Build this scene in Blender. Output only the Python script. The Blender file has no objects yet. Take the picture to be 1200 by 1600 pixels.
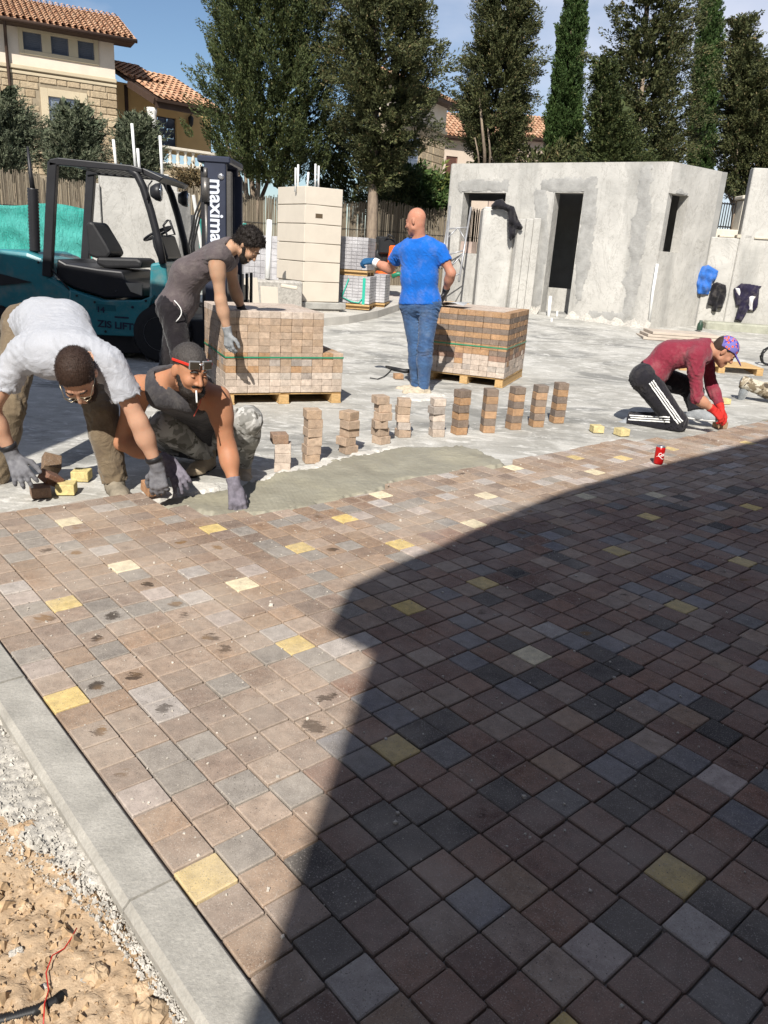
import bpy, math, random
import numpy as np
from mathutils import Vector, Matrix, Euler

random.seed(7)
rng = np.random.default_rng(11)
SC = bpy.context.scene
COL = SC.collection

# ------------------------------------------------------------------ camera, sky, sun, exposure
FPX, PITCH, ROLL, CAMH = 1200.0, math.radians(18.7), math.radians(3.7), 1.30
_f = np.array([0, math.cos(PITCH), -math.sin(PITCH)])
_u = np.array([0, math.sin(PITCH), math.cos(PITCH)])
_r = np.array([1.0, 0, 0])
CR = math.cos(ROLL) * _r + math.sin(ROLL) * _u
CU = -math.sin(ROLL) * _r + math.cos(ROLL) * _u
CF = _f
cam_d = bpy.data.cameras.new('camera')
cam = bpy.data.objects.new('camera', cam_d)
COL.objects.link(cam)
cam_d.sensor_fit = 'VERTICAL'
cam_d.sensor_height = 32
cam_d.sensor_width = 24
cam_d.lens = 24
cam_d.clip_end = 2000
cam_d.clip_start = 0.05
cam.matrix_world = Matrix(((CR[0], CU[0], -CF[0], 0), (CR[1], CU[1], -CF[1], 0), (CR[2], CU[2], -CF[2], CAMH), (0, 0, 0, 1)))
SC.camera = cam

SUN_EL, SUN_AZ = math.radians(42), math.radians(7.4)   # shadows fall 7.4 degrees right of straight ahead
TO_SUN = Vector((-math.sin(SUN_AZ) * math.cos(SUN_EL), -math.cos(SUN_AZ) * math.cos(SUN_EL), math.sin(SUN_EL)))
sun_d = bpy.data.lights.new('sun', 'SUN')
sun_d.energy = 5.0
sun_d.angle = math.radians(0.4)
sun_d.color = (1.0, 0.955, 0.88)
sun = bpy.data.objects.new('sun', sun_d)
COL.objects.link(sun)
sun.rotation_euler = TO_SUN.to_track_quat('Z', 'Y').to_euler()
sun.location = (0, -20, 30)

world = bpy.data.worlds.new('World')
SC.world = world
world.use_nodes = True
_nt = world.node_tree
_nt.nodes.clear()
_o = _nt.nodes.new('ShaderNodeOutputWorld')
_b = _nt.nodes.new('ShaderNodeBackground')
_s = _nt.nodes.new('ShaderNodeTexSky')
_s.sky_type = 'NISHITA'
_s.sun_disc = False
_s.sun_elevation = SUN_EL
_s.sun_rotation = math.radians(180) + SUN_AZ
_s.air_density = 1.0
_s.dust_density = 0.3
_s.ozone_density = 3.6
_b.inputs['Strength'].default_value = 0.074
# thin high cloud spread over the whole dome
_tc = _nt.nodes.new('ShaderNodeTexCoord')
_mp = _nt.nodes.new('ShaderNodeMapping')
_mp.inputs['Scale'].default_value = (1.3, 1.3, 3.2)
_mp.inputs['Location'].default_value = (0.776, 0.566, -1.485)
_n = _nt.nodes.new('ShaderNodeTexNoise')
_n.inputs['Scale'].default_value = 1.25
_n.inputs['Detail'].default_value = 7
_n.inputs['Roughness'].default_value = 0.5
_cr = _nt.nodes.new('ShaderNodeValToRGB')
_cr.color_ramp.elements[0].position = 0.45
_cr.color_ramp.elements[0].color = (0, 0, 0, 1)
_cr.color_ramp.elements[1].position = 0.63
_cr.color_ramp.elements[1].color = (0.75, 0.75, 0.75, 1)
_mx = _nt.nodes.new('ShaderNodeMixRGB')
_mx.inputs['Color2'].default_value = (9.4, 9.4, 10.4, 1)
for a, b in ((_tc.outputs['Generated'], _mp.inputs['Vector']), (_mp.outputs['Vector'], _n.inputs['Vector']), (_n.outputs['Fac'], _cr.inputs['Fac']),
             (_cr.outputs['Color'], _mx.inputs['Fac']), (_s.outputs['Color'], _mx.inputs['Color1']), (_mx.outputs['Color'], _b.inputs['Color']), (_b.outputs['Background'], _o.inputs['Surface'])):
    _nt.links.new(a, b)

SC.view_settings.view_transform = 'Standard'
SC.view_settings.look = 'None'
SC.view_settings.gamma = 1
SC.view_settings.use_curve_mapping = False
SC.view_settings.exposure = 0.50
SC.cycles.max_bounces = 6
SC.cycles.diffuse_bounces = 3
SC.cycles.transparent_max_bounces = 8

# ------------------------------------------------------------------ pixel -> place helpers (photograph pixels, 1200 x 1600)
def gz(Y):
    return -0.07 + 0.05 * min(max(Y - 10.0, 0.0), 16.0)

def ray(px, py):
    return (px - 600) / FPX * CR - (py - 800) / FPX * CU + CF

def G(px, py, z=None):
    d = ray(px, py)
    if z is not None:
        t = (z - CAMH) / d[2]
        return Vector((d[0] * t, d[1] * t, z))
    zz = -0.07
    Y = 5.0
    for _ in range(40):
        slope = d[2] / d[1]
        # z along the ray: CAMH + slope*Y ; ground gz(Y)
        Y2 = (gz(Y) - CAMH) / slope if slope < 0 else 60
        Y = 0.5 * Y + 0.5 * min(max(Y2, 0.3), 80)
    t = Y / d[1]
    return Vector((d[0] * t, Y, gz(Y)))

def J(px, py, Y):
    d = ray(px, py)
    t = Y / d[1]
    return Vector((d[0] * t, Y, CAMH + d[2] * t))

def PX(p):
    q = np.array(p) - np.array([0, 0, CAMH])
    return 600 + FPX * (q @ CR) / (q @ CF), 800 - FPX * (q @ CU) / (q @ CF)

# ------------------------------------------------------------------ object helpers
def link(o):
    COL.objects.link(o)
    return o

def tag(o, label=None, cat=None, group=None, kind=None):
    if label: o['label'] = label
    if cat: o['category'] = cat
    if group: o['group'] = group
    if kind: o['kind'] = kind
    return o

def thing(name, label, cat, loc=(0, 0, 0), rz=0.0, group=None):
    o = bpy.data.objects.new(name, None)
    o.empty_display_size = 0.1
    link(o)
    o.location = loc
    o.rotation_euler = (0, 0, rz)
    return tag(o, label, cat, group)

class MB:
    """collects quads and polygons into one mesh"""
    def __init__(s):
        s.v, s.f, s.sm, s.mi = [], [], [], []
    def add(s, vs, fs, smooth=False, mi=0):
        b = len(s.v)
        s.v.extend([tuple(v) for v in vs])
        for f in fs:
            s.f.append(tuple(b + i for i in f))
            s.sm.append(smooth)
            s.mi.append(mi)
        return s
    def box(s, c, size, R=None, mi=0, bev=0.0, taper=1.0):
        x, y, z = size[0] / 2, size[1] / 2, size[2] / 2
        c = Vector(c)
        if bev <= 0:
            vs = [Vector((sx * x * (taper if sz > 0 else 1), sy * y * (taper if sz > 0 else 1), sz * z)) for sz in (-1, 1) for sy in (-1, 1) for sx in (-1, 1)]
            fs = [(0, 2, 3, 1), (4, 5, 7, 6), (0, 1, 5, 4), (2, 6, 7, 3), (0, 4, 6, 2), (1, 3, 7, 5)]
        else:
            b = min(bev, x * .9, y * .9, z * .9)
            vs, idx = [], {}
            for sx in (-1, 1):
                for sy in (-1, 1):
                    for sz in (-1, 1):
                        for ax in range(3):
                            p = [sx * x, sy * y, sz * z]
                            for k in range(3):
                                if k != ax: p[k] -= (sx, sy, sz)[k] * b
                            idx[(sx, sy, sz, ax)] = len(vs)
                            vs.append(Vector(p))
            fs = []
            I = idx
            for ax in range(3):
                o1, o2 = (ax + 1) % 3, (ax + 2) % 3
                for sg in (-1, 1):
                    q = []
                    for a, bb in ((-1, -1), (1, -1), (1, 1), (-1, 1)):
                        t = [0, 0, 0]
                        t[ax], t[o1], t[o2] = sg, a, bb
                        q.append(I[(t[0], t[1], t[2], ax)])
                    fs.append(tuple(q if sg > 0 else q[::-1]))
                # edges along axis ax
                for a in (-1, 1):
                    for bb in (-1, 1):
                        q = []
                        for t_, k in ((-1, o1), (1, o1), (1, o2), (-1, o2)):
                            t = [0, 0, 0]
                            t[ax], t[o1], t[o2] = t_, a, bb
                            q.append(I[(t[0], t[1], t[2], k)])
                        fs.append(tuple(q if a * bb < 0 else q[::-1]))
            for sx in (-1, 1):
                for sy in (-1, 1):
                    for sz in (-1, 1):
                        q = [I[(sx, sy, sz, k)] for k in range(3)]
                        fs.append(tuple(q if sx * sy * sz > 0 else q[::-1]))
        if R is not None:
            vs = [R @ v for v in vs]
        return s.add([v + c for v in vs], fs, False, mi)
    def beam(s, a, b, w, h, up=(0, 0, 1), mi=0, bev=0.0):
        a, b = Vector(a), Vector(b)
        d = (b - a)
        L = d.length
        x = d.normalized()
        up = Vector(up)
        y = up.cross(x)
        if y.length < 1e-5: y = Vector((0, 1, 0)).cross(x)
        y.normalize()
        z = x.cross(y)
        R = Matrix((x, y, z)).transposed()
        return s.box((a + b) / 2, (L, w, h), R, mi, bev)
    def tube(s, pts, r, n=8, cap=True, mi=0, smooth=True):
        pts = [Vector(p) for p in pts]
        m = len(pts)
        rs = r if isinstance(r, (list, tuple)) else [r] * m
        prev = None
        vs = []
        for i, p in enumerate(pts):
            t = (pts[min(i + 1, m - 1)] - pts[max(i - 1, 0)]).normalized()
            if prev is None:
                ref = Vector((0, 0, 1)) if abs(t.z) < .9 else Vector((1, 0, 0))
                a = ref.cross(t).normalized()
            else:
                a = (prev - t * prev.dot(t))
                a = a.normalized() if a.length > 1e-6 else Vector((1, 0, 0)).cross(t).normalized()
            prev = a
            b = t.cross(a)
            for k in range(n):
                an = 2 * math.pi * k / n
                vs.append(p + (a * math.cos(an) + b * math.sin(an)) * rs[i])
        fs = []
        for i in range(m - 1):
            for k in range(n):
                k2 = (k + 1) % n
                fs.append((i * n + k, i * n + k2, (i + 1) * n + k2, (i + 1) * n + k))
        s.add(vs, fs, smooth, mi)
        if cap:
            b0 = len(s.v) - len(vs)
            s.f.append(tuple(b0 + k for k in reversed(range(n)))); s.sm.append(False); s.mi.append(mi)
            s.f.append(tuple(b0 + (m - 1) * n + k for k in range(n))); s.sm.append(False); s.mi.append(mi)
        return s
    def prism(s, poly, axis, depth, R=None, o=(0, 0, 0), mi=0):
        """poly: 2-D outline; extruded by depth along the third axis. axis 'y': outline in x,z, extruded y from 0 to depth; 'z': outline x,y"""
        n = len(poly)
        o = Vector(o)
        vs = []
        for d in (0, depth):
            for p in poly:
                v = Vector((p[0], d, p[1])) if axis == 'y' else (Vector((p[0], p[1], d)) if axis == 'z' else Vector((d, p[0], p[1])))
                if R is not None: v = R @ v
                vs.append(v + o)
        fs = [tuple(range(n))[::-1], tuple(range(n, 2 * n))] + [(i, (i + 1) % n, n + (i + 1) % n, n + i) for i in range(n)]
        return s.add(vs, fs, False, mi)
    def lathe(s, prof, c=(0, 0, 0), n=24, mi=0, R=None, smooth=True):
        c = Vector(c)
        vs = []
        for r, z in prof:
            for k in range(n):
                an = 2 * math.pi * k / n
                v = Vector((r * math.cos(an), r * math.sin(an), z))
                vs.append((R @ v if R is not None else v) + c)
        fs = []
        for i in range(len(prof) - 1):
            for k in range(n):
                k2 = (k + 1) % n
                fs.append((i * n + k, i * n + k2, (i + 1) * n + k2, (i + 1) * n + k))
        s.add(vs, fs, smooth, mi)
        b0 = len(s.v) - len(vs)
        s.f.append(tuple(b0 + k for k in reversed(range(n)))); s.sm.append(False); s.mi.append(mi)
        s.f.append(tuple(b0 + (len(prof) - 1) * n + k for k in range(n))); s.sm.append(False); s.mi.append(mi)
        return s
    def mesh(s, name, mats):
        me = bpy.data.meshes.new(name)
        me.from_pydata(s.v, [], s.f)
        me.polygons.foreach_set('use_smooth', s.sm)
        me.polygons.foreach_set('material_index', s.mi)
        for m in (mats if isinstance(mats, (list, tuple)) else [mats]):
            me.materials.append(m)
        me.update()
        return me
    def obj(s, name, mats, parent=None, loc=None):
        o = bpy.data.objects.new(name, s.mesh(name, mats))
        link(o)
        if parent is not None: o.parent = parent
        if loc is not None: o.location = loc
        return o

def np_mesh(name, V, Fq, mats, smooth=True, parent=None, tint=None):
    """numpy quads (or triangles) to an object; tint: per-vertex rgb"""
    me = bpy.data.meshes.new(name)
    V = np.asarray(V, np.float32)
    Fq = np.asarray(Fq, np.int32)
    k = Fq.shape[1]
    me.vertices.add(len(V)); me.vertices.foreach_set('co', V.ravel())
    me.loops.add(Fq.size); me.loops.foreach_set('vertex_index', Fq.ravel())
    me.polygons.add(len(Fq)); me.polygons.foreach_set('loop_start', np.arange(0, Fq.size, k, dtype=np.int32))
    try: me.polygons.foreach_set('loop_total', np.full(len(Fq), k, np.int32))
    except Exception: pass
    me.polygons.foreach_set('use_smooth', np.full(len(Fq), bool(smooth)))
    for m in (mats if isinstance(mats, (list, tuple)) else [mats]): me.materials.append(m)
    if tint is not None:
        a = me.color_attributes.new('tint', 'FLOAT_COLOR', 'POINT')
        T = np.ones((len(V), 4), np.float32); T[:, :tint.shape[1]] = tint
        a.data.foreach_set('color', T.ravel())
    me.update(calc_edges=True)
    me.validate()
    o = bpy.data.objects.new(name, me)
    link(o)
    if parent is not None: o.parent = parent
    return o

# ------------------------------------------------------------------ materials
class NT:
    def __init__(s, name):
        s.m = bpy.data.materials.new(name)
        s.m.use_nodes = True
        s.t = s.m.node_tree
        s.b = s.t.nodes['Principled BSDF']
        s.geo = s.t.nodes.new('ShaderNodeNewGeometry')
        s.pos = s.geo.outputs['Position']
    def n(s, typ, **kw):
        x = s.t.nodes.new(typ)
        for k, v in kw.items():
            if k in x.inputs: x.inputs[k].default_value = v
            else: setattr(x, k, v)
        return x
    def l(s, a, b): s.t.links.new(a, b)
    def noise(s, scale, detail=4, rough=.55, vec=None, dist=0.0):
        x = s.n('ShaderNodeTexNoise', Scale=scale, Detail=detail, Roughness=rough, Distortion=dist)
        s.l(vec or s.pos, x.inputs['Vector'])
        return x.outputs['Fac']
    def vscale(s, sc, vec=None, rot=(0, 0, 0)):
        x = s.n('ShaderNodeMapping')
        x.inputs['Scale'].default_value = sc
        x.inputs['Rotation'].default_value = rot
        s.l(vec or s.pos, x.inputs['Vector'])
        return x.outputs['Vector']
    def ramp(s, fac, lo, hi, c0=(0, 0, 0, 1), c1=(1, 1, 1, 1)):
        x = s.n('ShaderNodeValToRGB')
        e = x.color_ramp.elements
        e[0].position, e[1].position = lo, hi
        e[0].color, e[1].color = (*c0[:3], 1), (*c1[:3], 1)
        s.l(fac, x.inputs['Fac'])
        return x.outputs['Color']
    def mix(s, fac, a, b, mode='MIX'):
        x = s.n('ShaderNodeMixRGB', blend_type=mode)
        for v, i in ((fac, 'Fac'), (a, 'Color1'), (b, 'Color2')):
            if isinstance(v, (int, float)): x.inputs[i].default_value = v
            elif isinstance(v, tuple): x.inputs[i].default_value = (*v[:3], 1)
            else: s.l(v, x.inputs[i])
        return x.outputs['Color']
    def bump(s, h, strength=.3, dist=.01, prev=None):
        x = s.n('ShaderNodeBump', Strength=strength, Distance=dist)
        s.l(h, x.inputs['Height'])
        if prev is not None: s.l(prev, x.inputs['Normal'])
        return x.outputs['Normal']
    def math(s, op, a, b=None):
        x = s.n('ShaderNodeMath', operation=op)
        for v, i in ((a, 0), (b, 1)):
            if v is None: continue
            if isinstance(v, (int, float)): x.inputs[i].default_value = v
            else: s.l(v, x.inputs[i])
        return x.outputs[0]
    def done(s, col=None, rough=None, nor=None, spec=.3, metal=0.0):
        for v, i in ((col, 'Base Color'), (rough, 'Roughness'), (nor, 'Normal')):
            if v is None: continue
            if isinstance(v, (int, float)): s.b.inputs[i].default_value = v
            elif isinstance(v, tuple): s.b.inputs[i].default_value = (*v[:3], 1)
            else: s.l(v, s.b.inputs[i])
        s.b.inputs['Specular IOR Level'].default_value = spec
        s.b.inputs['Metallic'].default_value = metal
        return s.m

_mc = {}
def pm(name, c, rough=.8, var=.18, scale=6, bump=.25, bscale=60, bdist=.006, spec=.3, metal=0.0, c2=None, streak=None, fine=.1):
    """general surface: colour broken up by two noises, bump from a third"""
    if name in _mc: return _mc[name]
    t = NT(name)
    vec = t.vscale(streak) if streak else None
    n1 = t.noise(scale, 5, .6, vec)
    lo = c2 if c2 else tuple(x * (1 - var) for x in c)
    hi = tuple(min(1, x * (1 + var * .5)) for x in c)
    col = t.mix(t.ramp(n1, .3, .7), lo, hi)
    if fine:
        n2 = t.noise(bscale * 1.5, 3, .7)
        col = t.mix(1.0, col, t.ramp(n2, .25, .75, (1 - fine,) * 3, (1 + fine * .3,) * 3), 'MULTIPLY')
    nor = t.bump(t.noise(bscale, 5, .65, vec), bump, bdist) if bump else None
    _mc[name] = t.done(col, rough, nor, spec, metal)
    return _mc[name]

def flat(name, c, rough=.5, spec=.4, metal=0.0):
    if name in _mc: return _mc[name]
    t = NT(name)
    col = t.mix(t.ramp(t.noise(9, 4), .3, .7), tuple(x * .9 for x in c), c)
    _mc[name] = t.done(col, rough, None, spec, metal)
    return _mc[name]

def paver_mat(name, src, dusty=1.0):
    """src: 'OBJ' (object colour, its alpha = stain) or 'ATTR' (tint)"""
    t = NT(name)
    if src == 'OBJ':
        oi = t.n('ShaderNodeObjectInfo')
        base, alpha = oi.outputs['Color'], oi.outputs['Alpha']
    else:
        at = t.n('ShaderNodeAttribute', attribute_name='tint')
        base, alpha = at.outputs['Color'], at.outputs['Alpha']
    uv = t.n('ShaderNodeUVMap').outputs['UV']
    # mottled face, pale aggregate specks, dark pits
    col = t.mix(1.0, base, t.ramp(t.noise(28, 5, .65), .28, .72, (.64, .62, .61), (1.22, 1.2, 1.18)), 'MULTIPLY')
    col = t.mix(t.ramp(t.noise(330, 3, .6), .57, .68), col, t.mix(.55, col, (.60, .55, .49)))
    col = t.mix(1.0, col, t.ramp(t.noise(520, 2, .7), .3, .7, (.80, .79, .78), (1.14, 1.13, 1.12)), 'MULTIPLY')
    col = t.mix(t.ramp(t.noise(260, 2, .5, t.vscale((1, 1, 1), None, (.4, .2, .7))), .64, .72), col, (.035, .03, .028))
    # dry mortar dust that settles towards the joints and in drifts
    sep = t.n('ShaderNodeSeparateXYZ'); t.l(uv, sep.inputs[0])
    ex = t.math('ABSOLUTE', t.math('SUBTRACT', sep.outputs[0], .5))
    ey = t.math('ABSOLUTE', t.math('SUBTRACT', sep.outputs[1], .5))
    jx = t.math('SUBTRACT', sep.outputs[0], t.math('ADD', .1, t.math('MULTIPLY', t.noise(6.3, 1), .8)))
    jy = t.math('SUBTRACT', sep.outputs[1], t.math('ADD', .1, t.math('MULTIPLY', t.noise(7.1, 1, .5, t.vscale((1, 1, 1), None, (.7, .1, 2))), .8)))
    edge = t.math('MAXIMUM', ex, ey)
    d1 = t.math('MULTIPLY', t.ramp(t.math('ADD', edge, t.math('MULTIPLY', t.noise(45, 4), .22)), .45, .68), .40)
    d2 = t.math('MULTIPLY', t.ramp(t.noise(2.1, 5, .6), .34, .66), .56)
    dust = t.math('MAXIMUM', d1, d2)
    patch = t.ramp(t.noise(.8, 4, .6, t.vscale((1, 1, 1), None, (0, 0, 1.1))), .34, .62)
    col = t.mix(t.math('MULTIPLY', dust, t.math('MULTIPLY', t.math('ADD', t.math('MULTIPLY', patch, .75), .25), dusty)), col, (.475, .415, .35))
    # damp stain in the middle of some stones
    st = t.math('SUBTRACT', 1.0, t.math('MULTIPLY', t.math('ADD', t.math('MULTIPLY', jx, jx), t.math('MULTIPLY', jy, jy)), 9.0))
    stn = t.ramp(t.math('MULTIPLY', t.math('SUBTRACT', t.math('ADD', st, t.math('MULTIPLY', t.noise(46, 6, .78, t.vscale((.45, 1.5, 1), None, (0, 0, .35)), .7), 4.4)), 2.5), t.math('SUBTRACT', 1.0, alpha)), .12, .3)
    col = t.mix(stn, col, t.mix(t.ramp(t.noise(3.1, 2), .46, .54, (.62,) * 3, (.80,) * 3), col, t.mix(t.ramp(t.noise(4.3, 2), .48, .58), (.026, .016, .010), (.21, .115, .04))))
    nor = t.bump(t.noise(420, 4, .7), .35, .0025, t.bump(t.noise(60, 4, .6), .3, .004))
    return t.done(col, .88, nor, .25)

M = {}
M['paver'] = paver_mat('paver_face', 'OBJ')
M['paver_far'] = paver_mat('paver_face_joined', 'ATTR')
M['brick'] = paver_mat('brick_face', 'OBJ', .30)
M['brick_far'] = paver_mat('brick_face_joined', 'ATTR', .30)
# ================================================================== THE GROUND
TH = math.radians(41.7)
EU, EV = np.array([math.cos(TH), math.sin(TH)]), np.array([math.sin(TH), -math.cos(TH)])
def uv_of(p): return float(p[0] * EU[0] + p[1] * EU[1]), float(p[0] * EV[0] + p[1] * EV[1])
def xy_of(u, v): return u * EU[0] + v * EV[0], u * EU[1] + v * EV[1]
U0 = 0.5 * (uv_of(G(0, 1009, 0))[0] + uv_of(G(446, 1596, 0))[0])

def vnoise(x, y, s, seed=0):
    """smooth numpy noise from rotated sines, about -1..1"""
    r = np.random.default_rng(seed)
    out = np.zeros_like(x, dtype=float)
    for k in range(7):
        a = r.uniform(0, 6.28); f = s * r.uniform(.6, 1.9); p = r.uniform(0, 6.28)
        out += np.sin(x * math.cos(a) * f + y * math.sin(a) * f + p + 1.3 * np.sin(y * f * .7 * math.cos(a + 1) - x * f * .5 + p * 2))
    return out / 3.2

def grid_xy(xs, ys):
    X, Y = np.meshgrid(xs, ys)
    nx, ny = len(xs), len(ys)
    i = np.arange(nx * ny).reshape(ny, nx)
    F = np.stack([i[:-1, :-1], i[:-1, 1:], i[1:, 1:], i[1:, :-1]], -1).reshape(-1, 4)
    return X.ravel(), Y.ravel(), F

# concrete slab, the whole yard out to the horizon
def yard_mat():
    t = NT('concrete_slab')
    n1 = t.noise(.55, 6, .62)
    n2 = t.noise(2.3, 6, .65, t.vscale((1, 1, 1), None, (0, 0, .5)), .6)
    n3 = t.noise(1.1, 5, .6, t.vscale((.7, 1.2, 1), None, (0, 0, .25)), .9)
    col = t.mix(t.ramp(n1, .32, .66), (.315, .303, .272), (.455, .44, .40))
    col = t.mix(t.ramp(n2, .46, .62), col, (.52, .505, .465))
    col = t.mix(t.math('MULTIPLY', t.ramp(n3, .52, .63), .85), col, (.20, .197, .184))
    col = t.mix(t.math('MULTIPLY', t.ramp(t.noise(.42, 5, .65, t.vscale((.8, 1.2, 1), None, (0, 0, -.3)), .6), .56, .64), .6), col, (.19, .187, .172))
    col = t.mix(t.math('MULTIPLY', t.ramp(t.noise(9, 5, .7, t.vscale((.7, 1.4, 1)), .8), .55, .63), .7), col, (.68, .665, .625))
    col = t.mix(1, col, t.ramp(t.noise(70, 4, .7), .3, .7, (.84, .84, .84), (1.08, 1.08, 1.08)), 'MULTIPLY')
    nor = t.bump(t.noise(35, 6, .7), .5, .01, t.bump(t.noise(5, 4, .6, t.vscale((.6, 1.5, 1))), .35, .05))
    return t.done(col, .85, nor, .25)
M['yard'] = yard_mat()
ys = np.concatenate([np.array([-40, -8, 0, 4, 8]), np.arange(10, 26.1, 1), np.array([30, 45, 80, 160, 400, 900])])
xs = np.array([-600, -200, -60, -25, -12, -6, -3, 0, 3, 6, 12, 25, 60, 200, 600.])
X, Y, F = grid_xy(xs, ys)
Z = np.array([gz(y) for y in Y])
tag(np_mesh('concrete_yard', np.stack([X, Y, Z], 1), F, M['yard'], False), kind='structure')

# ---- kerb: a run of precast kerb stones along the paving
M['kerb'] = pm('kerb_concrete', (.42, .40, .36), .85, .26, 9, .5, 90, .006, fine=.24)
kerb = thing('kerb', None, None); kerb['kind'] = 'structure'
kp = [(-.112, -.16), (0, -.16), (0, .004), (-.004, .008), (-.098, .008), (-.112, -.008)]
kv0 = uv_of(G(0, 1009, 0))[1] - 3.1
R_kerb = Matrix(((EV[0], EU[0], 0), (EV[1], EU[1], 0), (0, 0, 1)))
for i in range(6):
    mb = MB()
    mb.prism([(p[0], p[1]) for p in kp], 'x', .992)
    o = mb.obj('kerb_stone', M['kerb'], kerb)
    x, y = xy_of(U0 - .004, kv0 + .35 + i)
    # local x -> along v, local y -> along u
    o.matrix_local = Matrix.Translation((x, y, random.uniform(-.0015, .0015))) @ R_kerb.to_4x4()

# ---- soil and its concrete haunching, left of the kerb
def soil_mat():
    t = NT('sandy_soil')
    col = t.mix(t.ramp(t.noise(4, 6, .65), .3, .7), (.38, .265, .165), (.53, .40, .27))
    col = t.mix(t.ramp(t.noise(40, 5, .7), .52, .66), col, (.62, .47, .32))
    col = t.mix(t.ramp(t.noise(95, 3, .6), .60, .7), col, (.20, .12, .06))
    return t.done(col, .95, t.bump(t.noise(130, 5, .7), .6, .006), .15)
M['soil'] = soil_mat()
uu = np.arange(-2.6, -.10, .0085); vv = np.arange(-2.9, -.2, .0085)
UU, VV, F = grid_xy(uu, vv)
sx, sy = UU * EU[0] + (VV) * EV[0] + U0 * EU[0], UU * EU[1] + VV * EV[1] + U0 * EU[1]
zz = -.052 + .005 * vnoise(sx, sy, 7, 1) + .0026 * vnoise(sx, sy, 30, 2) + .005 * np.abs(vnoise(sx, sy, 85, 3)) + .0045 * vnoise(sx, sy, 170, 4) + rng.normal(scale=.0012, size=sx.shape)
zz -= .02 * np.clip((UU + .42) / -1.0, 0, 1)
tag(np_mesh('soil', np.stack([sx, sy, zz], 1), F, M['soil'], True), kind='structure')
M['haunch'] = pm('rough_concrete', (.52, .49, .44), .95, .35, 26, .5, 110, .008, fine=.35)
uu = np.arange(-.30, -.108, .006); vv = np.arange(-2.9, -1.02, .006)
UU, VV, F = grid_xy(uu, vv)
wid = np.interp(VV, [-2.9, -1.75, -1.5, -1.35, -1.25, -1.15], [.19, .15, .09, .045, .015, -.02]) + .018 * vnoise(UU, VV, 30, 9)
inside = np.clip((wid - (-UU - .11)) / .03, -1, 1)
hx, hy = xy_of(UU + U0, VV)
hz = -.075 + .045 * np.clip(inside + .25, 0, 1) + .005 * vnoise(hx, hy, 60, 11) * (inside > 0) + (.004 * np.abs(vnoise(hx, hy, 190, 12)) + .003 * vnoise(hx, hy, 330, 14) + rng.normal(scale=.0011, size=hx.shape)) * (inside > 0) - .03 * (inside < -.4)
keep = (inside.reshape(len(vv), len(uu))[:-1, :-1] > -.9).ravel()
tag(np_mesh('concrete_haunch', np.stack([hx, hy, hz], 1), F[keep], M['haunch'], True), kind='structure')

# ---- pavers
TAN = [(.325, .242, .186), (.29, .217, .17), (.35, .273, .218), (.265, .20, .162), (.315, .215, .148)]
TANB = [(.265, .175, .115), (.235, .16, .115), (.30, .21, .145), (.215, .16, .128), (.32, .24, .185)]
BRN_SHADE = [(.215, .122, .090), (.19, .112, .087), (.24, .138, .098), (.17, .102, .083)]  # darker, redder browns kept for the shaded zone
GRY = [(.20, .19, .18), (.165, .16, .16), (.245, .225, .205)]
DRK = [(.07, .065, .064), (.083, .076, .074), (.058, .055, .056)]
BLU = [(.20, .20, .215), (.235, .234, .245), (.172, .172, .188)]
PAL = [(.42, .36, .33), (.40, .37, .35)]
YEL = [(.62, .47, .17), (.58, .45, .18), (.65, .50, .21)]
CRM = [(.74, .66, .45), (.70, .62, .42)]
PU, PV = .1058, .1058
special = {}
def course_off(i):
    r = random.Random(i // 5 * 7 + 3)
    return r.uniform(0, 1) * PV * .22 + random.Random(i).uniform(-.012, .012)
def cell_at(px, py):
    u, v = uv_of(G(px, py, 0))
    i = math.floor((u - U0 - .004) / PU)
    return i, math.floor((v - course_off(i)) / PV)
for px, py in ((100, 1098), (330, 1384), (635, 1173), (1033, 1338), (475, 1014), (98, 949), (325, 824), (465, 853), (538, 811), (622, 849), (748, 905), (1070, 943), (967, 858),
               (1170, 875), (630, 940), (848, 1608), (960, 714), (1022, 806), (1055, 703), (1180, 792), (900, 712), (1172, 690)):
    special[cell_at(px, py)] = random.choice(YEL)
for px, py in ((370, 907), (180, 880), (98, 812), (597, 774), (822, 1013), (935, 738), (745, 818), (1032, 772), (812, 733), (765, 775), (922, 776)):
    special.setdefault(cell_at(px, py), random.choice(CRM))
for px, py in ((720, 1386), (940, 1180), (1010, 1190), (1046, 1182), (705, 968), (735, 975), (745, 995), (655, 950), (560, 1160), (640, 1125), (810, 1075), (1065, 1070), (1090, 880), (1150, 860), (1060, 890), (1045, 905), (1120, 855),
               (1170, 1040), (1030, 1110), (915, 1005), (960, 840), (800, 850), (870, 835), (1000, 925), (1030, 930), (1085, 930), (890, 855), (700, 930)):
    special.setdefault(cell_at(px, py), random.choice(BLU))
for px, py in ((900, 1470), (540, 1520), (560, 1565), (868, 985), (900, 1000), (1040, 1440), (660, 860), (1115, 1195), (430, 990)):
    special.setdefault(cell_at(px, py), random.choice(PAL))
for px, py in ((495, 1380), (575, 1360), (640, 1330), (520, 1340), (985, 1450), (470, 1480), (1060, 1390), (1100, 1420), (960, 1130), (920, 1085), (850, 1060), (600, 1270), (700, 1290), (1000, 1240), (760, 1245), (650, 1240)):
    special.setdefault(cell_at(px, py), random.choice(DRK))
stains = {cell_at(*p) for p in ((145, 1155), (270, 1115), (145, 1080), (200, 1065), (150, 998), (275, 945), (185, 967), (345, 995), (365, 1015), (65, 972), (230, 905), (330, 860), (520, 850), (280, 855), (520, 1135), (525, 1085), (60, 860), (105, 870))}

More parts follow.
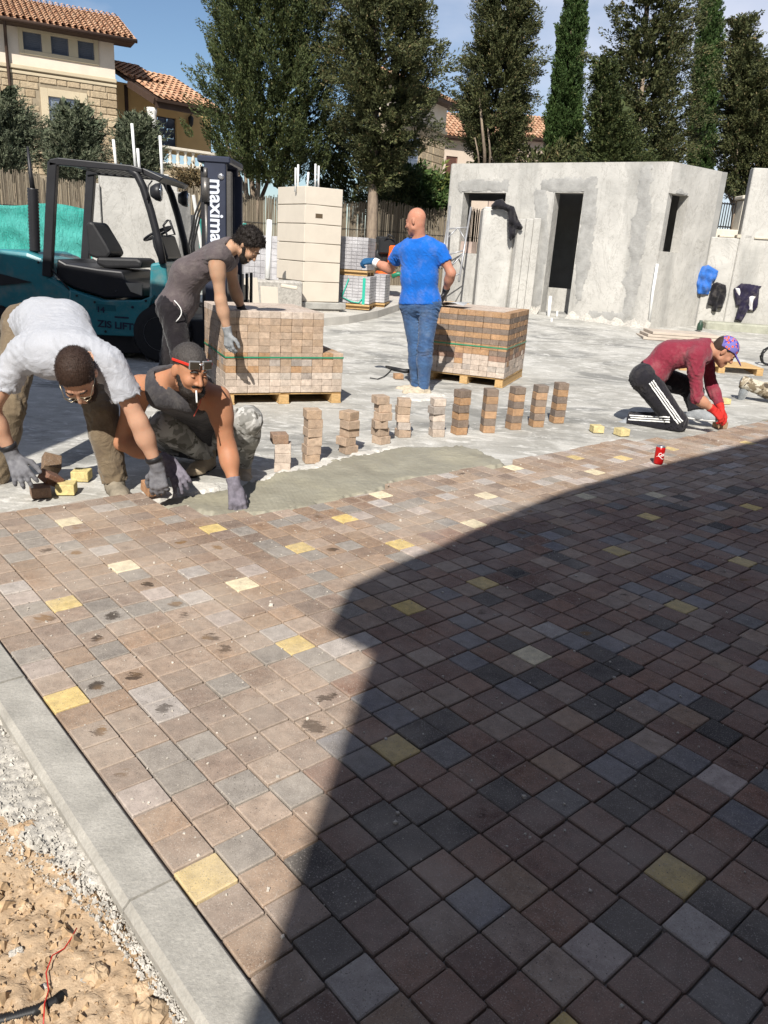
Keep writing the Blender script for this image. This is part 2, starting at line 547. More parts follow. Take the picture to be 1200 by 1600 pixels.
front_px = [(-400, 800), (-120, 800), (0, 797), (60, 792), (130, 778), (200, 770), (250, 792), (290, 797), (350, 806), (420, 801), (500, 785), (560, 771), (600, 763), (650, 747), (720, 737), (790, 728), (840, 713), (900, 700), (960, 690), (1050, 684),
            (1120, 676), (1200, 656), (1320, 640)]
front_uv = []
for p in front_px:
    front_uv.append(G(*p, 0))
fx = np.array([PX((q.x, q.y, 0))[0] for q in front_uv]); fy = np.array([p[1] for p in front_px])
me_var = []
def paver_mesh(name, mat, sx=.1012, sy=.1012, h=.06, bev=.0027, jit=0.0):
    mb = MB()
    mb.box((0, 0, -h / 2), (sx, sy, h), None, 0, bev)
    me = mb.mesh(name, mat)
    lay = me.uv_layers.new(name='UVMap')
    for li, lp in enumerate(me.loops):
        c = me.vertices[lp.vertex_index].co
        lay.data[li].uv = (c.x / sx + .5, c.y / sy + .5)
    return me
for k in range(4):
    me_var.append(paver_mesh('paver', M['paver'], .1012 + (k - 1.5) * .0007, .1012 - (k - 1.5) * .0006))
paving = thing('paving', None, None); paving['kind'] = 'structure'
tiles = []
ang0 = math.atan2(EU[1], EU[0])
for i in range(0, 84):
    off = course_off(i)
    for j in range(-52, 14):
        u, v = U0 + .004 + (i + .5) * PU, off + (j + .5) * PV
        x, y = xy_of(u, v)
        if y < .25 or y > 8.6: continue
        px, py = PX((x, y, 0))
        lim = 900 + 260 * max(0, (2.2 - y))
        if px < -250 - 900 / max(y, .6) or px > 1200 + 300 + 1100 / max(y, .5): continue
        if py < np.interp(px, fx, fy) - 1: continue
        r = random.Random(i * 131 + j)
        key = (i, j)
        zone = .5 + .5 * math.sin(x * 1.9 + y * 1.3) * math.sin(y * 1.7 - x * .8 + 1)
        if key in special: c = special[key]
        else:
            q = r.random()
            right = x > -.1 + .22 * (y - 2) * (y > 2)  # roughly the shaded area; some of its shade is put into the stone colours
            if right and y > 3.6 + .55 * x:  # sunlit strip beyond the shade edge keeps the tan palettes
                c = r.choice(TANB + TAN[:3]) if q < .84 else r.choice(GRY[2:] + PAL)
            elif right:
                c = r.choice(BRN_SHADE) if q < .66 else r.choice(GRY[1:2]) if q < .71 else r.choice(DRK) if q < .81 else r.choice(TAN) if q < .975 else r.choice(BLU)
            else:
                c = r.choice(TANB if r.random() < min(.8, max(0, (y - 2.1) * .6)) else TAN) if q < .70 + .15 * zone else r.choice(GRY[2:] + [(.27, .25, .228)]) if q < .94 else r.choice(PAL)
        m = r.uniform(.88, 1.12)
        a = 1.0 if key not in stains else 0.0
        if key not in special and key not in stains and r.random() < (.03 if y < 4 else .05): a = r.uniform(.35, .8)
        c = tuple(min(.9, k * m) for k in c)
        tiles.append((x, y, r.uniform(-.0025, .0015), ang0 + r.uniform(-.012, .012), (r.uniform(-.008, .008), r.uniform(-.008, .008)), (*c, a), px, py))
def shown(t):
    if not (-20 < t[6] < 1220 and t[7] < 1620): return 0
    return 1.0 / t[1] ** 3
tiles.sort(key=lambda t: -shown(t))
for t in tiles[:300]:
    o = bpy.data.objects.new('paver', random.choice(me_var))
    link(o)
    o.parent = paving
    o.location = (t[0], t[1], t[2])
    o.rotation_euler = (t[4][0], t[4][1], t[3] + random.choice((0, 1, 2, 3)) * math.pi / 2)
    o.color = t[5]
base = me_var[1]
bv = np.array([v.co[:] for v in base.vertices]); bf = [tuple(p.vertices) for p in base.polygons]
V, Fq, tint, uvs = [], [], [], []
for t in tiles[300:]:
    R = np.array(Euler((t[4][0], t[4][1], t[3])).to_matrix())
    b = len(V) * len(bv)
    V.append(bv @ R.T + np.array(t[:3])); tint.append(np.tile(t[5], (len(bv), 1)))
    Fq.extend([tuple(b + k for k in f) for f in bf])
V = np.concatenate(V); tint = np.concatenate(tint)
me = bpy.data.meshes.new('far_pavers')
me.from_pydata([tuple(v) for v in V], [], Fq)
me.materials.append(M['paver_far'])
at = me.color_attributes.new('tint', 'FLOAT_COLOR', 'POINT')
at.data.foreach_set('color', tint.astype(np.float32).ravel())
lay = me.uv_layers.new(name='UVMap')
lv = np.zeros(len(me.loops), np.int32); me.loops.foreach_get('vertex_index', lv)
uvb = bv[:, :2] / .1012 + .5
lay.data.foreach_set('uv', uvb[lv % len(bv)].astype(np.float32).ravel())
o = bpy.data.objects.new('far_pavers', me); link(o); o.parent = paving; o['kind'] = 'stuff'
# sand between the stones
M['sand'] = pm('joint_sand', (.42, .365, .31), .95, .35, 5, .5, 200, .003, c2=(.17, .142, .12))
mb = MB()
bedp = [(q.x, q.y + .01) for q in front_uv if q.x > -3.2]
c0 = xy_of(U0 + .003, .1); c1 = xy_of(U0 + .003, -3.6)
poly = [(c0[0], c0[1])] + [(c1[0], c1[1])] + [p for p in bedp if uv_of(p)[0] > U0 + .05][1:] + [(6.0, 7.0), (5.0, .3)]
mb.add([(p[0], p[1], -.014) for p in poly], [tuple(range(len(poly)))[::-1]])
o = mb.obj('joint_sand', M['sand'], paving); o['kind'] = 'stuff'

# crumbs of mortar and grit that lie on the stones
V, Fq = [], []
rr_ = np.random.default_rng(8)
cube = np.array([(x, y, z) for z in (0, 1) for y in (-.5, .5) for x in (-.5, .5)]); cf = np.array([(0, 2, 3, 1), (4, 5, 7, 6), (0, 1, 5, 4), (2, 6, 7, 3), (0, 4, 6, 2), (1, 3, 7, 5)])
for k in range(1500):
    t_ = tiles[int(rr_.integers(0, min(1100, len(tiles))))]
    a = rr_.uniform(0, 6.28); s_ = rr_.gamma(2.0, .0011) + .0012
    x, y = t_[0] + rr_.uniform(-.05, .05), t_[1] + rr_.uniform(-.05, .05)
    q = cube * (1 + rr_.uniform(-.35, .35, cube.shape)) * s_
    q = np.stack([q[:, 0] * math.cos(a) - q[:, 1] * math.sin(a) + x, q[:, 0] * math.sin(a) + q[:, 1] * math.cos(a) + y, q[:, 2] * .7 - .0006], 1)
    Fq.extend((cf + len(V)).tolist()); V.extend(q.tolist())
M['crumb'] = pm('mortar_crumb', (.58, .53, .46), .95, .4, 90, .2)
tag(np_mesh('mortar_crumbs', V, Fq, M['crumb'], False), kind='stuff')

# ---- fresh mortar
def in_poly_dist(px_, py_, poly):
    """signed distance to polygon, positive inside"""
    d = np.full(px_.shape, 1e9); ins = np.zeros(px_.shape, bool)
    n = len(poly)
    for i in range(n):
        ax, ay = poly[i]; bx, by = poly[(i + 1) % n]
        ex, ey = bx - ax, by - ay
        t = np.clip(((px_ - ax) * ex + (py_ - ay) * ey) / (ex * ex + ey * ey + 1e-12), 0, 1)
        d = np.minimum(d, np.hypot(px_ - ax - t * ex, py_ - ay - t * ey))
        c = ((ay > py_) != (by > py_)) & (px_ < (bx - ax) * (py_ - ay) / (by - ay + 1e-12) + ax)
        ins ^= c
    return np.where(ins, d, -d)
def mortar_mat():
    t = NT('wet_mortar')
    col = t.mix(t.ramp(t.noise(5, 5, .6), .3, .7), (.232, .215, .165), (.30, .282, .222))
    col = t.mix(t.ramp(t.noise(2.2, 4, .6), .52, .7), col, (.33, .305, .225))
    r = t.ramp(t.noise(4, 4), .3, .7, (.42,) * 3, (.75,) * 3)
    return t.done(col, r, t.bump(t.noise(45, 5, .65), .35, .006), .4)
M['mortar'] = mortar_mat()
def mortar(name, pix, seed, ridge, mat='mortar', lift=0.0):
    poly = [G(*p, -.06)[:2] for p in pix]
    x0, x1 = min(p[0] for p in poly) - .05, max(p[0] for p in poly) + .05
    y0, y1 = min(p[1] for p in poly) - .05, max(p[1] for p in poly) + .05
    X, Y, F = grid_xy(np.arange(x0, x1, .008), np.arange(y0, y1, .008))
    d = in_poly_dist(X, Y, poly) + .030 * vnoise(X, Y, 14, seed) + .016 * vnoise(X, Y, 50, seed + 1) + .006 * vnoise(X, Y, 140, seed + 7)
    h = np.clip(d / .03, -1, 1)
    z = -.082 + .030 * np.clip(h + .3, 0, 1.2) + .0045 * vnoise(X, Y, 16, seed + 2) + .0028 * np.abs(vnoise(X, Y, 48, seed + 3)) + .0012 * vnoise(X, Y, 160, seed + 5) - lift
    if ridge:
        cx, cy = G(*ridge[0], -.06)[:2]
        w = np.clip(1.3 - np.hypot(X - cx, Y - cy) / ridge[1], 0, 1)
        rr = np.hypot(X - cx + .5, Y - cy - 2.0)
        z += .0042 * np.sin(rr * 2 * math.pi / .017) * np.clip(w * 2, 0, 1) * (h > .3)
    keep = (d[F].max(1) > -.035)
    o = np_mesh(name, np.stack([X, Y, z], 1), F[keep], M[mat], True)
    return tag(o, kind='stuff')
mortar('mortar_bed', [(255, 792), (285, 778), (350, 766), (400, 752), (440, 743), (500, 729), (545, 716), (600, 706), (660, 699), (720, 700), (760, 709), (800, 727), (740, 738), (640, 752), (560, 778), (420, 808), (330, 812)], 21, ((395, 790), .75))
mortar('mortar_bed', [(1075, 690), (1110, 684), (1150, 668), (1200, 655), (1290, 640), (1290, 665), (1200, 668), (1130, 682)], 31, None)
mortar('mortar_bed', [(165, 790), (190, 780), (230, 783), (250, 798), (190, 805)], 41, ((200, 790), .12))

M['slurry'] = pm('dried_slurry', (.60, .575, .525), .95, .2, 9, .5, 40, .01, fine=.15)
mortar('dried_slurry', [(622, 618), (650, 610), (690, 613), (694, 620), (660, 626), (630, 624)], 51, None, 'slurry', .010)
mortar('dried_slurry', [(395, 748), (440, 736), (500, 722), (548, 708), (600, 699), (640, 694), (640, 700), (600, 708), (545, 720), (500, 733), (440, 747), (400, 756)], 61, None, 'slurry', .006)
mortar('dried_slurry', [(180, 775), (250, 765), (300, 756), (345, 752), (350, 764), (290, 775), (240, 784), (190, 785)], 71, None, 'slurry', .009)
mortar('dried_slurry', [(840, 555), (900, 548), (990, 560), (985, 568), (900, 560), (845, 563)], 81, None, 'slurry', .012)

# ---- raised pavement island under the stone pillar
M['pave'] = pm('pale_screed', (.50, .475, .43), .85, .2, 2.5, .5, 40, .01)
def raised(name, pts, h, mat):
    n = len(pts)
    mb = MB()
    vs = [(p[0], p[1], gz(p[1]) - .05) for p in pts] + [(p[0], p[1], gz(p[1]) + h) for p in pts]
    mb.add(vs, [tuple(range(n, 2 * n))] + [(i, (i + 1) % n, n + (i + 1) % n, n + i) for i in range(n)])
    return mb.obj(name, mat)
isl = [G(*p) for p in ((430, 512), (500, 510), (545, 506), (590, 497), (622, 486), (640, 474), (648, 462))]
isl += [Vector((isl[-1].x - .2, isl[-1].y + 4, 0)), Vector((-4.2, isl[-1].y + 4, 0)), Vector((-3.6, isl[0].y, 0))]
tag(raised('raised_pavement', isl, .13, M['pave']), kind='structure')
# ================================================================== BUILDINGS, WALLS, FENCES
class Wall:
    """vertical plane through P0 -> P1 (left to right as the camera sees it); s runs along it, n points to the camera side"""
    def __init__(w, P0, P1):
        w.o = Vector((P0[0], P0[1], 0)); d = Vector((P1[0] - P0[0], P1[1] - P0[1], 0))
        w.L = d.length
        w.a = d.normalized(); w.n = Vector((w.a.y, -w.a.x, 0))
        w.R = Matrix((w.a, -w.n, (0, 0, 1))).transposed()       # local x along, y away from the camera, z up
    def sz(w, px, py):
        d = Vector(ray(px, py)); c = Vector((0, 0, CAMH))
        t = (w.o - c).dot(w.n) / d.dot(w.n)
        p = c + d * t
        return (p - w.o).dot(w.a), p.z
    def p(w, s, z, out=0.0):
        q = w.o + w.a * s + w.n * out
        return Vector((q.x, q.y, z))
    def box(w, mb, s0, s1, z0, z1, o0, o1, bev=0.0, mi=0):
        """o0..o1: out of the wall towards the camera"""
        c = w.p((s0 + s1) / 2, (z0 + z1) / 2, (o0 + o1) / 2)
        return mb.box(c, (abs(s1 - s0), abs(o1 - o0), abs(z1 - z0)), w.R, mi, bev)
    def holes(w, mb, s0, s1, z0, z1, thick, ops):
        """wall body with openings ops = [(s0,s1,z0,z1)]: one manifold-looking shell of strips"""
        S = sorted({s0, s1, *[min(max(v, s0), s1) for o in ops for v in o[:2]]})
        for a, b in zip(S[:-1], S[1:]):
            if b - a < 1e-4: continue
            cut = sorted([(o[2], o[3]) for o in ops if o[0] < (a + b) / 2 < o[1]])
            z = z0
            for c in cut + [(z1, z1)]:
                if c[0] - z > 1e-4: w.box(mb, a, b, z, c[0], -thick, 0)
                z = max(z, c[1])
        return mb
    def rect(w, x0, y0, x1, y1):
        a, _ = w.sz(x0, (y0 + y1) / 2); b, _ = w.sz(x1, (y0 + y1) / 2)
        _, c = w.sz((x0 + x1) / 2, y1); _, d = w.sz((x0 + x1) / 2, y0)
        return a, b, c, d

def plaster_mat():
    t = NT('raw_render')
    n = t.noise(1.6, 6, .62, None, .3)
    col = t.mix(t.ramp(n, .34, .66), (.395, .383, .355), (.505, .488, .452))
    col = t.mix(t.math('MULTIPLY', t.ramp(t.noise(.9, 5, .6, t.vscale((1.2, 1.2, .25))), .52, .64), .7), col, (.245, .242, .228))
    crack = t.noise(2.6, 7, .7, t.vscale((1, 1, .5)), 1.4)
    line = t.ramp(t.math('ABSOLUTE', t.math('SUBTRACT', crack, .5)), .0, .016)
    col = t.mix(t.math('MULTIPLY', t.math('SUBTRACT', 1.0, line), .75), col, (.29, .275, .25))
    col = t.mix(t.ramp(t.noise(30, 4, .7), .66, .74), col, (.25, .24, .225))
    nor = t.bump(t.noise(16, 6, .62), .38, .02, t.bump(t.noise(1.7, 3, .5), .4, .10))
    return t.done(col, .92, nor, .2)
M['render'] = plaster_mat()
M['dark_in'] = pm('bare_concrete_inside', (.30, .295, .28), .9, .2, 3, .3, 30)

# ---- the rough rendered utility building
gA = Vector((J(695, 400, 18.0).x, 18.0, 0)); gB = Vector((4.85, 15.39, 0)); gC = Vector((6.12, 16.35, 0))
TOPZ = 3.17
hut = thing('utility_building', 'small flat roofed building of rough unpainted grey render with a dark doorway', 'building', (gB.x, gB.y, 0))
def rel(o, par):
    """keep world coordinates when parenting to a thing that stands at its own base"""
    o.parent = par
    o.matrix_parent_inverse = Matrix.LocRotScale(par.location, par.rotation_euler, Vector((1, 1, 1))).inverted()
    return o
W1, W2 = Wall(gA, gB), Wall(gB, gC)
win1 = W1.rect(720, 301, 786, 397)
sd0, _ = W1.sz(855, 400); sd1, _ = W1.sz(899, 400); _, zd = W1.sz(880, 301)
w2 = W2.rect(1029, 302, 1069, 394)
ops1 = [win1, (sd0, sd1, .30, zd)]
mb = MB(); W1.holes(mb, 0, W1.L, -.2, TOPZ, .26, ops1)
rel(mb.obj('front_wall', M['render']), hut)
mb = MB(); W2.holes(mb, .0, W2.L, -.2, TOPZ - .004, .20, [(w2[0], w2[1], w2[2], w2[3])])
rel(mb.obj('side_wall', M['render']), hut)
back0, back1 = gA + Vector((.45, 2.9, 0)), gC + Vector((-.5, 2.2, 0))
mb = MB()
Wb = Wall(back0, back1); Wl = Wall(back0, gA)
for w_ in (Wall(gA + Vector((.1, .05, 0)), back0), Wall(gC, back1)):
    w_.box(mb, .0, w_.L, -.2, TOPZ - .01, -.12, .12)
_, _, hz0, hz1 = win1
Wb.holes(mb, 0, Wb.L, -.2, TOPZ - .012, .2, [(.2, 1.45, hz0 - .1, hz1 + .05)])
rel(mb.obj('rear_wall', M['dark_in']), hut)
mb = MB()
rp = [gA, gB, gC, back1, back0]
cen = sum(rp, Vector()) / 5
rp = [p + (p - cen).normalized() * -.27 for p in rp]
mb.prism([(p.x, p.y) for p in rp], 'z', .16, None, (0, 0, TOPZ - .18))
rel(mb.obj('roof_slab', M['dark_in']), hut)
mb = MB()
mb.prism([(p.x, p.y) for p in rp], 'z', .06, None, (0, 0, .24))
rel(mb.obj('floor_slab', M['dark_in']), hut)
mb = MB()          # low upstand seen inside the doorway
W1.box(mb, sd0 - .4, sd0 + .62 * (sd1 - sd0), .30, .78, -1.0, -.9)
rel(mb.obj('inner_upstand', M['render']), hut)
mb = MB()          # mortar fillet along the foot
for w_, s0, s1 in ((W1, sd1 + .02, W1.L + .08), (W1, W1.L * .45, sd0 - .02)):
    vs, n = [], 26
    for k in range(n + 1):
        s = s0 + (s1 - s0) * k / n
        gzz = gz(w_.p(s, 0).y)
        hh = .10 + .05 * math.sin(k * 1.3) + .03 * math.sin(k * 3.1); oo = .17 + .05 * math.sin(k * .9 + 1)
        vs += [w_.p(s, gzz - .02, oo), w_.p(s, gzz + hh * .45, oo * .45), w_.p(s, gzz + hh, .003)]
    mb.add(vs, [(3 * k + q, 3 * k + 3 + q, 3 * k + 4 + q, 3 * k + 1 + q) for k in range(n) for q in range(2)], True)
rel(mb.obj('mortar_fillet', M['haunch']), hut)
mb = MB()          # sill block and pink brick in the window
W1.box(mb, win1[0] + .02, win1[0] + .30, win1[2] + .003, win1[2] + .24, -.24, -.04)
rel(mb.obj('hollow_block', pm('pink_block', (.46, .36, .31), .9, .15)), hut)

# ---- later patches of greyer render round the openings and down the corner
def in_poly_d(X, Y, poly): return in_poly_dist(X, Y, poly)
M['patch'] = pm('grey_render_patch', (.345, .338, .32), .92, .22, 5, .5, 26, .015)
def render_patch(w_, pix, seed, par):
    poly = [w_.sz(*p) for p in pix]
    X, Y, F = grid_xy(np.arange(min(p[0] for p in poly) - .05, max(p[0] for p in poly) + .05, .03), np.arange(min(p[1] for p in poly) - .05, max(p[1] for p in poly) + .05, .03))
    d = in_poly_dist(X, Y, poly) + .05 * vnoise(X, Y, 7, seed) + .02 * vnoise(X, Y, 30, seed + 1)
    o_ = .003 + .012 * np.clip(d / .05, -.5, 1) + .003 * vnoise(X, Y, 25, seed + 2)
    V = [tuple(w_.p(a, b, c)) for a, b, c in zip(X, Y, o_)]
    keep = (d[F].min(1) > -.02)
    hx_ = [ops1, [w2]][w_ is W2]
    for q in hx_: keep &= ~((X[F].max(1) > q[0] - .005) & (X[F].min(1) < q[1] + .005) & (Y[F].max(1) > q[2] - .005) & (Y[F].min(1) < q[3] + .005))
    rel(np_mesh('render_patch', V, F[keep], M['patch'], True), par)
render_patch(W1, [(712, 282), (796, 280), (796, 300), (712, 302)], 1, hut)
render_patch(W1, [(838, 296), (856, 292), (852, 470), (832, 480)], 2, hut)
render_patch(W1, [(910, 285), (932, 278), (928, 380), (912, 470), (893, 488), (905, 380)], 3, hut)
render_patch(W1, [(846, 282), (930, 278), (930, 298), (846, 300)], 4, hut)
render_patch(W1, [(1000, 258), (1022, 256), (1008, 390), (990, 500), (972, 500), (984, 390)], 5, hut)
render_patch(W2, [(1056, 296), (1076, 300), (1070, 350), (1056, 392), (1060, 340)], 6, hut)
render_patch(W1, [(900, 486), (980, 490), (976, 506), (905, 498)], 7, hut)

# ---- rough concrete column standing in front
cz = J(775, 481, 16.7)
colx0, colx1 = J(741, 480, 16.6).x, J(791, 480, 16.6).x
_topz = J(775, 325, 16.6).z
colm = thing('concrete_column', 'squat raw concrete column with a black jacket thrown over its top', 'column', ((colx0 + colx1) / 2, 16.6, 0))
mb = MB()
n = 12
hh = _topz - .1
for k in range(2):
    mb.box(((colx0 + colx1) / 2 + .0, 16.6 + .3, hh / 2 + .08 if k == 0 else _topz - .26), (colx1 - colx0 - .02 * k, .6 - .02 * k, hh if k == 0 else .55), None, 0, .03)
rel(mb.obj('shaft', M['render']), colm)
mb = MB()
for k in range(3):
    xx = colx1 + .06 + k * .16
    mb.box((xx, 16.74 + .046 * k, .95 + gz(16.7) / 2), (.158, .5, 2.0 + (k % 3) * .04), Euler((0, 0, .28)).to_matrix(), 0, .014)
rel(mb.obj('ribbed_flank', M['render']), colm)

# ---- low rendered wall to the right, taller at its end
gD = Vector((10.6, 15.6, 0))
W3 = Wall(gC + Vector((.02, -.03, 0)), gD)
lw = thing('yard_wall', 'low unpainted rendered wall with work clothes hanging on it', 'wall', (gC.x, gC.y, 0))
_, lz = W3.sz(1130, 371); s_t, tz = W3.sz(1178, 262)
mb = MB(); W3.box(mb, .0, s_t - .002, -.2, lz, -.25, 0, .015)
rel(mb.obj('wall_body', M['render']), lw)
mb = MB(); W3.box(mb, s_t, W3.L, -.2, tz, -.27, .01, .015)
rel(mb.obj('wall_end', M['render']), lw)
mb = MB()
for k in range(5):
    s = .15 + .32 * k
    W3.box(mb, s, s + .28, lz + .003, lz + .05 + .02 * (k % 2), -.22, -.02 + .03 * (k % 3), .01)
rel(mb.obj('loose_capping', pm('cream_capping', (.62, .55, .44), .85)), lw)
mb = MB()
W3.box(mb, .12, W3.L, -.2, gz(15.5) + .17, .01, .42, .03)
rel(mb.obj('footing_ledge', pm('greenish_screed', (.36, .36, .29), .9, .25, 5, .6, 30, .02)), lw)

# ---- white balustrade and iron railing beyond the low wall
bal = thing('balustrade', 'white stone balustrade pier with black iron railing beyond the low wall', 'railing', (J(1150, 340, 20).x, 20, 0))
M['stonew'] = pm('pale_stone', (.66, .60, .50), .85, .12, 8, .2)
M['iron'] = flat('black_iron', (.015, .015, .017), .5)
Wq = Wall(J(1090, 340, 20), J(1230, 340, 20))
for (x0, x1) in ((1152, 1181),):
    a, b, c, d = Wq.rect(x0, 312, x1, 420)
    mb = MB(); Wq.box(mb, a, b, .3, d, -.4, 0, .02); rel(mb.obj('pier', M['stonew']), bal)
    mb = MB(); Wq.box(mb, a - .06, b + .06, d + .002, d + .09, -.45, .05, .02); rel(mb.obj('cap', M['stonew']), bal)
a, b, c, d = Wq.rect(1118, 315, 1150, 358)
for k in range(9):
    mb = MB(); s = a + (b - a) * k / 8
    mb.tube([Wq.p(s, c, -.2), Wq.p(s, d, -.2)], .012, 6); rel(mb.obj('bar', M['iron']), bal)
mb = MB()
for z in (c + .06, d - .03): mb.tube([Wq.p(a, z, -.2), Wq.p(b, z, -.2)], .018, 6)
rel(mb.obj('rail', M['iron']), bal)
a2, b2, c2, d2 = Wq.rect(1184, 312, 1230, 420)
mb = MB(); Wq.box(mb, a - .3, b2, .3, c - .003, -.4, 0, .01); Wq.box(mb, a2, b2, c, d2, -.1, -.05, .004)
rel(mb.obj('plinth', M['stonew']), bal)

# ---- the cream stone pillar: courses of smooth blocks on a rough plinth
pC, pR, pL = G(472, 500), None, None
Yc = pC.y
pR_ = Vector((J(529, 470, Yc + .35).x, Yc + .35, 0)); pL_ = Vector((J(432, 440, Yc + .75).x, Yc + .75, 0))
pil = thing('stone_pillar', 'square gate pillar clad in smooth cream stone courses', 'pillar', (pC.x, Yc, 0))
M['cream'] = pm('cream_stone', (.60, .535, .445), .7, .07, 3, .08, 90, .002, fine=.05)
M['groove'] = pm('groove_mortar', (.42, .38, .32), .9)
WR, WL = Wall(pC, pR_), Wall(pL_, pC)
ytop = [(290, 319), (319, 349), (349, 379), (379, 408), (408, 439), (439, 470)]
for k, (y0, y1) in enumerate(ytop):
    _, z1 = WR.sz(500, y0 + 2); _, z0 = WR.sz(500, y1 + 2)
    mb = MB(); WR.box(mb, .0, WR.L, z0 + .006, z1 - .006, -.10, 0, .006)
    rel(mb.obj('stone_block', M['cream']), pil)
    if k < 5:
        mb = MB(); WL.box(mb, .0, WL.L - .003, z0 + .006, z1 - .006, -.09, 0, .006)
        rel(mb.obj('stone_block', M['cream']), pil)
_, zt = WR.sz(500, 293); _, zb = WR.sz(500, 472)
mb = MB()
inn = [WL.p(.03, 0, -.02), WL.p(WL.L, 0, -.03), WR.p(WR.L - .03, 0, -.02), WR.p(WR.L - .1, 0, -.6)]
mb.prism([(q.x, q.y) for q in inn], 'z', zt - .1 - gz(13), None, (0, 0, gz(13) - .02))
rel(mb.obj('core', M['groove']), pil)
mb = MB(); a, b, c, d = WR.rect(493, 334, 504, 341); WR.box(mb, a, b, c, d, -.02, .003)
rel(mb.obj('socket_opening', flat('dark_opening', (.10, .07, .04), .9)), pil)
mb = MB(); WR.box(mb, -.03, WR.L + .12, zb - .12, zb - .005, -.3, .06, .012)
rel(mb.obj('plinth_slab', pm('grey_plinth', (.36, .35, .32), .9, .2, 6, .5, 30, .02)), pil)
mb = MB(); WR.box(mb, .02, WR.L + .02, gz(13) - .1, zb - .125, -.32, .03, .02); WL.box(mb, .0, WL.L - .05, gz(13) - .1, WL.sz(450, 440)[1], -.4, .04, .02)
rel(mb.obj('plinth_block', M['haunch']), pil)
M['pvc'] = flat('white_pvc', (.80, .80, .78), .35)
for (x, y0, y1, dy) in ((462, 262, 296, .2), (466, 257, 296, .25), (482, 269, 292, .15), (493, 256, 292, .3), (498, 259, 292, .3)):
    mb = MB(); a, b = J(x, y0, Yc + dy), J(x - (2 if x == 482 else .5), y1 + 4, Yc + dy)
    mb.tube([a, b], .016, 8); rel(mb.obj('conduit', M['pvc']), pil)

# ---- rough wall and post behind the forklift
M['render2'] = M['render']
bw = thing('block_wall', 'rough grey rendered wall with white conduits sticking out, behind the forklift', 'wall', (J(200, 500, 12.5).x, 12.5, 0))
Wq = Wall(J(145, 400, 12.3), J(296, 400, 12.9))
for nm, (x0, x1, yt), dep in (('wall_pier', (146, 162, 287), .05), ('wall_body', (162, 268, 268), 0.0), ('wall_shoulder', (268, 281, 281), -.04)):
    a, b, c, d = Wq.rect(x0, yt, x1, 520)
    mb = MB(); Wq.box(mb, a + .002, b - .002, -.1, d, -.35 + dep, dep, .015)
    rel(mb.obj(nm, M['render']), bw)
for (x0, y0, x1, y1) in ((177, 218, 182, 252), (206, 193, 212, 252), (215, 232, 218, 254), (250, 212, 254, 270)):
    mb = MB(); mb.tube([J(x0, y0, 12.75), J(x1, y1 + 14, 12.75)], .022, 8); rel(mb.obj('conduit', M['pvc']), bw)
gp = thing('concrete_post', 'bare grey concrete post between the wall and the forklift mast', 'post', (J(300, 500, 12.4).x, 12.4, 0))
Wq = Wall(J(279, 400, 12.2), J(316, 400, 12.7))
a, b, c, d = Wq.rect(279, 302, 312, 520)
mb = MB(); Wq.box(mb, 0, Wq.L * .55, -.1, d, -.25, 0, .012); rel(mb.obj('shaft', M['render']), gp)
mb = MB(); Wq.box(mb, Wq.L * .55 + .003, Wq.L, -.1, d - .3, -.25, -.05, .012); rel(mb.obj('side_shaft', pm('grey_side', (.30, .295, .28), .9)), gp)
mb = MB(); mb.beam(Wq.p(Wq.L * .55, d - .02, .05), Wq.p(Wq.L * 1.15, .35, .08), .05, .02); rel(mb.obj('leaning_batten', M['pvc']), gp)

# ---- reed fence: posts, panels of joined reeds, wires
def reed_mat():
    t = NT('dry_reeds')
    isl = t.geo.outputs['Random Per Island']
    col = t.mix(isl, (.13, .105, .075), (.30, .255, .19))
    col = t.mix(t.ramp(t.noise(14, 4), .4, .7), col, (.20, .165, .12))
    return t.done(col, .9, None, .2)
M['reed'] = reed_mat()
M['post'] = pm('weathered_post', (.16, .12, .085), .9)
fen = thing('reed_fence', 'tall dry reed screen fence running along the back of the yard', 'fence', (-4, 18, 0))
fpts = [Vector((-12.5, 15.6, 0)), Vector((-6.8, 18.0, 0)), Vector((-1.0, 19.2, 0)), Vector((3.2, 20.6, 0)), Vector((6.8, 20.4, 0))]
vs, fs = [], []
rr = random.Random(5)
for a, b in zip(fpts[:-1], fpts[1:]):
    d = (b - a); L = d.length; d.normalize(); nrm = Vector((d.y, -d.x, 0))
    s = 0
    while s < L:
        w = rr.uniform(.012, .022)
        p = a + d * s + nrm * rr.uniform(0, .025)
        h = 2.35 + rr.uniform(-.06, .06) + .05 * math.sin(s * 3)
        z0 = gz(p.y) - .05
        lean = d * rr.uniform(-.03, .03)
        q = [p, p + d * w * .5 + nrm * w * .6, p + d * w]
        i = len(vs)
        for k in q: vs.append((k.x, k.y, z0))
        for k in q: vs.append((k.x + lean.x, k.y + lean.y, h))
        fs += [(i, i + 1, i + 4, i + 3), (i + 1, i + 2, i + 5, i + 4)]
        s += w * .62
o = np_mesh('reed_screen', vs, fs, M['reed'], False); rel(o, fen); o['kind'] = 'stuff'
for a, b in zip(fpts[:-1], fpts[1:]):
    m = int((b - a).length / 2.2)
    for k in range(m + 1):
        p = a.lerp(b, k / max(m, 1)) + Vector((0, .1, 0))
        mb = MB(); mb.tube([(p.x, p.y, gz(p.y) - .1), (p.x, p.y, 2.3)], .045, 8); rel(mb.obj('fence_post', M['post']), fen)
mb = MB()
for z in (1.0, 1.75):
    mb.tube([(p.x, p.y - .035, z) for p in fpts], .006, 5)
rel(mb.obj('wire', M['iron']), fen)

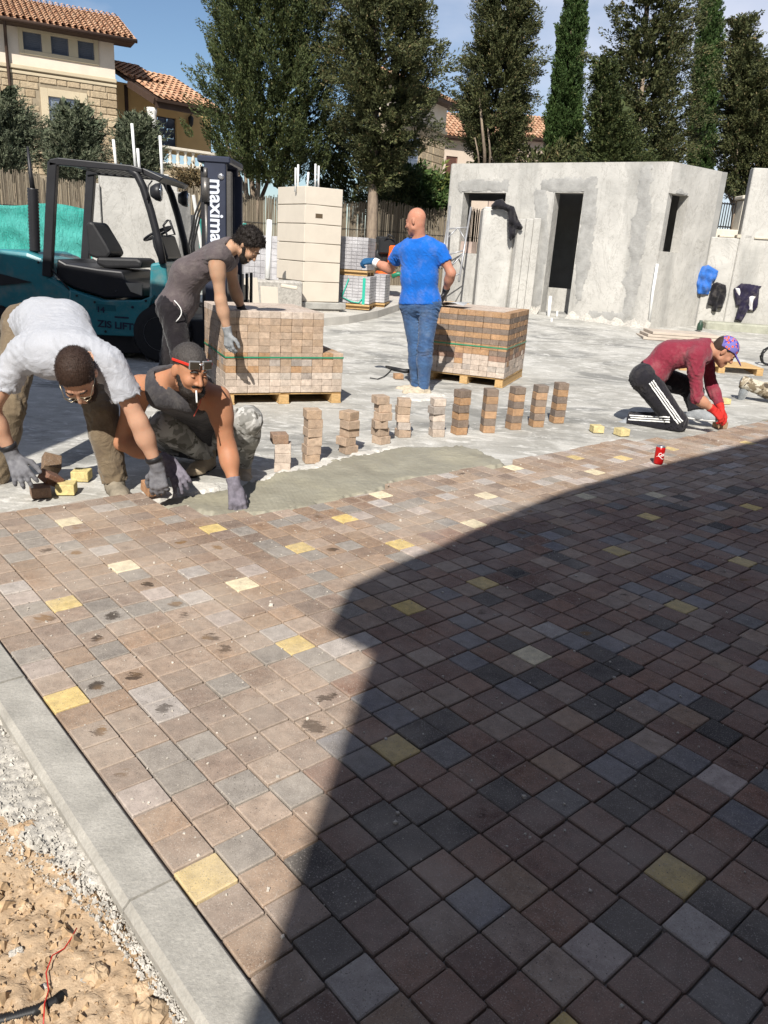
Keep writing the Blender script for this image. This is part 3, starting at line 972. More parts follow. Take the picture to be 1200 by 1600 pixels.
# ---- green debris netting in front of it
def net_mat():
    t = NT('green_netting')
    br = t.n('ShaderNodeTexBrick', Scale=1.0)
    br.inputs['Color1'].default_value = (.035, .235, .20, 1); br.inputs['Color2'].default_value = (.04, .265, .225, 1)
    br.inputs['Mortar'].default_value = (.02, .28, .23, 1)
    br.inputs['Brick Width'].default_value = .055; br.inputs['Row Height'].default_value = .055; br.inputs['Mortar Size'].default_value = .005
    br.offset = 0
    t.l(t.n('ShaderNodeUVMap').outputs['UV'], br.inputs['Vector'])
    col = t.mix(t.ramp(t.noise(1.5, 4), .35, .7), br.outputs['Color'], (.07, .34, .30))
    t.b.inputs['Transmission Weight'].default_value = 0
    return t.done(col, .6, t.bump(t.noise(9, 5, .6, t.vscale((2.2, 2.2, .7)), .8), .9, .06), .25)
M['net'] = net_mat()
def netting(p0, p1, ztop, label, seed):
    nx = max(8, int((p1 - p0).length / .06)); nz = 22
    d = (p1 - p0).normalized(); nrm = Vector((d.y, -d.x, 0))
    vs, uv = [], []
    for j in range(nz + 1):
        for i in range(nx + 1):
            s = i / nx * (p1 - p0).length
            zt = ztop + .05 * math.cos(s * 2 * math.pi / 1.9) - .02
            p = p0 + d * s
            z = gz(p.y) + (zt - gz(p.y)) * j / nz
            w = .05 * math.sin(s * 3.3 + seed + z * 1.5) + .04 * math.sin(s * 11 + z * 5 + seed) + .028 * math.sin(z * 13 + s * 5 + 2 * math.sin(s * 4)) + .018 * math.sin(s * 31 + z * 8)
            vs.append(p + nrm * w + Vector((0, 0, z))); uv.append((s, z))
    fs = [(j * (nx + 1) + i, j * (nx + 1) + i + 1, (j + 1) * (nx + 1) + i + 1, (j + 1) * (nx + 1) + i) for j in range(nz) for i in range(nx)]
    mb = MB(); mb.add(vs, fs, True)
    o = mb.obj('debris_netting', M['net'])
    lay = o.data.uv_layers.new(name='UVMap')
    for li, lp in enumerate(o.data.loops): lay.data[li].uv = uv[lp.vertex_index]
    sm = o.modifiers.new('thickness', 'SOLIDIFY'); sm.thickness = .004
    return tag(o, label, 'netting', 'green debris netting')
netting(Vector((J(-60, 380, 16.4).x, 16.45, 0)), Vector((J(150, 380, 16.6).x, 16.6, 0)), 1.78, 'long sheet of green debris netting behind the forklift cabin', 1)
netting(Vector((J(282, 380, 16.9).x, 16.9, 0)), Vector((J(384, 360, 17.0).x, 17.1, 0)), 1.72, 'short sheet of green debris netting beside the forklift mast', 3)

# ---- houses
def roof_mat():
    t = NT('clay_roof_tile')
    isl = t.geo.outputs['Random Per Island']
    col = t.mix(isl, (.35, .175, .10), (.52, .31, .19))
    col = t.mix(t.ramp(t.noise(6, 5), .5, .72), col, (.55, .40, .27))
    return t.done(col, .85, t.bump(t.noise(40, 4), .3, .01), .2)
M['roof'] = roof_mat()
M['brown'] = pm('dark_brown_timber', (.055, .032, .022), .7, .2, 5, .1)
M['stone_tan'] = None
def stone_mat():
    t = NT('tan_ashlar')
    oi = t.n('ShaderNodeObjectInfo')
    col = t.mix(oi.outputs['Random'], (.34, .26, .165), (.50, .40, .27))
    col = t.mix(1, col, t.ramp(t.noise(9, 5, .65), .3, .7, (.72, .72, .72), (1.1, 1.1, 1.1)), 'MULTIPLY')
    return t.done(col, .9, t.bump(t.noise(14, 5, .7), .8, .04), .2)
M['ashlar'] = stone_mat()
M['mortar_j'] = pm('house_joint', (.30, .245, .17), .95)
def stuccom(name, c): return pm(name, c, .9, .1, 2, .15, 60, .01, fine=.06)
M['house_cream'] = stuccom('cream_stucco', (.66, .565, .46))
M['house_trim'] = stuccom('sand_trim', (.50, .42, .29))
M['house_ochre'] = stuccom('ochre_stucco', (.56, .37, .17))
M['house_pink'] = stuccom('pink_stucco', (.44, .325, .27))
M['shut_dark'] = flat('slate_shutter', (.10, .115, .15), .6)
M['shut_blue'] = flat('blue_grey_shutter', (.34, .40, .50), .6)
def tile_roof(name, A, B, up, n_rows, par, wid=.24, mat=None):
    n_rows, wid = int(n_rows * 1.35), wid * .78
    """barrel tiles on the slope from eave A->B, 'up' the slope vector; each tile real geometry"""
    A, B, up = Vector(A), Vector(B), Vector(up)
    d = (B - A); L = d.length; d.normalize()
    nrm = d.cross(up).normalized()
    if nrm.z < 0: nrm = -nrm
    n = int(L / wid)
    V, Fq = [], []
    seg = 5
    ul = up / n_rows
    rr_ = random.Random(3)
    for r_ in range(n_rows):
        for c in range(n):
            for kind in (0, 1):
                o = A + d * (c + .5 + .5 * kind) * wid + ul * r_ + nrm * (0.0 if kind else .02) + d * rr_.uniform(-.01, .01)
                b = len(V)
                for e in (0, 1):
                    rad = wid * (.36 if e == 0 else .30)
                    for k in range(seg + 1):
                        an = math.pi * k / seg
                        sg = 1 if kind == 0 else -.55
                        V.append(o + ul * e * 1.12 + d * (-math.cos(an)) * rad + nrm * (math.sin(an) * rad * sg + .03 * (1 - e)))
                for k in range(seg): Fq.append((b + k, b + k + 1, b + seg + 2 + k, b + seg + 1 + k))
    o = np_mesh(name, [tuple(v) for v in V], Fq, mat or M['roof'], True)
    rel(o, par); o['kind'] = 'stuff'
    mb = MB()
    off = nrm * -.03
    mb.add([A + off, B + off, B + up + off, A + up + off, A + off * 4, B + off * 4, B + up + off * 4, A + up + off * 4], [(0, 1, 2, 3), (7, 6, 5, 4), (0, 4, 5, 1), (1, 5, 6, 2), (2, 6, 7, 3), (3, 7, 4, 0)])
    rel(mb.obj('roof_deck', M['brown']), par)
def shutter(w, par, rect, mat, nsl=9, out=-.06, leaves=1):
    a, b, c, d = rect
    for q in range(leaves):
        a_, b_ = a + (b - a) * q / leaves + .008, a + (b - a) * (q + 1) / leaves - .008
        mb = MB()
        fw = .045
        for (s0, s1, z0, z1) in ((a_, a_ + fw, c, d), (b_ - fw, b_, c, d), (a_ + fw, b_ - fw, c, c + fw), (a_ + fw, b_ - fw, d - fw, d)):
            w.box(mb, s0, s1, z0, z1, out - .04, out)
        sh = rel(mb.obj('shutter', mat), par)
        for k in range(nsl):
            mb = MB()
            z = c + fw + (d - c - 2 * fw) * (k + .5) / nsl
            hgt = (d - c - 2 * fw) / nsl
            cc = w.p((a_ + b_) / 2, z, out - .022)
            mb.box(cc, (b_ - a_ - 2 * fw, .012, hgt * 1.05), w.R @ Euler((.55, 0, 0)).to_matrix())
            s_ = mb.obj('slat', mat)
            s_.parent = sh
def surround(w, par, rect, wd, mat, name='window_surround', out=.05):
    a, b, c, d = rect
    mb = MB()
    for (s0, s1, z0, z1) in ((a - wd, a, c - wd, d + wd), (b, b + wd, c - wd, d + wd), (a, b, d, d + wd), (a, b, c - wd, c)):
        w.box(mb, s0, s1, z0, z1, -.05, out, .008)
    rel(mb.obj(name, mat), par)

def house_base(w, thick, z0, z1, depth, mat, par, ops=(), nm='wall'):
    mb = MB(); w.holes(mb, 0, w.L, z0, z1, thick, list(ops))
    rel(mb.obj(nm, mat), par)

# house 1, stone below and cream stucco above
h1R = J(186, 250, 30.0)
dirw = Vector((.88, .475, 0)).normalized()
h1L = Vector((h1R.x, h1R.y, 0)) - dirw * 7.8
H1 = Wall(h1L, h1R)
h1 = thing('house', 'two storey house with cream stucco over tan stone and a clay tile roof', 'house', (h1R.x, h1R.y, 0))
zst = H1.sz(185, 131)[1]; zev = H1.sz(184, 68)[1]; zbot = gz(30) - .2
wins = [H1.rect(*r_) for r_ in ((36, 50, 65, 79), (80, 58, 107, 86), (122, 67, 147, 93))]
zt = max(w[3] for w in wins); zl = min(w[2] for w in wins)
zl, zt = sum(w[2] for w in wins) / 3, sum(w[3] for w in wins) / 3
wins = [(a, b, zl, zt) for a, b, c, d in wins]
low = H1.rect(77, 154, 126, 197)
house_base(H1, .3, zst, zev + .3, 5, M['house_cream'], h1, wins, 'upper_wall')
house_base(H1, .3, zbot, zst - .002, 5, M['mortar_j'], h1, [low], 'lower_wall')
H1s = Wall(h1R, Vector((h1R.x - .475 * -6, h1R.y + 6 * .88, 0)) if False else Vector((h1R.x + (-H1.n.x) * 6, h1R.y + (-H1.n.y) * 6, 0)))
mb = MB(); H1s.box(mb, .302, 6, zbot, zev + .25, -.3, 0)
rel(mb.obj('gable_wall', M['house_cream']), h1)
surround(H1, h1, (wins[0][0], wins[-1][1], wins[0][2], wins[0][3]), .14, M['house_trim'])
for a, b in ((wins[0][1], wins[1][0]), (wins[1][1], wins[2][0])):
    mb = MB(); H1.box(mb, a + .003, b - .003, wins[0][2], wins[0][3], .002, .035); rel(mb.obj('window_mullion', M['house_trim']), h1)
for w_ in wins: shutter(H1, h1, w_, M['shut_dark'], 8)
surround(H1, h1, low, .24, M['house_trim'])
shutter(H1, h1, low, M['shut_blue'], 12, -.05, 2)
mb = MB(); H1.box(mb, -.02, H1.L + .03, zst + .004, zst + .12, .003, .08, .01); H1.box(mb, -.02, H1.L + .03, zst - .14, zst - .05, .003, .05, .01)
rel(mb.obj('string_course', M['house_trim']), h1)
# ashlar stones
st_mesh = {}
def ashlar(w, par, s0, s1, z0, z1, avoid, rowh, lens, limit=280, seed=1):
    rnd = random.Random(seed)
    n = 0
    z = z1
    for row in range(200):
        h = rowh * rnd.choice((.85, 1, 1, 1.15))
        if z - h < z0: break
        s = s1
        while s > s0 + .1:
            L = rnd.choice(lens)
            a, b = max(s - L, s0), s
            for (qa, qb, qc, qd) in avoid:
                if z - h < qd and z > qc and b > qa and a < qb:
                    if b > qb: a = max(a, qb)
                    else: b = a = min(a, qa)
            if b - a > .06 and n < limit:
                key = (round(b - a, 1), round(h, 2), rnd.randrange(2))
                if key not in st_mesh:
                    m_ = MB(); m_.box((0, 0, 0), (max(.08, key[0] - .02), .1, key[1] - .018), None, 0, .022)
                    st_mesh[key] = m_.mesh('stone', M['ashlar'])
                o = bpy.data.objects.new('stone', st_mesh[key]); link(o)
                sc = (b - a - .018) / max(.08, key[0] - .02)
                o.matrix_world = Matrix.Translation(w.p((a + b) / 2, z - h / 2, -.02 + rnd.uniform(-.012, .015))) @ w.R.to_4x4() @ Matrix.Diagonal((sc, 1, 1, 1))
                rel(o, par); n += 1
            s = (a if b - a > .001 else min(s - L, s - .1))
        z -= h
av = [(low[0] - .25, low[1] + .25, low[2] - .25, low[3] + .25)]
s_lim = H1.sz(-25, 180)[0]
ashlar(H1, h1, max(0, s_lim), H1.L + .03, H1.sz(185, 290)[1], zst - .15, av, .22, (.36, .42, .5, .56, .32), 285, 2)
# roof
ev0, ev1 = H1.p(-.4, zev + .10, .62), H1.p(H1.L + .62, zev + .10, .62)
tile_roof('roof_tiles', ev0, ev1, -H1.n * 3.4 + Vector((0, 0, 1.35)), 9, h1, .25)
mb = MB(); H1.box(mb, -.4, H1.L + .6, zev - .02, zev + .05, -.25, .55)
rel(mb.obj('soffit', M['brown']), h1)
mb = MB(); mb.tube([H1.p(-.4, zev + .03, .68), H1.p(H1.L + .66, zev + .03, .68)], .065, 8)
sx = H1.sz(11, 90)[0]
mb.tube([H1.p(sx - .02, zev, .62), H1.p(sx, zev - .35, .12), H1.p(sx, zst, .12), H1.p(sx + .02, zst - 1.5, .10), H1.p(sx + .02, .6, .10)], .05, 8)
rel(mb.obj('gutter', M['brown']), h1)

# house 2, ochre with a tiled veranda roof
h2L = J(186, 230, 31.0); h2R = J(330, 230, 33.5)
H2 = Wall(h2L, h2R)
h2 = thing('veranda_house', 'ochre house with tiled veranda roof, blue door and stone balustrade', 'house', (h2L.x, h2L.y, 0))
rd = H2.rect(246, 183, 276, 232)
zb2 = H2.sz(290, 232)[1]
house_base(H2, .3, zb2 - .25, H2.sz(250, 140)[1], 4, M['house_ochre'], h2, [rd], 'wall')
Hf = Wall(H2.p(0, 0, 2.2), H2.p(H2.L, 0, 2.2))
house_base(Hf, .25, gz(30) - .2, Hf.sz(290, 262)[1], 4, M['house_trim'], h2, (), 'terrace_wall')
ashlar(Hf, h2, Hf.sz(250, 275)[0], Hf.L, Hf.sz(290, 300)[1], Hf.sz(290, 264)[1] - .05, [], .25, (.45, .55, .65), 60, 5)
shutter(H2, h2, rd, flat('navy_door', (.055, .075, .13), .5), 3, -.12, 2)
e0, e1 = Hf.p(Hf.sz(192, 132)[0], Hf.sz(240, 150)[1], .5), Hf.p(Hf.sz(335, 168)[0], Hf.sz(240, 150)[1], .5)
e0 = Hf.p(Hf.sz(236, 150)[0], 0, .5); ze = Hf.sz(237, 153)[1] - .03; e0.z = ze; e1.z = ze
tile_roof('roof_tiles', e0, e1, -Hf.n * 3.6 + Vector((0, 0, 1.35)), 8, h2, .27)
tile_roof('roof_tiles', H2.p(0, ze + .75, .9), H2.p(H2.sz(246, 150)[0], ze + .75, .9), -Hf.n * 2.4 + Vector((0, 0, .85)), 6, h2, .27)
mb = MB()
Hf.box(mb, Hf.sz(237, 150)[0], Hf.L, ze - .28, ze - .06, .2, .32); mb.beam(H2.p(.1, ze + .55, .9), Hf.p(Hf.sz(237, 150)[0], ze - .1, .3), .16, .2)
mb.tube([H2.p(.25, ze + .6, .25), H2.p(.25, zb2 - .2, .25)], .07, 8)
rel(mb.obj('eave_beam', M['brown']), h2)
s_c = Hf.sz(238, 190)[0]; zc0 = Hf.sz(238, 232)[1]
mb = MB(); mb.lathe([(.19, zc0), (.19, zc0 + .12), (.15, zc0 + .2), (.135, ze - .5), (.17, ze - .4), (.18, ze - .28)], Hf.p(s_c, 0, 0), 14)
rel(mb.obj('column', pm('white_column', (.74, .72, .68), .7)), h2)
mb = MB()
zr1, zr0 = Hf.sz(280, 231)[1], Hf.sz(280, 259)[1]
sA, sB = Hf.sz(248, 240)[0], Hf.L
Hf.box(mb, sA, sB, zr1 - .09, zr1, -.16, .08, .01); Hf.box(mb, sA, sB, zr0 - .06, zr0 + .05, -.16, .08, .01)
rel(mb.obj('balustrade_rail', M['stonew']), h2)
k = sA + .15
while k < sB:
    mb = MB(); hgt = zr1 - zr0 - .14
    mb.lathe([(.07, 0), (.07, .05), (.04, .09), (.085, hgt * .35), (.04, hgt * .8), (.065, hgt - .05), (.065, hgt)], Hf.p(k, zr0 + .05, -.04), 10)
    rel(mb.obj('baluster', M['stonew']), h2); k += .30
mb = MB(); lm = H2.p(H2.sz(296, 190)[0], H2.sz(296, 190)[1], .12)
mb.lathe([(.03, -.2), (.09, -.1), (.11, .12), (.05, .2)], lm, 8); mb.beam(lm + Vector((0, 0, .22)), lm - Vector((0, -.15, -.3)), .03, .03)
rel(mb.obj('wall_lantern', M['iron']), h2)

# house 3 behind the second tree, house 4 and 5 pink
h3R = J(694, 230, 36.0); h3L = J(600, 230, 31.5)
H3 = Wall(h3L, h3R)
h3 = thing('stone_house', 'tan stone house with cream upper storey half hidden behind the second cypress', 'house', (h3R.x, h3R.y, 0))
zs3 = H3.sz(690, 209)[1]; ze3 = H3.sz(690, 160)[1]
o3 = H3.rect(636, 212, 655, 282)
house_base(H3, .3, zs3 + .002, ze3, 4, M['house_cream'], h3, (), 'upper_wall')
house_base(H3, .3, gz(36) - .2, zs3, 4, M['mortar_j'], h3, [o3], 'lower_wall')
shutter(H3, h3, (o3[0], o3[1], max(o3[2], 1.2), o3[3]), M['shut_blue'], 14)
ashlar(H3, h3, H3.sz(640, 240)[0], H3.L + .04, H3.sz(690, 300)[1], zs3 - .06, [(o3[0], o3[1], o3[2], o3[3])], .29, (.5, .62, .7, .45), 150, 8)
mb = MB(); H3.box(mb, -.05, H3.L + .05, zs3 + .005, zs3 + .12, .003, .08); rel(mb.obj('string_course', M['house_trim']), h3)
H3s = Wall(h3R, h3R - H3.n * 6)
mb = MB(); H3s.box(mb, .302, 1.6, gz(36) - .2, ze3 - .01, -.3, 0); rel(mb.obj('side_wall', M['house_pink']), h3)
tile_roof('roof_tiles', H3.p(-.3, ze3 - .05, .6), H3.p(H3.L + .75, ze3 - .05, .6), -H3.n * 3 + Vector((0, 0, 1.1)), 7, h3, .27)
mb = MB(); H3.box(mb, -.3, H3.L + .7, ze3 - .13, ze3 - .03, -.2, .55); rel(mb.obj('soffit', M['brown']), h3)
def small_house(name, label, x0, x1, yr, Y, par_mat, wrect):
    a, b = J(x0, 240, Y), J(x1, 240, Y + .8)
    w = Wall(a, b); t = thing(name, label, 'house', (a.x, a.y, 0))
    ze = w.sz((x0 + x1) / 2, yr)[1]
    ops = [w.rect(*wrect)] if wrect else []
    house_base(w, .3, gz(40) - .2, ze, 4, par_mat, t, ops, 'wall')
    for r_ in ops: shutter(w, t, r_, pm('brown_shutter', (.20, .10, .075), .8), 10)
    tile_roof('roof_tiles', w.p(-.3, ze - .02, .5), w.p(w.L + .4, ze - .02, .5), -w.n * 3.2 + Vector((0, 0, 1.4)), 7, t, .28)
    mb = MB(); w.box(mb, -.3, w.L + .3, ze - .16, ze - .05, -.1, .42); rel(mb.obj('soffit', M['brown']), t)
    return t
small_house('pink_house', 'pink stucco house with brown shutter seen just right of the stone house', 694, 770, 216, 40, stuccom('beige_stucco', (.50, .41, .33)), (696, 244, 714, 280))
small_house('far_house', 'pinkish house glimpsed between the third and fourth cypress above the grey building', 770, 870, 214, 42, stuccom('rose_stucco', (.46, .36, .30)), None)

# ---- building behind the camera whose shade lies over the paving
Hb, off = 5.6, 5.6 / math.tan(SUN_EL)
sdx, sdy = math.sin(SUN_AZ), math.cos(SUN_AZ)
def toward_sun(x, y, h):
    k = h / math.tan(SUN_EL)
    return Vector((x - sdx * k, y - sdy * k, h))
near = thing('street_building', 'plain rendered building behind the viewpoint that shades the paving', 'building', (0, 0, 0))
pts_eave = [toward_sun(*G(px, py, 0)[:2], Hb) for px, py in ((545, 915), (590, 893), (640, 871), (700, 846), (760, 818), (820, 791), (880, 768), (960, 744), (1040, 724), (1120, 704), (1200, 683))]
eA = pts_eave[0]; eB = pts_eave[-1]
ed = Vector((EU[0], EU[1], 0)).normalized()
ed = Vector((eB.x - eA.x, eB.y - eA.y, 0)).normalized()
en = Vector((ed.y, -ed.x, 0))
corner = toward_sun(*G(566, 1085, 0)[:2], Hb - .55)
q0_ = Vector((eA.x, eA.y, 0)) + en * .30       # where the sun line through the shadow edge meets the wall face
pA, pB = G(567, 1058, 0), G(406, 1558, 0)
d1 = Vector((pA.x - pB.x, pA.y - pB.y, 0)).normalized()
d1 = Vector((sdx, sdy, 0))
w_ = Vector(((pA.x + pB.x) / 2 - .004, (pA.y + pB.y) / 2, 0)) - q0_
s_c = (w_.x * d1.y - w_.y * d1.x) / (ed.x * d1.y - ed.y * d1.x)
M['near_wall'] = pm('near_render', (.26, .23, .20), .9, .1, 2, .2, 40, .01)
mb = MB()
base_pts = [Vector((eA.x, eA.y, 0)) + ed * s_c + en * .30, Vector((eA.x, eA.y, 0)) + ed * 26 + en * .30, Vector((eA.x, eA.y, 0)) + ed * 26 + en * 6, Vector((eA.x, eA.y, 0)) + ed * s_c + en * 6]
mb.prism([(p.x, p.y) for p in base_pts], 'z', Hb - .14, None, (0, 0, -.1))
rel(mb.obj('wall', M['near_wall']), near)
mb = MB()
q = [Vector((p.x, p.y, 0)) for p in pts_eave]
outl = q + [eA + ed * 27, eA + ed * 27 + en * 6.5, eA + en * 6.5 + ed * 0]
outl = [Vector((p.x, p.y, 0)) for p in outl]
mb.prism([(p.x, p.y) for p in outl], 'z', .36, None, (0, 0, Hb - .36))
rel(mb.obj('eaves', M['near_wall']), near)
# second plain building, left of the viewpoint
side = thing('side_building', 'plain rendered building left of the viewpoint that shades the forklift', 'building', (-5, 0, 0))
Rs = Euler((0, 0, -SUN_AZ)).to_matrix()
sc_ = Vector((-2.42, 3.75, 0)) + Rs @ Vector((-3, -5, 0))
mb = MB(); mb.box((sc_.x, sc_.y, 2.55), (6, 10, 5.3), Rs); rel(mb.obj('wall', M['near_wall']), side)
mb = MB(); mb.box((sc_.x, sc_.y, 5.3), (6.04, 10.04, .2), Rs); rel(mb.obj('parapet', M['near_wall']), side)

# ================================================================== PALLETS AND PAVER PACKS
M['wood'] = pm('pallet_wood', (.52, .34, .155), .8, .25, 9, .3, 50, .004, streak=(2, 9, 9))
M['strap'] = flat('green_strap', (.02, .24, .13), .4)
ORG = [(.37, .215, .105), (.40, .235, .12), (.345, .20, .095)]
DBR = [(.175, .132, .105), (.155, .12, .10), (.19, .14, .108)]
TN2 = [(.44, .325, .235), (.40, .29, .20), (.46, .35, .26), (.38, .285, .21)]
PL2 = [(.52, .44, .375), (.48, .405, .34), (.55, .475, .41)]
GY2 = [(.36, .32, .29), (.30, .265, .24), (.42, .38, .34)]
BW, BH = .0985, .0592
brick_me = [paver_mesh('brick', M['brick'], BW - .0008, BW - .0008, BH - .0006, .0025) for _ in range(1)]
brick_me.append(paver_mesh('brick', M['brick'], BW - .002, BW - .0006, BH - .001, .003))

def pallet(name, label, o, dl, dr, wl, wr, z0, boards_along_r=True, group='wooden pallets'):
    """o: front corner; dl, dr: unit vectors along the two faces"""
    t = thing(name, label, 'pallet', (o.x, o.y, z0), 0, group)
    R = Matrix((dl, dr, (0, 0, 1))).transposed()
    if R.determinant() < 0: R = Matrix((dr, dl, (0, 0, 1))).transposed(); wl, wr = wr, wl; dl, dr = dr, dl
    def put(nm, c, s):
        mb = MB(); mb.box(Vector(o.to_tuple()) * 1 + R @ Vector(c) + Vector((0, 0, z0 - o.z)), s, R, 0, .004)
        rel(mb.obj(nm, M['wood']), t)
    n = 7
    for k in range(n):
        put('slat', (wl * (k + .5) / n, wr / 2, .095), (wl / n * .8, wr, .018))
    for k in range(3):
        put('stringer', (wl / 2, .05 + (wr - .1) * k / 2, .05), (wl, .09, .07))
        put('bottom_slat', (wl / 2, .05 + (wr - .1) * k / 2, .008), (wl, .1, .014))
    return t, R

def brick_obj(par, M4, col, mesh=None):
    o = bpy.data.objects.new('brick', mesh or random.choice(brick_me)); link(o)
    o.matrix_world = M4
    o.color = (*col, 1.0)
    if par is not None: rel(o, par)
    return o

def jitc(c, r): m = r.uniform(.88, 1.1); return tuple(k * m for k in c)

def pack(label, o, dl, dr, nl, nr, rows, zbase, colf, exists, vis):
    """rows counted from the bottom; colf(i,j,k) colour, exists(i,j,k), vis(i,j,k) -> single object"""
    t = thing('paver_pack', label, 'paver pack', (o.x, o.y, zbase), 0, 'strapped packs of paving stones')
    R = Matrix((dl, dr, (0, 0, 1))).transposed()
    if R.determinant() < 0: R = Matrix((-dl, dr, (0, 0, 1))).transposed()
    r = random.Random(len(label)); n = 0; V, Fq, tint, uvs = [], [], [], []
    cand = []
    for k in range(rows):
        for i in range(nl):
            for j in range(nr):
                if not exists(i, j, k): continue
                inner = 0 < i < nl - 1 and 0 < j < nr - 1 and exists(i + 1, j, k) and exists(i - 1, j, k) and exists(i, j - 1, k) and k < rows - 1 and exists(i, j, k + 1)
                if inner: continue
                cand.append((not vis(i, j, k), i, j, k))
    cand.sort(key=lambda c: (c[0], -c[3], c[2], c[1]))
    rest = []
    for hid, i, j, k in cand:
        p = o + dl * (BW * (i + .5) + r.uniform(-.0022, .0022)) + dr * (BW * (j + .5) + r.uniform(-.0022, .0022))
        p = Vector((p.x, p.y, zbase + BH * (k + 1)))
        M4 = Matrix.Translation(p) @ R.to_4x4() @ Matrix.Rotation(r.uniform(-.02, .02), 4, 'Z')
        if not hid and n < 290: brick_obj(t, M4, jitc(colf(i, j, k, r), r)); n += 1
        else: rest.append((M4, jitc(colf(i, j, k, r), r)))
    if rest:
        me = brick_me[0]
        bv_ = [v.co.copy() for v in me.vertices]; bf_ = [tuple(p.vertices) for p in me.polygons]
        vs, fs, tt = [], [], []
        for M4, c in rest:
            b = len(vs); vs.extend([M4 @ v for v in bv_]); fs.extend([tuple(b + q for q in f) for f in bf_]); tt.extend([(*c, 1)] * len(bv_))
        m2 = bpy.data.meshes.new('inner_bricks'); m2.from_pydata(vs, [], fs); m2.materials.append(M['brick_far'])
        a = m2.color_attributes.new('tint', 'FLOAT_COLOR', 'POINT'); a.data.foreach_set('color', np.array(tt, np.float32).ravel())
        ob = bpy.data.objects.new('inner_bricks', m2); link(ob); rel(ob, t); ob['kind'] = 'stuff'
    return t, R

def strap(par, o, dl, dr, wl, wr, z, h=.012):
    mb = MB()
    e = .004
    for a, b in ((o - dr * e - dl * e, o + dl * (wl + e) - dr * e), (o - dl * e - dr * e, o + dr * (wr + e) - dl * e), (o + dl * (wl + e) - dr * e, o + dl * (wl + e) + dr * wr), (o + dr * (wr + e) - dl * e, o + dr * (wr + e) + dl * wl)):
        mb.beam((a.x, a.y, z), (b.x, b.y, z + random.uniform(-.008, .008)), .003, h)
    rel(mb.obj('strap', M['strap']), par)

# left pallet: eleven stones wide, the two and a half right-hand columns already taken down
ol = G(533, 630); dl = Vector((-1.04, -.46, 0)).normalized(); dr = Vector((dl.y, -dl.x, 0))
if dr.y < 0: dr = -dr
pallet('wooden_pallet', 'wooden pallet under the part used pack beside the bending man', ol, dl, dr, 1.10, 1.0, gz(ol.y))
PZ = .105
def colL(i, j, k, r):
    if k >= 6: return r.choice(TN2) if k < 11 else r.choice(PL2)
    return {5: r.choice(ORG[:2] + TN2), 4: r.choice(GY2 + TN2), 3: r.choice(TN2 + ORG[:1]), 2: r.choice(GY2 + PL2), 1: r.choice(PL2), 0: r.choice(PL2)}[k]
exL = lambda i, j, k: 0 <= i < 11 and 0 <= j < 10 and k < 12 and (k < 6 or i >= 2)
visL = lambda i, j, k: j == 0 or (k == 11) or (k == 5 and i < 2) or (k >= 6 and i == 2 and j < 3) or (i == 10 and j < 5)
tL, _ = pack('part used pack of tan paving stones stepped down at its right end', ol, dl, dr, 11, 10, 12, gz(ol.y) + PZ, colL, exL, visL)
strap(tL, ol, dl, dr, BW * 11, BW * 10, gz(ol.y) + PZ + BH * 5.35)

# right pallet: full pack in orange and dark layers
orr = G(785, 607); dr2 = Vector((math.cos(math.radians(70)), math.sin(math.radians(70)), 0)); dl2 = Vector((-dr2.y, dr2.x, 0))
pallet('wooden_pallet', 'wooden pallet under the full pack of orange and dark layers', orr, dl2, dr2, .92, 1.1, gz(orr.y))
NR = 12
def colR(i, j, k, r):
    kk = NR - 1 - k
    if kk == 0: return r.choice(ORG) if j < 1 or i == 0 else r.choice(PL2)
    if kk < 7: return r.choice(ORG) if kk % 2 == 0 else r.choice(DBR)
    if kk == 7: return r.choice(ORG + DBR)
    if kk == 8: return r.choice([(.25, .15, .105), (.28, .17, .12)] + PL2[:1])
    if kk == 9: return r.choice(PL2 + ORG[:1])
    return r.choice(PL2) if kk != 10 else r.choice(GY2 + PL2)
exR = lambda i, j, k: 0 <= i < 9 and 0 <= j < 11 and 0 <= k < NR
visR = lambda i, j, k: j == 0 or i == 0 or k == NR - 1
bh_save = BH
tR, _ = pack('full pack of paving stones in orange and dark layers behind the row of stacks', orr, dl2, dr2, 9, 11, NR, gz(orr.y) + PZ, colR, exR, visR)
strap(tR, orr, dl2, dr2, BW * 9, BW * 11, gz(orr.y) + PZ + BH * 5.6)
mb = MB()     # grey plastic sheet flap and loose strap lying on top
zt = gz(orr.y) + PZ + BH * NR + .004
q0 = orr + dl2 * .55 + dr2 * .05
vs = [q0 + dl2 * a + dr2 * b + Vector((0, 0, zt + .03 * math.sin(a * 9 + b * 5) + .03 - orr.z)) for b in (0, .12, .25, .38) for a in (0, .1, .2, .3, .4)]
mb.add(vs, [(r_ * 5 + c_, r_ * 5 + c_ + 1, r_ * 5 + c_ + 6, r_ * 5 + c_ + 5) for r_ in range(3) for c_ in range(4)], True)
o = mb.obj('plastic_sheet', flat('grey_plastic', (.42, .43, .44), .3)); tag(o, 'crumpled grey plastic sheet on top of the orange and dark pack', 'plastic sheet')
o.modifiers.new('t', 'SOLIDIFY').thickness = .003

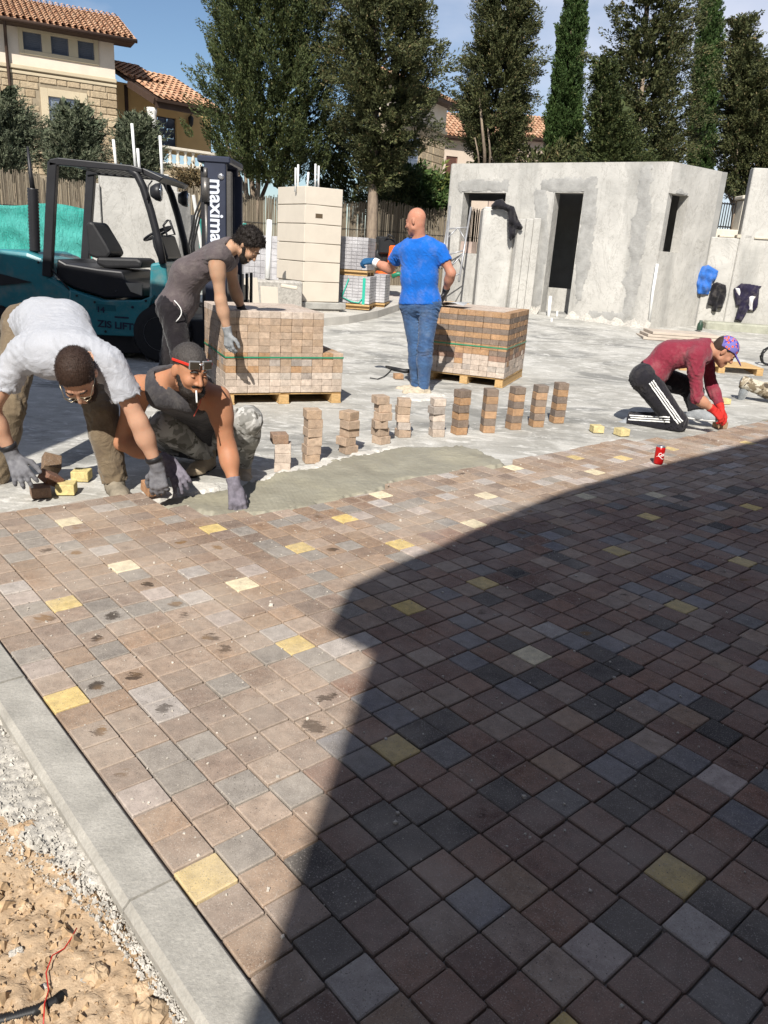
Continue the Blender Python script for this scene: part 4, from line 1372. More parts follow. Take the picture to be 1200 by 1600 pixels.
# ---- the row of loose stacks
stacks = [  # base px, bricks, colour kind, angle, wobble
    (440, 741, 4, 'tan', .0, .1), (485, 728, 6, 'tan', .25, .14), (541, 713, 5, 'tan', .5, .3), (593, 698, 6, 'tan', .35, .3), (628, 687, 5, 'tan', .08, .16), (680, 686, 5, 'pale', .1, .3),
    (718, 683, 6, 'ord', .35, .1), (762, 680, 6, 'ord', .02, .03), (803, 675, 6, 'ord', .25, .06), (839, 671, 6, 'ord', .08, .08), (871, 665, 6, 'ord', .12, .05)]
slabels = ['shortest stack of pale stones topped by one brown stone shoved left', 'tall stack of six tan stones second from the squatting man', 'stack of tan stones with each stone twisted, between two straighter tan stacks', 'tall twisted stack of grey brown stones in front of the man in jeans',
           'straight tan stack just right of the tall twisted one', 'leaning stack of pale dusty stones just left of the striped stacks', 'leftmost orange and dark striped stack of paving stones', 'straightest and narrowest orange and dark striped stack, second of the five', 'middle one of the five orange and dark striped stacks',
           'fourth orange and dark striped stack with a small dark gap at its foot', 'striped stack at the far right end of the row']
for (px, py, n, kind, ang, wob), lab in zip(stacks, slabels):
    g_ = G(px, py - 3)
    t = thing('paver_stack', lab, 'paver stack', g_, 0, 'loose stacks of paving stones in a row')
    r = random.Random(px)
    h = .0605
    for k in range(n):
        a = ang + r.uniform(-wob, wob) + math.radians(10)
        c = {'tan': r.choice(TN2 + GY2[:1]), 'pale': r.choice(PL2 + GY2), 'ord': r.choice(ORG) if k % 2 == 0 else r.choice(DBR)}[kind]
        if px == 440: c = r.choice(PL2) if k < 3 else (.27, .165, .105)
        dx, dy = r.uniform(-wob, wob) * .05, r.uniform(-wob, wob) * .05
        if px == 440 and k == 3: dx -= .028; a += .1
        if px == 440 and k == 0: dx += .002
        if px == 682: dx += (k - 2) * .008
        o = brick_obj(None, Matrix.Translation((g_.x + dx, g_.y + dy + .05, g_.z + h * (k + 1))) @ Matrix.Rotation(a, 4, 'Z') @ Matrix.Diagonal((1.04, 1.04, 1.02, 1)), jitc(c, r))
        rel(o, t)
# ---- single stones lying about: each its own thing
loose = [(60, 783, .55, 0, 0, (.24, .145, .095), 'reddish brown stone under the gloved hand of the man in white'), (101, 778, .2, 0, 0, (.63, .53, .23), 'yellow stone nearest the finished paving, by the hand of the man in white'),
         (125, 757, .1, 0, 0, (.63, .53, .23), 'yellow stone in front of the laced boot of the man in white'), (82, 752, .6, .7, .35, (.17, .105, .06), 'dark brown stone tipped on its edge behind the two yellow stones'),
         (238, 789, .75, .22, 0, (.38, .20, .10), 'orange brown stone being pressed down by the right glove of the man in white'), (933, 681, .15, 0, 0, (.64, .55, .27), 'pale yellow stone on the slab, left one of the two before the kneeling man'),
         (972, 686, .45, 0, 0, (.64, .55, .27), 'pale yellow stone on the slab, nearer the drink can'), (622, 597, .3, 0, 0, (.40, .24, .13), 'single orange brown stone behind the feet of the man in jeans'),
         (1126, 674, .25, 0, 0, (.33, .20, .115), 'brown stone gripped by the red glove of the kneeling man'), (1133, 636, .2, 0, 0, (.63, .53, .25), 'yellow stone beyond the red glove of the kneeling man'),
         (1100, 640, .4, 0, 0, (.30, .21, .15), 'brown stone half hidden behind the forearm of the kneeling man'), (82, 775, .9, .15, .5, (.17, .07, .04), 'dark red stone lying between the brown and yellow stones')]
for px, py, a, tx, ty, c, lab in loose:
    g_ = G(px, py - 4)
    o = brick_obj(None, Matrix.Translation((g_.x, g_.y + .03, g_.z + .064 + (.04 if tx or ty else 0))) @ Euler((tx, ty, a)).to_matrix().to_4x4(), c)
    o.name = 'loose_paver'
    tag(o, lab, 'paving stone', 'single paving stones lying about')

# ---- drinks can
def can_mat():
    t = NT('red_can')
    return t.done((.55, .012, .012), .25, None, .6, .35)
ck = thing('drink_can', 'red drinks can with white script standing on the paving at the shadow edge', 'can', G(1028, 725, 0))
cR = .033; cH = .132
M['alu'] = flat('aluminium', (.62, .62, .63), .3, .5, .9)
mb = MB(); mb.lathe([(cR * .78, 0), (cR * .95, .006), (cR, .014), (cR, cH - .02), (cR * .93, cH - .008)], (0, 0, 0), 32); mb.obj('body', can_mat(), ck)
mb = MB(); mb.lathe([(cR * .93, cH - .0085), (cR * .84, cH), (cR * .80, cH), (cR * .78, cH - .004)], (0, 0, 0), 32); mb.box((0, .004, cH - .001), (.013, .024, .0015)); mb.obj('lid', M['alu'], ck)
M['white'] = flat('white_print', (.82, .82, .80), .5)
def text(body, size, name='lettering', mat=None, depth=.0, bold=0.0, shear=0.0):
    c = bpy.data.curves.new(name, 'FONT'); c.body = body; c.size = size; c.extrude = depth; c.offset = bold; c.shear = shear
    c.align_x = 'CENTER'; c.align_y = 'CENTER'
    o = bpy.data.objects.new(name, c); link(o)
    bpy.context.view_layer.update()
    me = bpy.data.meshes.new_from_object(o.evaluated_get(bpy.context.evaluated_depsgraph_get()))
    bpy.data.objects.remove(o)
    me.materials.clear(); me.materials.append(mat or M['white'])
    o = bpy.data.objects.new(name, me); link(o)
    return o
tx_ = text('Coca-Cola', .030, 'script', None, 0, .0006, .35)
for v in tx_.data.vertices:     # wrap the print round the can: runs up the side
    x, y = v.co.x, v.co.y
    an = y / cR - math.pi / 2 - .25
    v.co = (math.cos(an) * cR * 1.012, math.sin(an) * cR * 1.012, .066 + x * .62)
tx_.parent = ck
tx2 = text('Coke', .034, 'script', None, 0, .0008, .3)
for v in tx2.data.vertices:
    x, y = v.co.x, v.co.y
    an = x * .8 / cR - math.pi / 2 + .25
    v.co = (math.cos(an) * cR * 1.013, math.sin(an) * cR * 1.013, .075 + y)
tx2.parent = ck
bpy.data.objects.remove(tx_)
mb = MB()
n = 20
vs = []
for k in range(n + 1):
    an = -math.pi / 2 - 1.1 + 2.2 * k / n
    z = .052 + .010 * math.sin(k * .32)
    for dz in (0, .0055): vs.append((math.cos(an) * cR * 1.013, math.sin(an) * cR * 1.013, z + dz * math.sin(math.pi * k / n)))
mb.add(vs, [(2 * k, 2 * k + 2, 2 * k + 3, 2 * k + 1) for k in range(n)]); mb.obj('white_wave', M['white'], ck)

# ================================================================== SMALL THINGS ROUND THE YARD
# wrapped packs left and right of the stone pillar
M['shrink'] = None
def wrapped_mat():
    t = NT('wrapped_grey_stones')
    oi = t.noise(3, 5)
    col = t.mix(t.ramp(oi, .35, .65), (.30, .29, .30), (.50, .49, .50))
    return t.done(col, .35, t.bump(t.noise(22, 5, .7, None, .8), .6, .02), .5)
M['wrapped'] = wrapped_mat()
def wrapped_pack(label, c, w, d, h, rz, rows, cols, group='shrink wrapped packs by the stone pillar', ties=False):
    t = thing('wrapped_pack', label, 'wrapped pack', c, rz, group)
    mb = MB()
    for k in range(rows):
        for i in range(cols):
            for j in range(3):
                mb.box((-w / 2 + w * (i + .5) / cols, -d / 2 + d * (j + .5) / 3, .1 + (h - .1) * (k + .5) / rows), (w / cols - .004, d / 3 - .004, (h - .1) / rows - .004), None, 0, .003)
    mb.box((0, 0, .1 + (h - .1) / 2), (w - .034, d - .034, h - .12))
    o = mb.obj('wrapped_stones', M['wrapped'], t); o['kind'] = 'stuff'
    mb = MB()
    for i in (-.4, 0, .4): mb.box((0, i * d, .03), (w, .08, .06))
    mb.box((0, 0, .075), (w + .02, d + .02, .03))
    mb.obj('skid', M['wood'], t)
    if ties:
        mb = MB(); mb.tube([(-.12 * w, -d / 2 - .01, h * .9), (-.3 * w, -d / 2 - .015, h * .35), (.0, -d / 2 - .02, h * .22), (.2 * w, -d / 2 - .01, h * .2), (.28 * w, -d / 2 - .012, h * .32)], .012, 6)
        mb.box((w * .33, -d / 2 - .006, h * .55), (.05, .006, h * .8)); mb.obj('green_tie', flat('green_tie', (.02, .38, .27), .5), t)
    return t
g1 = G(556, 487); Yp = 14.6
base = Vector((J(556, 470, Yp).x, Yp, gz(Yp) + .13))
h1_ = J(556, 430, Yp).z - base.z
wrapped_pack('lower shrink wrapped pack with a loose green tie right of the stone pillar', base, .62, .8, h1_, -.12, 9, 6, ties=True)
h2_ = J(556, 371, Yp).z - base.z - h1_
wrapped_pack('upper shrink wrapped pack standing on the tied one right of the pillar', base + Vector((-.04, .02, h1_ + .002)), .58, .74, h2_, -.15, 9, 6)
b2 = Vector((J(588, 468, Yp + .5).x, Yp + .5, gz(Yp) + .13))
wrapped_pack('narrow wrapped pack behind the tied pack', b2 + Vector((.05, .15, 0)), .3, .7, J(588, 428, Yp + .5).z - b2.z, -.12, 10, 3)
b3 = Vector((J(402, 430, 15.6).x, 15.6, gz(15.6)))
wrapped_pack('wide grey wrapped pack left of the stone pillar beyond the curly haired man', b3, 1.05, .8, J(400, 367, 15.3).z - b3.z, .05, 10, 10)

# rough low wall with cream slabs leaning on it
lwl = thing('rubble_wall', 'low rough mortar wall running left from the stone pillar', 'wall', (J(400, 480, 12.6).x, 12.6, 0))
Wq = Wall(J(352, 450, 12.4), J(474, 450, 13.2))
mb = MB(); Wq.box(mb, 0, Wq.L, -.1, J(410, 438, 12.7).z, -.35, 0, .03); rel(mb.obj('wall_body', M['haunch']), lwl)
Wq = Wall(J(352, 450, 11.9), J(474, 450, 12.7))
slab_lab = ['cream stone slab leaning on the low wall, leftmost and partly behind the forklift forks', 'tall cream stone slab leaning second from the left', 'cream stone slab leaning third, its edge slanting', 'short square cream slab leaning right of the others']
for (x0, x1, yt), lab in zip(((358, 371, 435), (372, 386, 434), (386, 401, 433), (404, 431, 448)), slab_lab):
    a = Wq.sz(x0, 470)[0]; b = Wq.sz(x1, 470)[0]; zt = J((x0 + x1) / 2, yt, 12.1).z
    mb = MB(); g0 = gz(12.2)
    R = Wq.R @ Euler((-.20, random.uniform(-.03, .03), 0)).to_matrix()
    hgt = (zt - g0)
    mb.box(Wq.p((a + b) / 2, g0 + hgt / 2, .10), (b - a - .01, .03, hgt), R, 0, .004)
    tag(mb.obj('stone_slab', M['cream']), lab, 'stone slab', 'cream slabs leaning on the low wall')
mb = MB(); mb.tube([J(418, 436, 12.9), J(421, 344, 13.1)], .045, 12)
tag(mb.obj('plastic_pipe', M['pvc']), 'thick white plastic pipe standing upright left of the stone pillar', 'pipe')
mb = MB(); mb.box(J(452, 448, 12.6), (.26, .12, .05), Euler((.05, .1, .1)).to_matrix(), 0, .01)
tag(mb.obj('stone_offcut', M['cream']), 'small cream stone offcut on the low wall at the foot of the pillar', 'stone offcut')

# scaffold trestle leaning on the grey building
M['galv'] = pm('galvanised_tube', (.42, .42, .43), .45, .2, 8, .1, metal=.5)
tr = thing('scaffold_frame', 'galvanised scaffold frame leaning against the left end of the grey building', 'scaffold frame', G(700, 480))
Yf = 16.9
def tub(nm, pts, r): mb = MB(); mb.tube(pts, r, 8); rel(mb.obj(nm, M['galv']), tr)
L0, L1 = J(692, 470, Yf - .35), J(703, 322, Yf + .5); R0, R1 = J(717, 440, Yf - .35), J(736, 324, Yf + .5)
tub('upright', [L0, L1], .022); tub('upright', [R0, R1], .022); tub('upright', [J(688, 420, Yf - .1), J(700, 345, Yf + .4)], .016)
for y in (356, 395, 433):
    f_ = (y - 322) / 140
    tub('rung', [L1.lerp(L0, f_), R1.lerp(R0, f_ * 1.12)], .014)
m1 = L1.lerp(L0, .24).lerp(R1.lerp(R0, .26), .5)
tub('brace', [L1.lerp(L0, .34), m1], .013); tub('brace', [m1, R1.lerp(R0, .45)], .013)
tub('brace', [L1.lerp(L0, .6), L1.lerp(L0, .66).lerp(R1.lerp(R0, .7), .5), R1.lerp(R0, .62)], .013)
# pallets leaning under it
for q, lab in ((0, 'wooden pallet leaning on edge against the scaffold frame'), (1, 'second wooden pallet tucked behind the leaning one by the grey building')):
    t = thing('wooden_pallet', lab, 'pallet', J(700 + q * 8, 474, 15.9 + q * .18), 0, 'wooden pallets')
    t.rotation_euler = (math.radians(-68), 0, math.radians(8 + 6 * q))
    def pb(nm, c, s):
        mb = MB(); mb.box(c, s, None, 0, .004); mb.obj(nm, M['wood'], t)
    for k in range(6): pb('slat', (0, .05 + .11 * k, .10), (.72, .075, .018))
    for k in range(3): pb('stringer', (-.3 + .3 * k, .33, .05), (.08, .66, .078)); pb('bottom_slat', (-.3 + .3 * k, .33, .0), (.09, .66, .016))
# pallet lying flat behind the kneeling man
gq = G(1192, 588); pallet('wooden_pallet', 'wooden pallet lying flat on the slab behind the kneeling man', gq, Vector((-1, .05, 0)).normalized(), Vector((.05, 1, 0)).normalized(), 1.15, .7, gz(gq.y))
# boards stack by the wall
gq = G(1016, 532)
for k, lab in ((0, 'lower pale plywood board in the pile by the wall foot'), (1, 'middle pale plywood board in the pile by the wall foot'), (2, 'top pale plywood board in the pile by the wall foot')):
    mb = MB(); mb.box((gq.x + .55 + .04 * k, gq.y + .35, gz(gq.y) + .03 + .05 * k), (1.25 - .05 * k, .7, .045), Euler((0, 0, -.1 + .02 * k)).to_matrix(), 0, .004)
    tag(mb.obj('plywood_board', pm('pale_board', (.50, .43, .36), .85, .15, 5)), lab, 'board', 'boards by the wall foot')
# conduits by the door and on the corner
for pts_, lab in ((((857, 497, 16.3), (860, 463, 16.4)), 'short grey plastic pipe stub standing left of the doorway'), (((861, 511, 15.5), (862, 497, 15.5)), 'thin pipe stub in front of the doorway'), (((870, 497, 16.2), (871, 486, 16.2)), 'small pipe stub at the doorstep')):
    mb = MB(); mb.tube([J(*p) for p in pts_], .035 if 'short grey' in lab else .018, 10)
    tag(mb.obj('pipe_stub', M['pvc']), lab, 'pipe', 'pipe stubs by the doorway')
pp = [W2.p(W2.sz(x, y)[0], W2.sz(x, y)[1], .03) for x, y in ((1012, 505), (1018, 455), (1025, 412))]
mb = MB(); mb.tube(pp, .028, 8); rel(mb.obj('conduit', M['pvc']), hut)
# puddle tool: bottle by the wall
gq = G(1086, 513); mb = MB(); mb.lathe([(.05, 0), (.055, .02), (.055, .12), (.03, .16), (.03, .19)], (gq.x - .1, gq.y - .5, gz(gq.y)), 12)
tag(mb.obj('bottle', flat('dark_green', (.03, .06, .04), .3)), 'small dark bottle at the foot of the wall under the blue shirt', 'bottle')

# engine machine and cone behind the man in jeans
mc = thing('compactor', 'small black and orange engine driven machine beyond the outstretched hand of the man in jeans', 'machine', G(600, 470))
Yc = 16.8
def bx(nm, px, py, s, mat, rz=.2):
    mb = MB(); mb.box(J(px, py, Yc), s, Euler((0, 0, rz)).to_matrix(), 0, .03); rel(mb.obj(nm, mat), mc)
M['blackp'] = flat('black_plastic', (.014, .014, .015), .5)
M['orange'] = flat('orange_paint', (.75, .13, .02), .4)
bx('engine', 603, 385, (.34, .3, .3), M['blackp']); bx('fuel_tank', 598, 376, (.25, .2, .16), flat('tank', (.03, .03, .03), .3), .6); bx('body', 612, 400, (.18, .3, .42), M['orange']); bx('base_plate', 607, 428, (.5, .4, .1), M['orange'])
mb = MB(); mb.tube([J(600, 425, Yc), J(594, 385, Yc - .1), J(608, 366, Yc - .2), J(616, 372, Yc - .2)], .02, 8); rel(mb.obj('handle', M['blackp']), mc)
mb = MB(); mb.lathe([(.17, -.06), (.17, .06), (.11, .075), (.05, .07)], J(597, 400, Yc), 16, 0, Euler((math.pi / 2, 0, .2)).to_matrix()); rel(mb.obj('wheel', M['blackp']), mc)
mb = MB(); mb.tube([J(612, 432, Yc - .2), J(622, 428, Yc - .2), J(632, 430, Yc - .2)], .05, 10)
tag(mb.obj('green_container', flat('green_plastic', (.02, .18, .10), .4)), 'green plastic container beside the orange machine', 'container')
# rubble heap by the pavement edge
rr = random.Random(3)
for k in range(9):
    g_ = G(636 + rr.uniform(-16, 20), 468 + rr.uniform(-8, 6)); mb = MB(); s_ = rr.uniform(.08, .18)
    mb.box((g_.x, g_.y, g_.z + s_ * .35), (s_, s_ * .8, s_ * .7), Euler((rr.random(), rr.random(), rr.random() * 3)).to_matrix(), 0, s_ * .25)
    tag(mb.obj('rubble_lump', M['haunch']), ('largest ' if False else '') + 'pale lump of mortar rubble on the slab left of the man in jeans', 'rubble', 'rubble lumps by the raised pavement')
# hose coil at the right frame edge
gq = G(1199, 572); mb = MB()
mb.tube([Vector((gq.x + .12 * math.cos(a * .5) * (1 + .04 * math.sin(a)), gq.y + .05 * math.sin(a * 1.7), gz(gq.y) + .15 + .13 * math.sin(a * .5))) for a in range(0, 40)], .012, 6)
tag(mb.obj('hose_coil', M['blackp']), 'black hose coil standing at the right edge beyond the lying leg', 'hose')
# thin wire loops on the slab behind the man
mb = MB()
mb.tube([G(x, y) + Vector((0, 0, .012)) for x, y in ((578, 592), (590, 594), (600, 590), (608, 583), (612, 577), (603, 574), (612, 577))], .006, 6)
tag(mb.obj('wire_loop', M['blackp']), 'thin dark wire loop lying on the slab left of the jeans', 'wire')
mb = MB(); a_ = [G(x, y) + Vector((0, 0, .02)) for x, y in ((603, 575), (618, 580), (633, 583), (648, 581))]  # low black tapered strip lying on the slab
mb.tube(a_, [.012, .03, .028, .02], 8); tag(mb.obj('dark_strip', M['blackp']), 'black tapered strip lying behind the feet of the man in jeans', 'tool')

# stones and clods on the soil
soil_rocks = [(38, 1302, .034), (66, 1330, .016), (75, 1300, .013), (115, 1352, .012), (100, 1365, .014), (150, 1525, .026), (222, 1545, .018), (135, 1530, .012), (235, 1590, .034), (40, 1420, .014), (25, 1490, .014), (90, 1350, .010), (205, 1500, .009), (65, 1545, .011), (165, 1460, .010)]
rock_lab = ['largest buff stone lying where the rough concrete meets the soil', 'small grey stone just right of the largest buff stone', 'small buff stone above the small grey one by the rough concrete', 'pebble near the kerb, furthest right of the upper stones', 'grey pebble left of the pebble nearest the kerb',
            'buff stone in the middle of the soil below the red wire', 'brown stone close to the kerb near the bottom of the picture', 'grey pebble just left of the buff stone in the middle', 'large buff stone at the very bottom beside the kerb', 'brown pebble alone at the left of the soil', 'grey pebble at the left edge halfway down the soil',
            'buff pebble tight under the rough concrete', 'tiny brown pebble right of the red wire', 'grey pebble lying beside the red wire', 'tiny buff pebble on the soil right of the red wire, nearer the kerb']
for k, (px, py, s_) in enumerate(soil_rocks):
    g_ = G(px, py, -.05); mb = MB()
    r = random.Random(k); vs, fs = [], []
    n, m = 16, 11
    for a in range(m + 1):
        for b in range(n):
            th, ph = math.pi * a / m, 2 * math.pi * b / n
            q = s_ * (1 + .20 * math.sin(2 * ph + k) * math.sin(2 * th + k) + .10 * math.sin(5 * ph + 3 * th + k * 2) + .06 * math.sin(9 * th + 4 * ph) + r.uniform(-.03, .03))
            vs.append((math.sin(th) * math.cos(ph) * q, math.sin(th) * math.sin(ph) * q * .8, math.cos(th) * q * .6))
    fs = [(a * n + b, a * n + (b + 1) % n, (a + 1) * n + (b + 1) % n, (a + 1) * n + b) for a in range(m) for b in range(n)]
    mb.add(vs, fs, False)
    o = mb.obj('rock', [M['soil'], M['haunch'], pm('buff_rock', (.50, .37, .24), .9, .2, 20, .6, 60)][k % 3]); o.location = (g_.x, g_.y, -.052 + s_ * .25); o.rotation_euler = (0, 0, k)
    tag(o, rock_lab[k], 'stone', 'stones on the soil')
V, Fq = [], []
rr = np.random.default_rng(4)
tet = np.array([(1, 0, -.4), (-.5, .87, -.4), (-.5, -.87, -.4), (.3, .3, .8), (-.3, -.1, .7)])
tf = [(0, 1, 3), (1, 2, 4), (2, 0, 3), (1, 4, 3), (2, 3, 4)]
for k in range(11000):
    u, v = rr.uniform(-1.9, -.12), rr.uniform(-2.2, -.3)
    x, y = xy_of(U0 + u, v)
    s_ = rr.gamma(1.3, .0028) + .0014
    a = rr.uniform(0, 6.28); ca, sa = math.cos(a), math.sin(a)
    zz_ = -.052 - .02 * min(max((u + .42) / -1.0, 0), 1)
    b = len(V)
    for p in tet * (1 + rr.uniform(-.3, .3, tet.shape)):
        V.append((x + s_ * (p[0] * ca - p[1] * sa), y + s_ * (p[0] * sa + p[1] * ca), zz_ + s_ * p[2] + .007))
    Fq += [(f[0] + b, f[1] + b, f[2] + b) for f in tf]
M['grit'] = pm('soil_grit', (.50, .35, .21), .95, .45, 60, .2, fine=.3)
tag(np_mesh('gravel_grit', V, Fq, M['grit'], False), kind='stuff')
V, Fq = [], []
for k in range(4200):          # loose grey aggregate on and beside the haunching
    v = rr.uniform(-2.9, -.95); wq = np.interp(v, [-2.9, -1.75, -1.5, -1.35, -1.2, -.95], [.19, .15, .10, .055, .03, .012])
    u = -.115 - wq * rr.beta(1.2, 1.1) * 1.15
    x, y = xy_of(U0 + u, v); s_ = rr.gamma(1.4, .0013) + .0011; a = rr.uniform(0, 6.28); ca, sa = math.cos(a), math.sin(a); b = len(V)
    for p in tet * (1 + rr.uniform(-.3, .3, tet.shape)): V.append((x + s_ * (p[0] * ca - p[1] * sa), y + s_ * (p[0] * sa + p[1] * ca), -.028 - .014 * (u < -.115 - wq * .85) + s_ * p[2]))
    Fq += [(f[0] + b, f[1] + b, f[2] + b) for f in tf]
M['aggr'] = pm('grey_aggregate', (.56, .53, .48), .95, .4, 60, .2, fine=.3)
tag(np_mesh('loose_gravel', V, Fq, M['aggr'], False), kind='stuff')
mb = MB(); mb.tube([G(x, y, -.036) + Vector((0, 0, .004 * math.sin(i * 2.1))) for i, (x, y) in enumerate(((68, 1600), (70, 1570), (76, 1545), (72, 1520), (82, 1495), (100, 1480), (112, 1465), (120, 1452)))], .0014, 5)
tag(mb.obj('red_wire', flat('red_plastic', (.5, .02, .015), .4)), 'thin red wire trailing over the sandy soil', 'wire')
pth = [G(x, y, -.06) for x, y in ((-40, 1612), (10, 1600), (55, 1588), (88, 1572), (100, 1562))]
dense = []
for a, b in zip(pth[:-1], pth[1:]):
    for k in range(22): dense.append(a.lerp(b, k / 22) + Vector((0, 0, .012)))
mb = MB(); mb.tube(dense, [.0085 + .0025 * (k % 2) for k in range(len(dense))], 10)
tag(mb.obj('corrugated_pipe', M['blackp']), 'black corrugated conduit half buried at the lower left corner of the soil', 'pipe')
# ================================================================== FORKLIFT (side on, front to the right)
fk = thing('forklift', 'teal and black forklift truck with open cabin and raised navy mast', 'forklift', (-3.6, 9.0, gz(9)))
FY = 8.9; FW = 1.15
def teal_mat():
    t = NT('teal_paint')
    col = t.mix(t.ramp(t.noise(5, 5), .35, .7), (.012, .155, .185), (.018, .20, .235))
    col = t.mix(t.math('MULTIPLY', t.ramp(t.noise(30, 5, .7), .55, .75), .4), col, (.14, .17, .16))
    col = t.mix(t.math('MULTIPLY', t.ramp(t.noise(3.2, 6, .7), .50, .72), .45), col, (.26, .24, .20))
    col = t.mix(t.ramp(t.noise(24, 3, .6, t.vscale((.25, 1, 2.5), None, (0, .5, 0))), .68, .72), col, (.10, .13, .13))
    t.b.inputs['Coat Weight'].default_value = .3
    return t.done(col, .38, None, .5)
M['teal'] = teal_mat()
M['blk'] = pm('black_paint', (.018, .018, .021), .45, .2, 8, .05, spec=.4)
M['rub'] = pm('tyre_rubber', (.022, .022, .023), .85, .2, 20, .3)
M['navy'] = pm('navy_mast_paint', (.030, .036, .060), .4, .2, 6, .08, spec=.45)
M['vinyl'] = pm('seat_vinyl', (.02, .02, .022), .55, .2, 20, .15)
M['glass'] = flat('mirror_glass', (.35, .38, .42), .08, .6, .8)
def fp(px, py): p = J(px, py, FY); return (p.x, p.z)
def fprism(nm, pix, y0, y1, mat, bev=.012, par=None):
    mb = MB(); mb.prism([fp(*p) for p in pix], 'y', y1 - y0, None, (0, FY + y0, 0))
    o = mb.obj(nm, mat); rel(o, fk)
    if bev: b = o.modifiers.new('bevel', 'BEVEL'); b.width = bev; b.segments = 2; b.limit_method = 'ANGLE'
    return o
def fbar(nm, a, b, w, h, y, mat, up=(0, 1, 0)):
    mb = MB(); p, q = fp(*a), fp(*b); mb.beam((p[0], FY + y, p[1]), (q[0], FY + y, q[1]), w, h, up, 0, .008); return rel(mb.obj(nm, mat), fk)
# counterweight and body
fprism('counterweight', [(-150, 405), (-90, 388), (0, 389), (40, 393), (68, 404), (78, 432), (110, 452), (160, 470), (160, 524), (60, 530), (-60, 538), (-140, 520)], .02, FW - .02, M['teal'], .05)
fprism('side_panel', [(110, 452), (162, 469), (221, 469), (241, 461), (232, 484), (219, 526), (150, 523), (108, 500)], -.03, .12, M['teal'], .015)
fprism('side_panel', [(110, 452), (162, 469), (221, 469), (241, 461), (232, 484), (219, 526), (150, 523), (108, 500)], FW - .12, FW + .03, M['teal'], .015)
fprism('air_vent', [(-20, 430), (0, 428), (48, 441), (0, 446), (-20, 446)], .005, .03, M['blk'], 0)
fprism('panel_recess', [(152, 474), (182, 477), (182, 486), (152, 484)], -.034, -.028, flat('dark_teal', (.01, .11, .135), .4), 0)
fprism('seat_base', [(86, 404), (100, 412), (150, 420), (188, 424), (195, 440), (221, 452), (221, 466), (162, 466), (112, 450), (84, 432)], .05, FW - .05, M['blk'], .02)
fprism('chassis', [(60, 522), (222, 524), (252, 500), (330, 500), (330, 540), (240, 556), (70, 548)], .1, FW - .1, M['blk'], .02)
fprism('front_cowl', [(232, 412), (256, 408), (263, 470), (255, 500), (238, 500), (230, 470)], .05, FW - .05, M['teal'], .03)
fprism('step_plate', [(195, 442), (220, 444), (220, 462), (203, 456)], .03, .06, pm('worn_step', (.36, .33, .27), .7), 0)
# seat
fprism('seat_back', [(114, 350), (120, 343), (128, 346), (150, 382), (157, 396), (150, 404), (132, 404), (120, 400)], .33, .80, M['vinyl'], .04)
fprism('seat_cushion', [(134, 402), (200, 404), (209, 409), (207, 420), (150, 420), (134, 414)], .3, .84, M['vinyl'], .03)
# overhead guard
for y in (.0, FW - .08):
    fbar('guard_pillar', (81, 253), (72, 432), .10, .08, y + .04, M['blk'])
    pts = [(198, 262), (212, 272), (222, 292), (234, 330), (246, 376), (253, 412)]
    mb = MB()
    P3 = [Vector((fp(*p)[0], FY + y + .04, fp(*p)[1])) for p in pts]
    mb.tube(P3, .042, 10); rel(mb.obj('guard_pillar', M['blk']), fk)
fprism('guard_roof', [(76, 249), (90, 246), (205, 258), (222, 263), (222, 270), (205, 268), (90, 258), (76, 260)], .0, .10, M['blk'], .01)
fprism('guard_roof', [(76, 249), (90, 246), (205, 258), (222, 263), (222, 270), (205, 268), (90, 258), (76, 260)], FW - .10, FW, M['blk'], .01)
for k in range(9):
    x = 92 + k * 14; y = 248 + (x - 92) * .105
    mb = MB(); a, b = fp(x, y + 5), fp(x + 9, y + 5.8)
    mb.beam(((a[0] + b[0]) / 2, FY + .09, a[1]), ((a[0] + b[0]) / 2, FY + FW - .09, a[1]), .035, .03); rel(mb.obj('roof_bar', M['blk']), fk)
fprism('roof_front', [(212, 262), (222, 262), (254, 277), (246, 284), (222, 272)], .04, FW - .04, M['blk'], .01)
# lamps on the front pillars
for y in (.02, FW - .04):
    c = fp(240, 300); mb = MB(); R = Euler((0, math.pi / 2, .1)).to_matrix()
    mb.lathe([(.05, -.07), (.085, -.02), (.095, .03), (.085, .04)], (c[0] + .05, FY + y - .05, c[1]), 16, 0, R); hl = rel(mb.obj('headlight', M['blk']), fk)
    mb = MB(); mb.lathe([(.083, .041), (.05, .05), (.01, .055)], (c[0] + .05, FY + y - .05, c[1]), 16, 0, R); ln = mb.obj('lens', M['glass']); ln.parent = hl
mb = MB(); a = fp(236, 282)
mb.tube([Vector((a[0], FY + .04, a[1])), Vector((a[0] - .03, FY, a[1] - .05)), Vector((a[0] - .04, FY - .03, a[1] - .2))], .008, 6); rel(mb.obj('mirror_arm', M['blk']), fk)
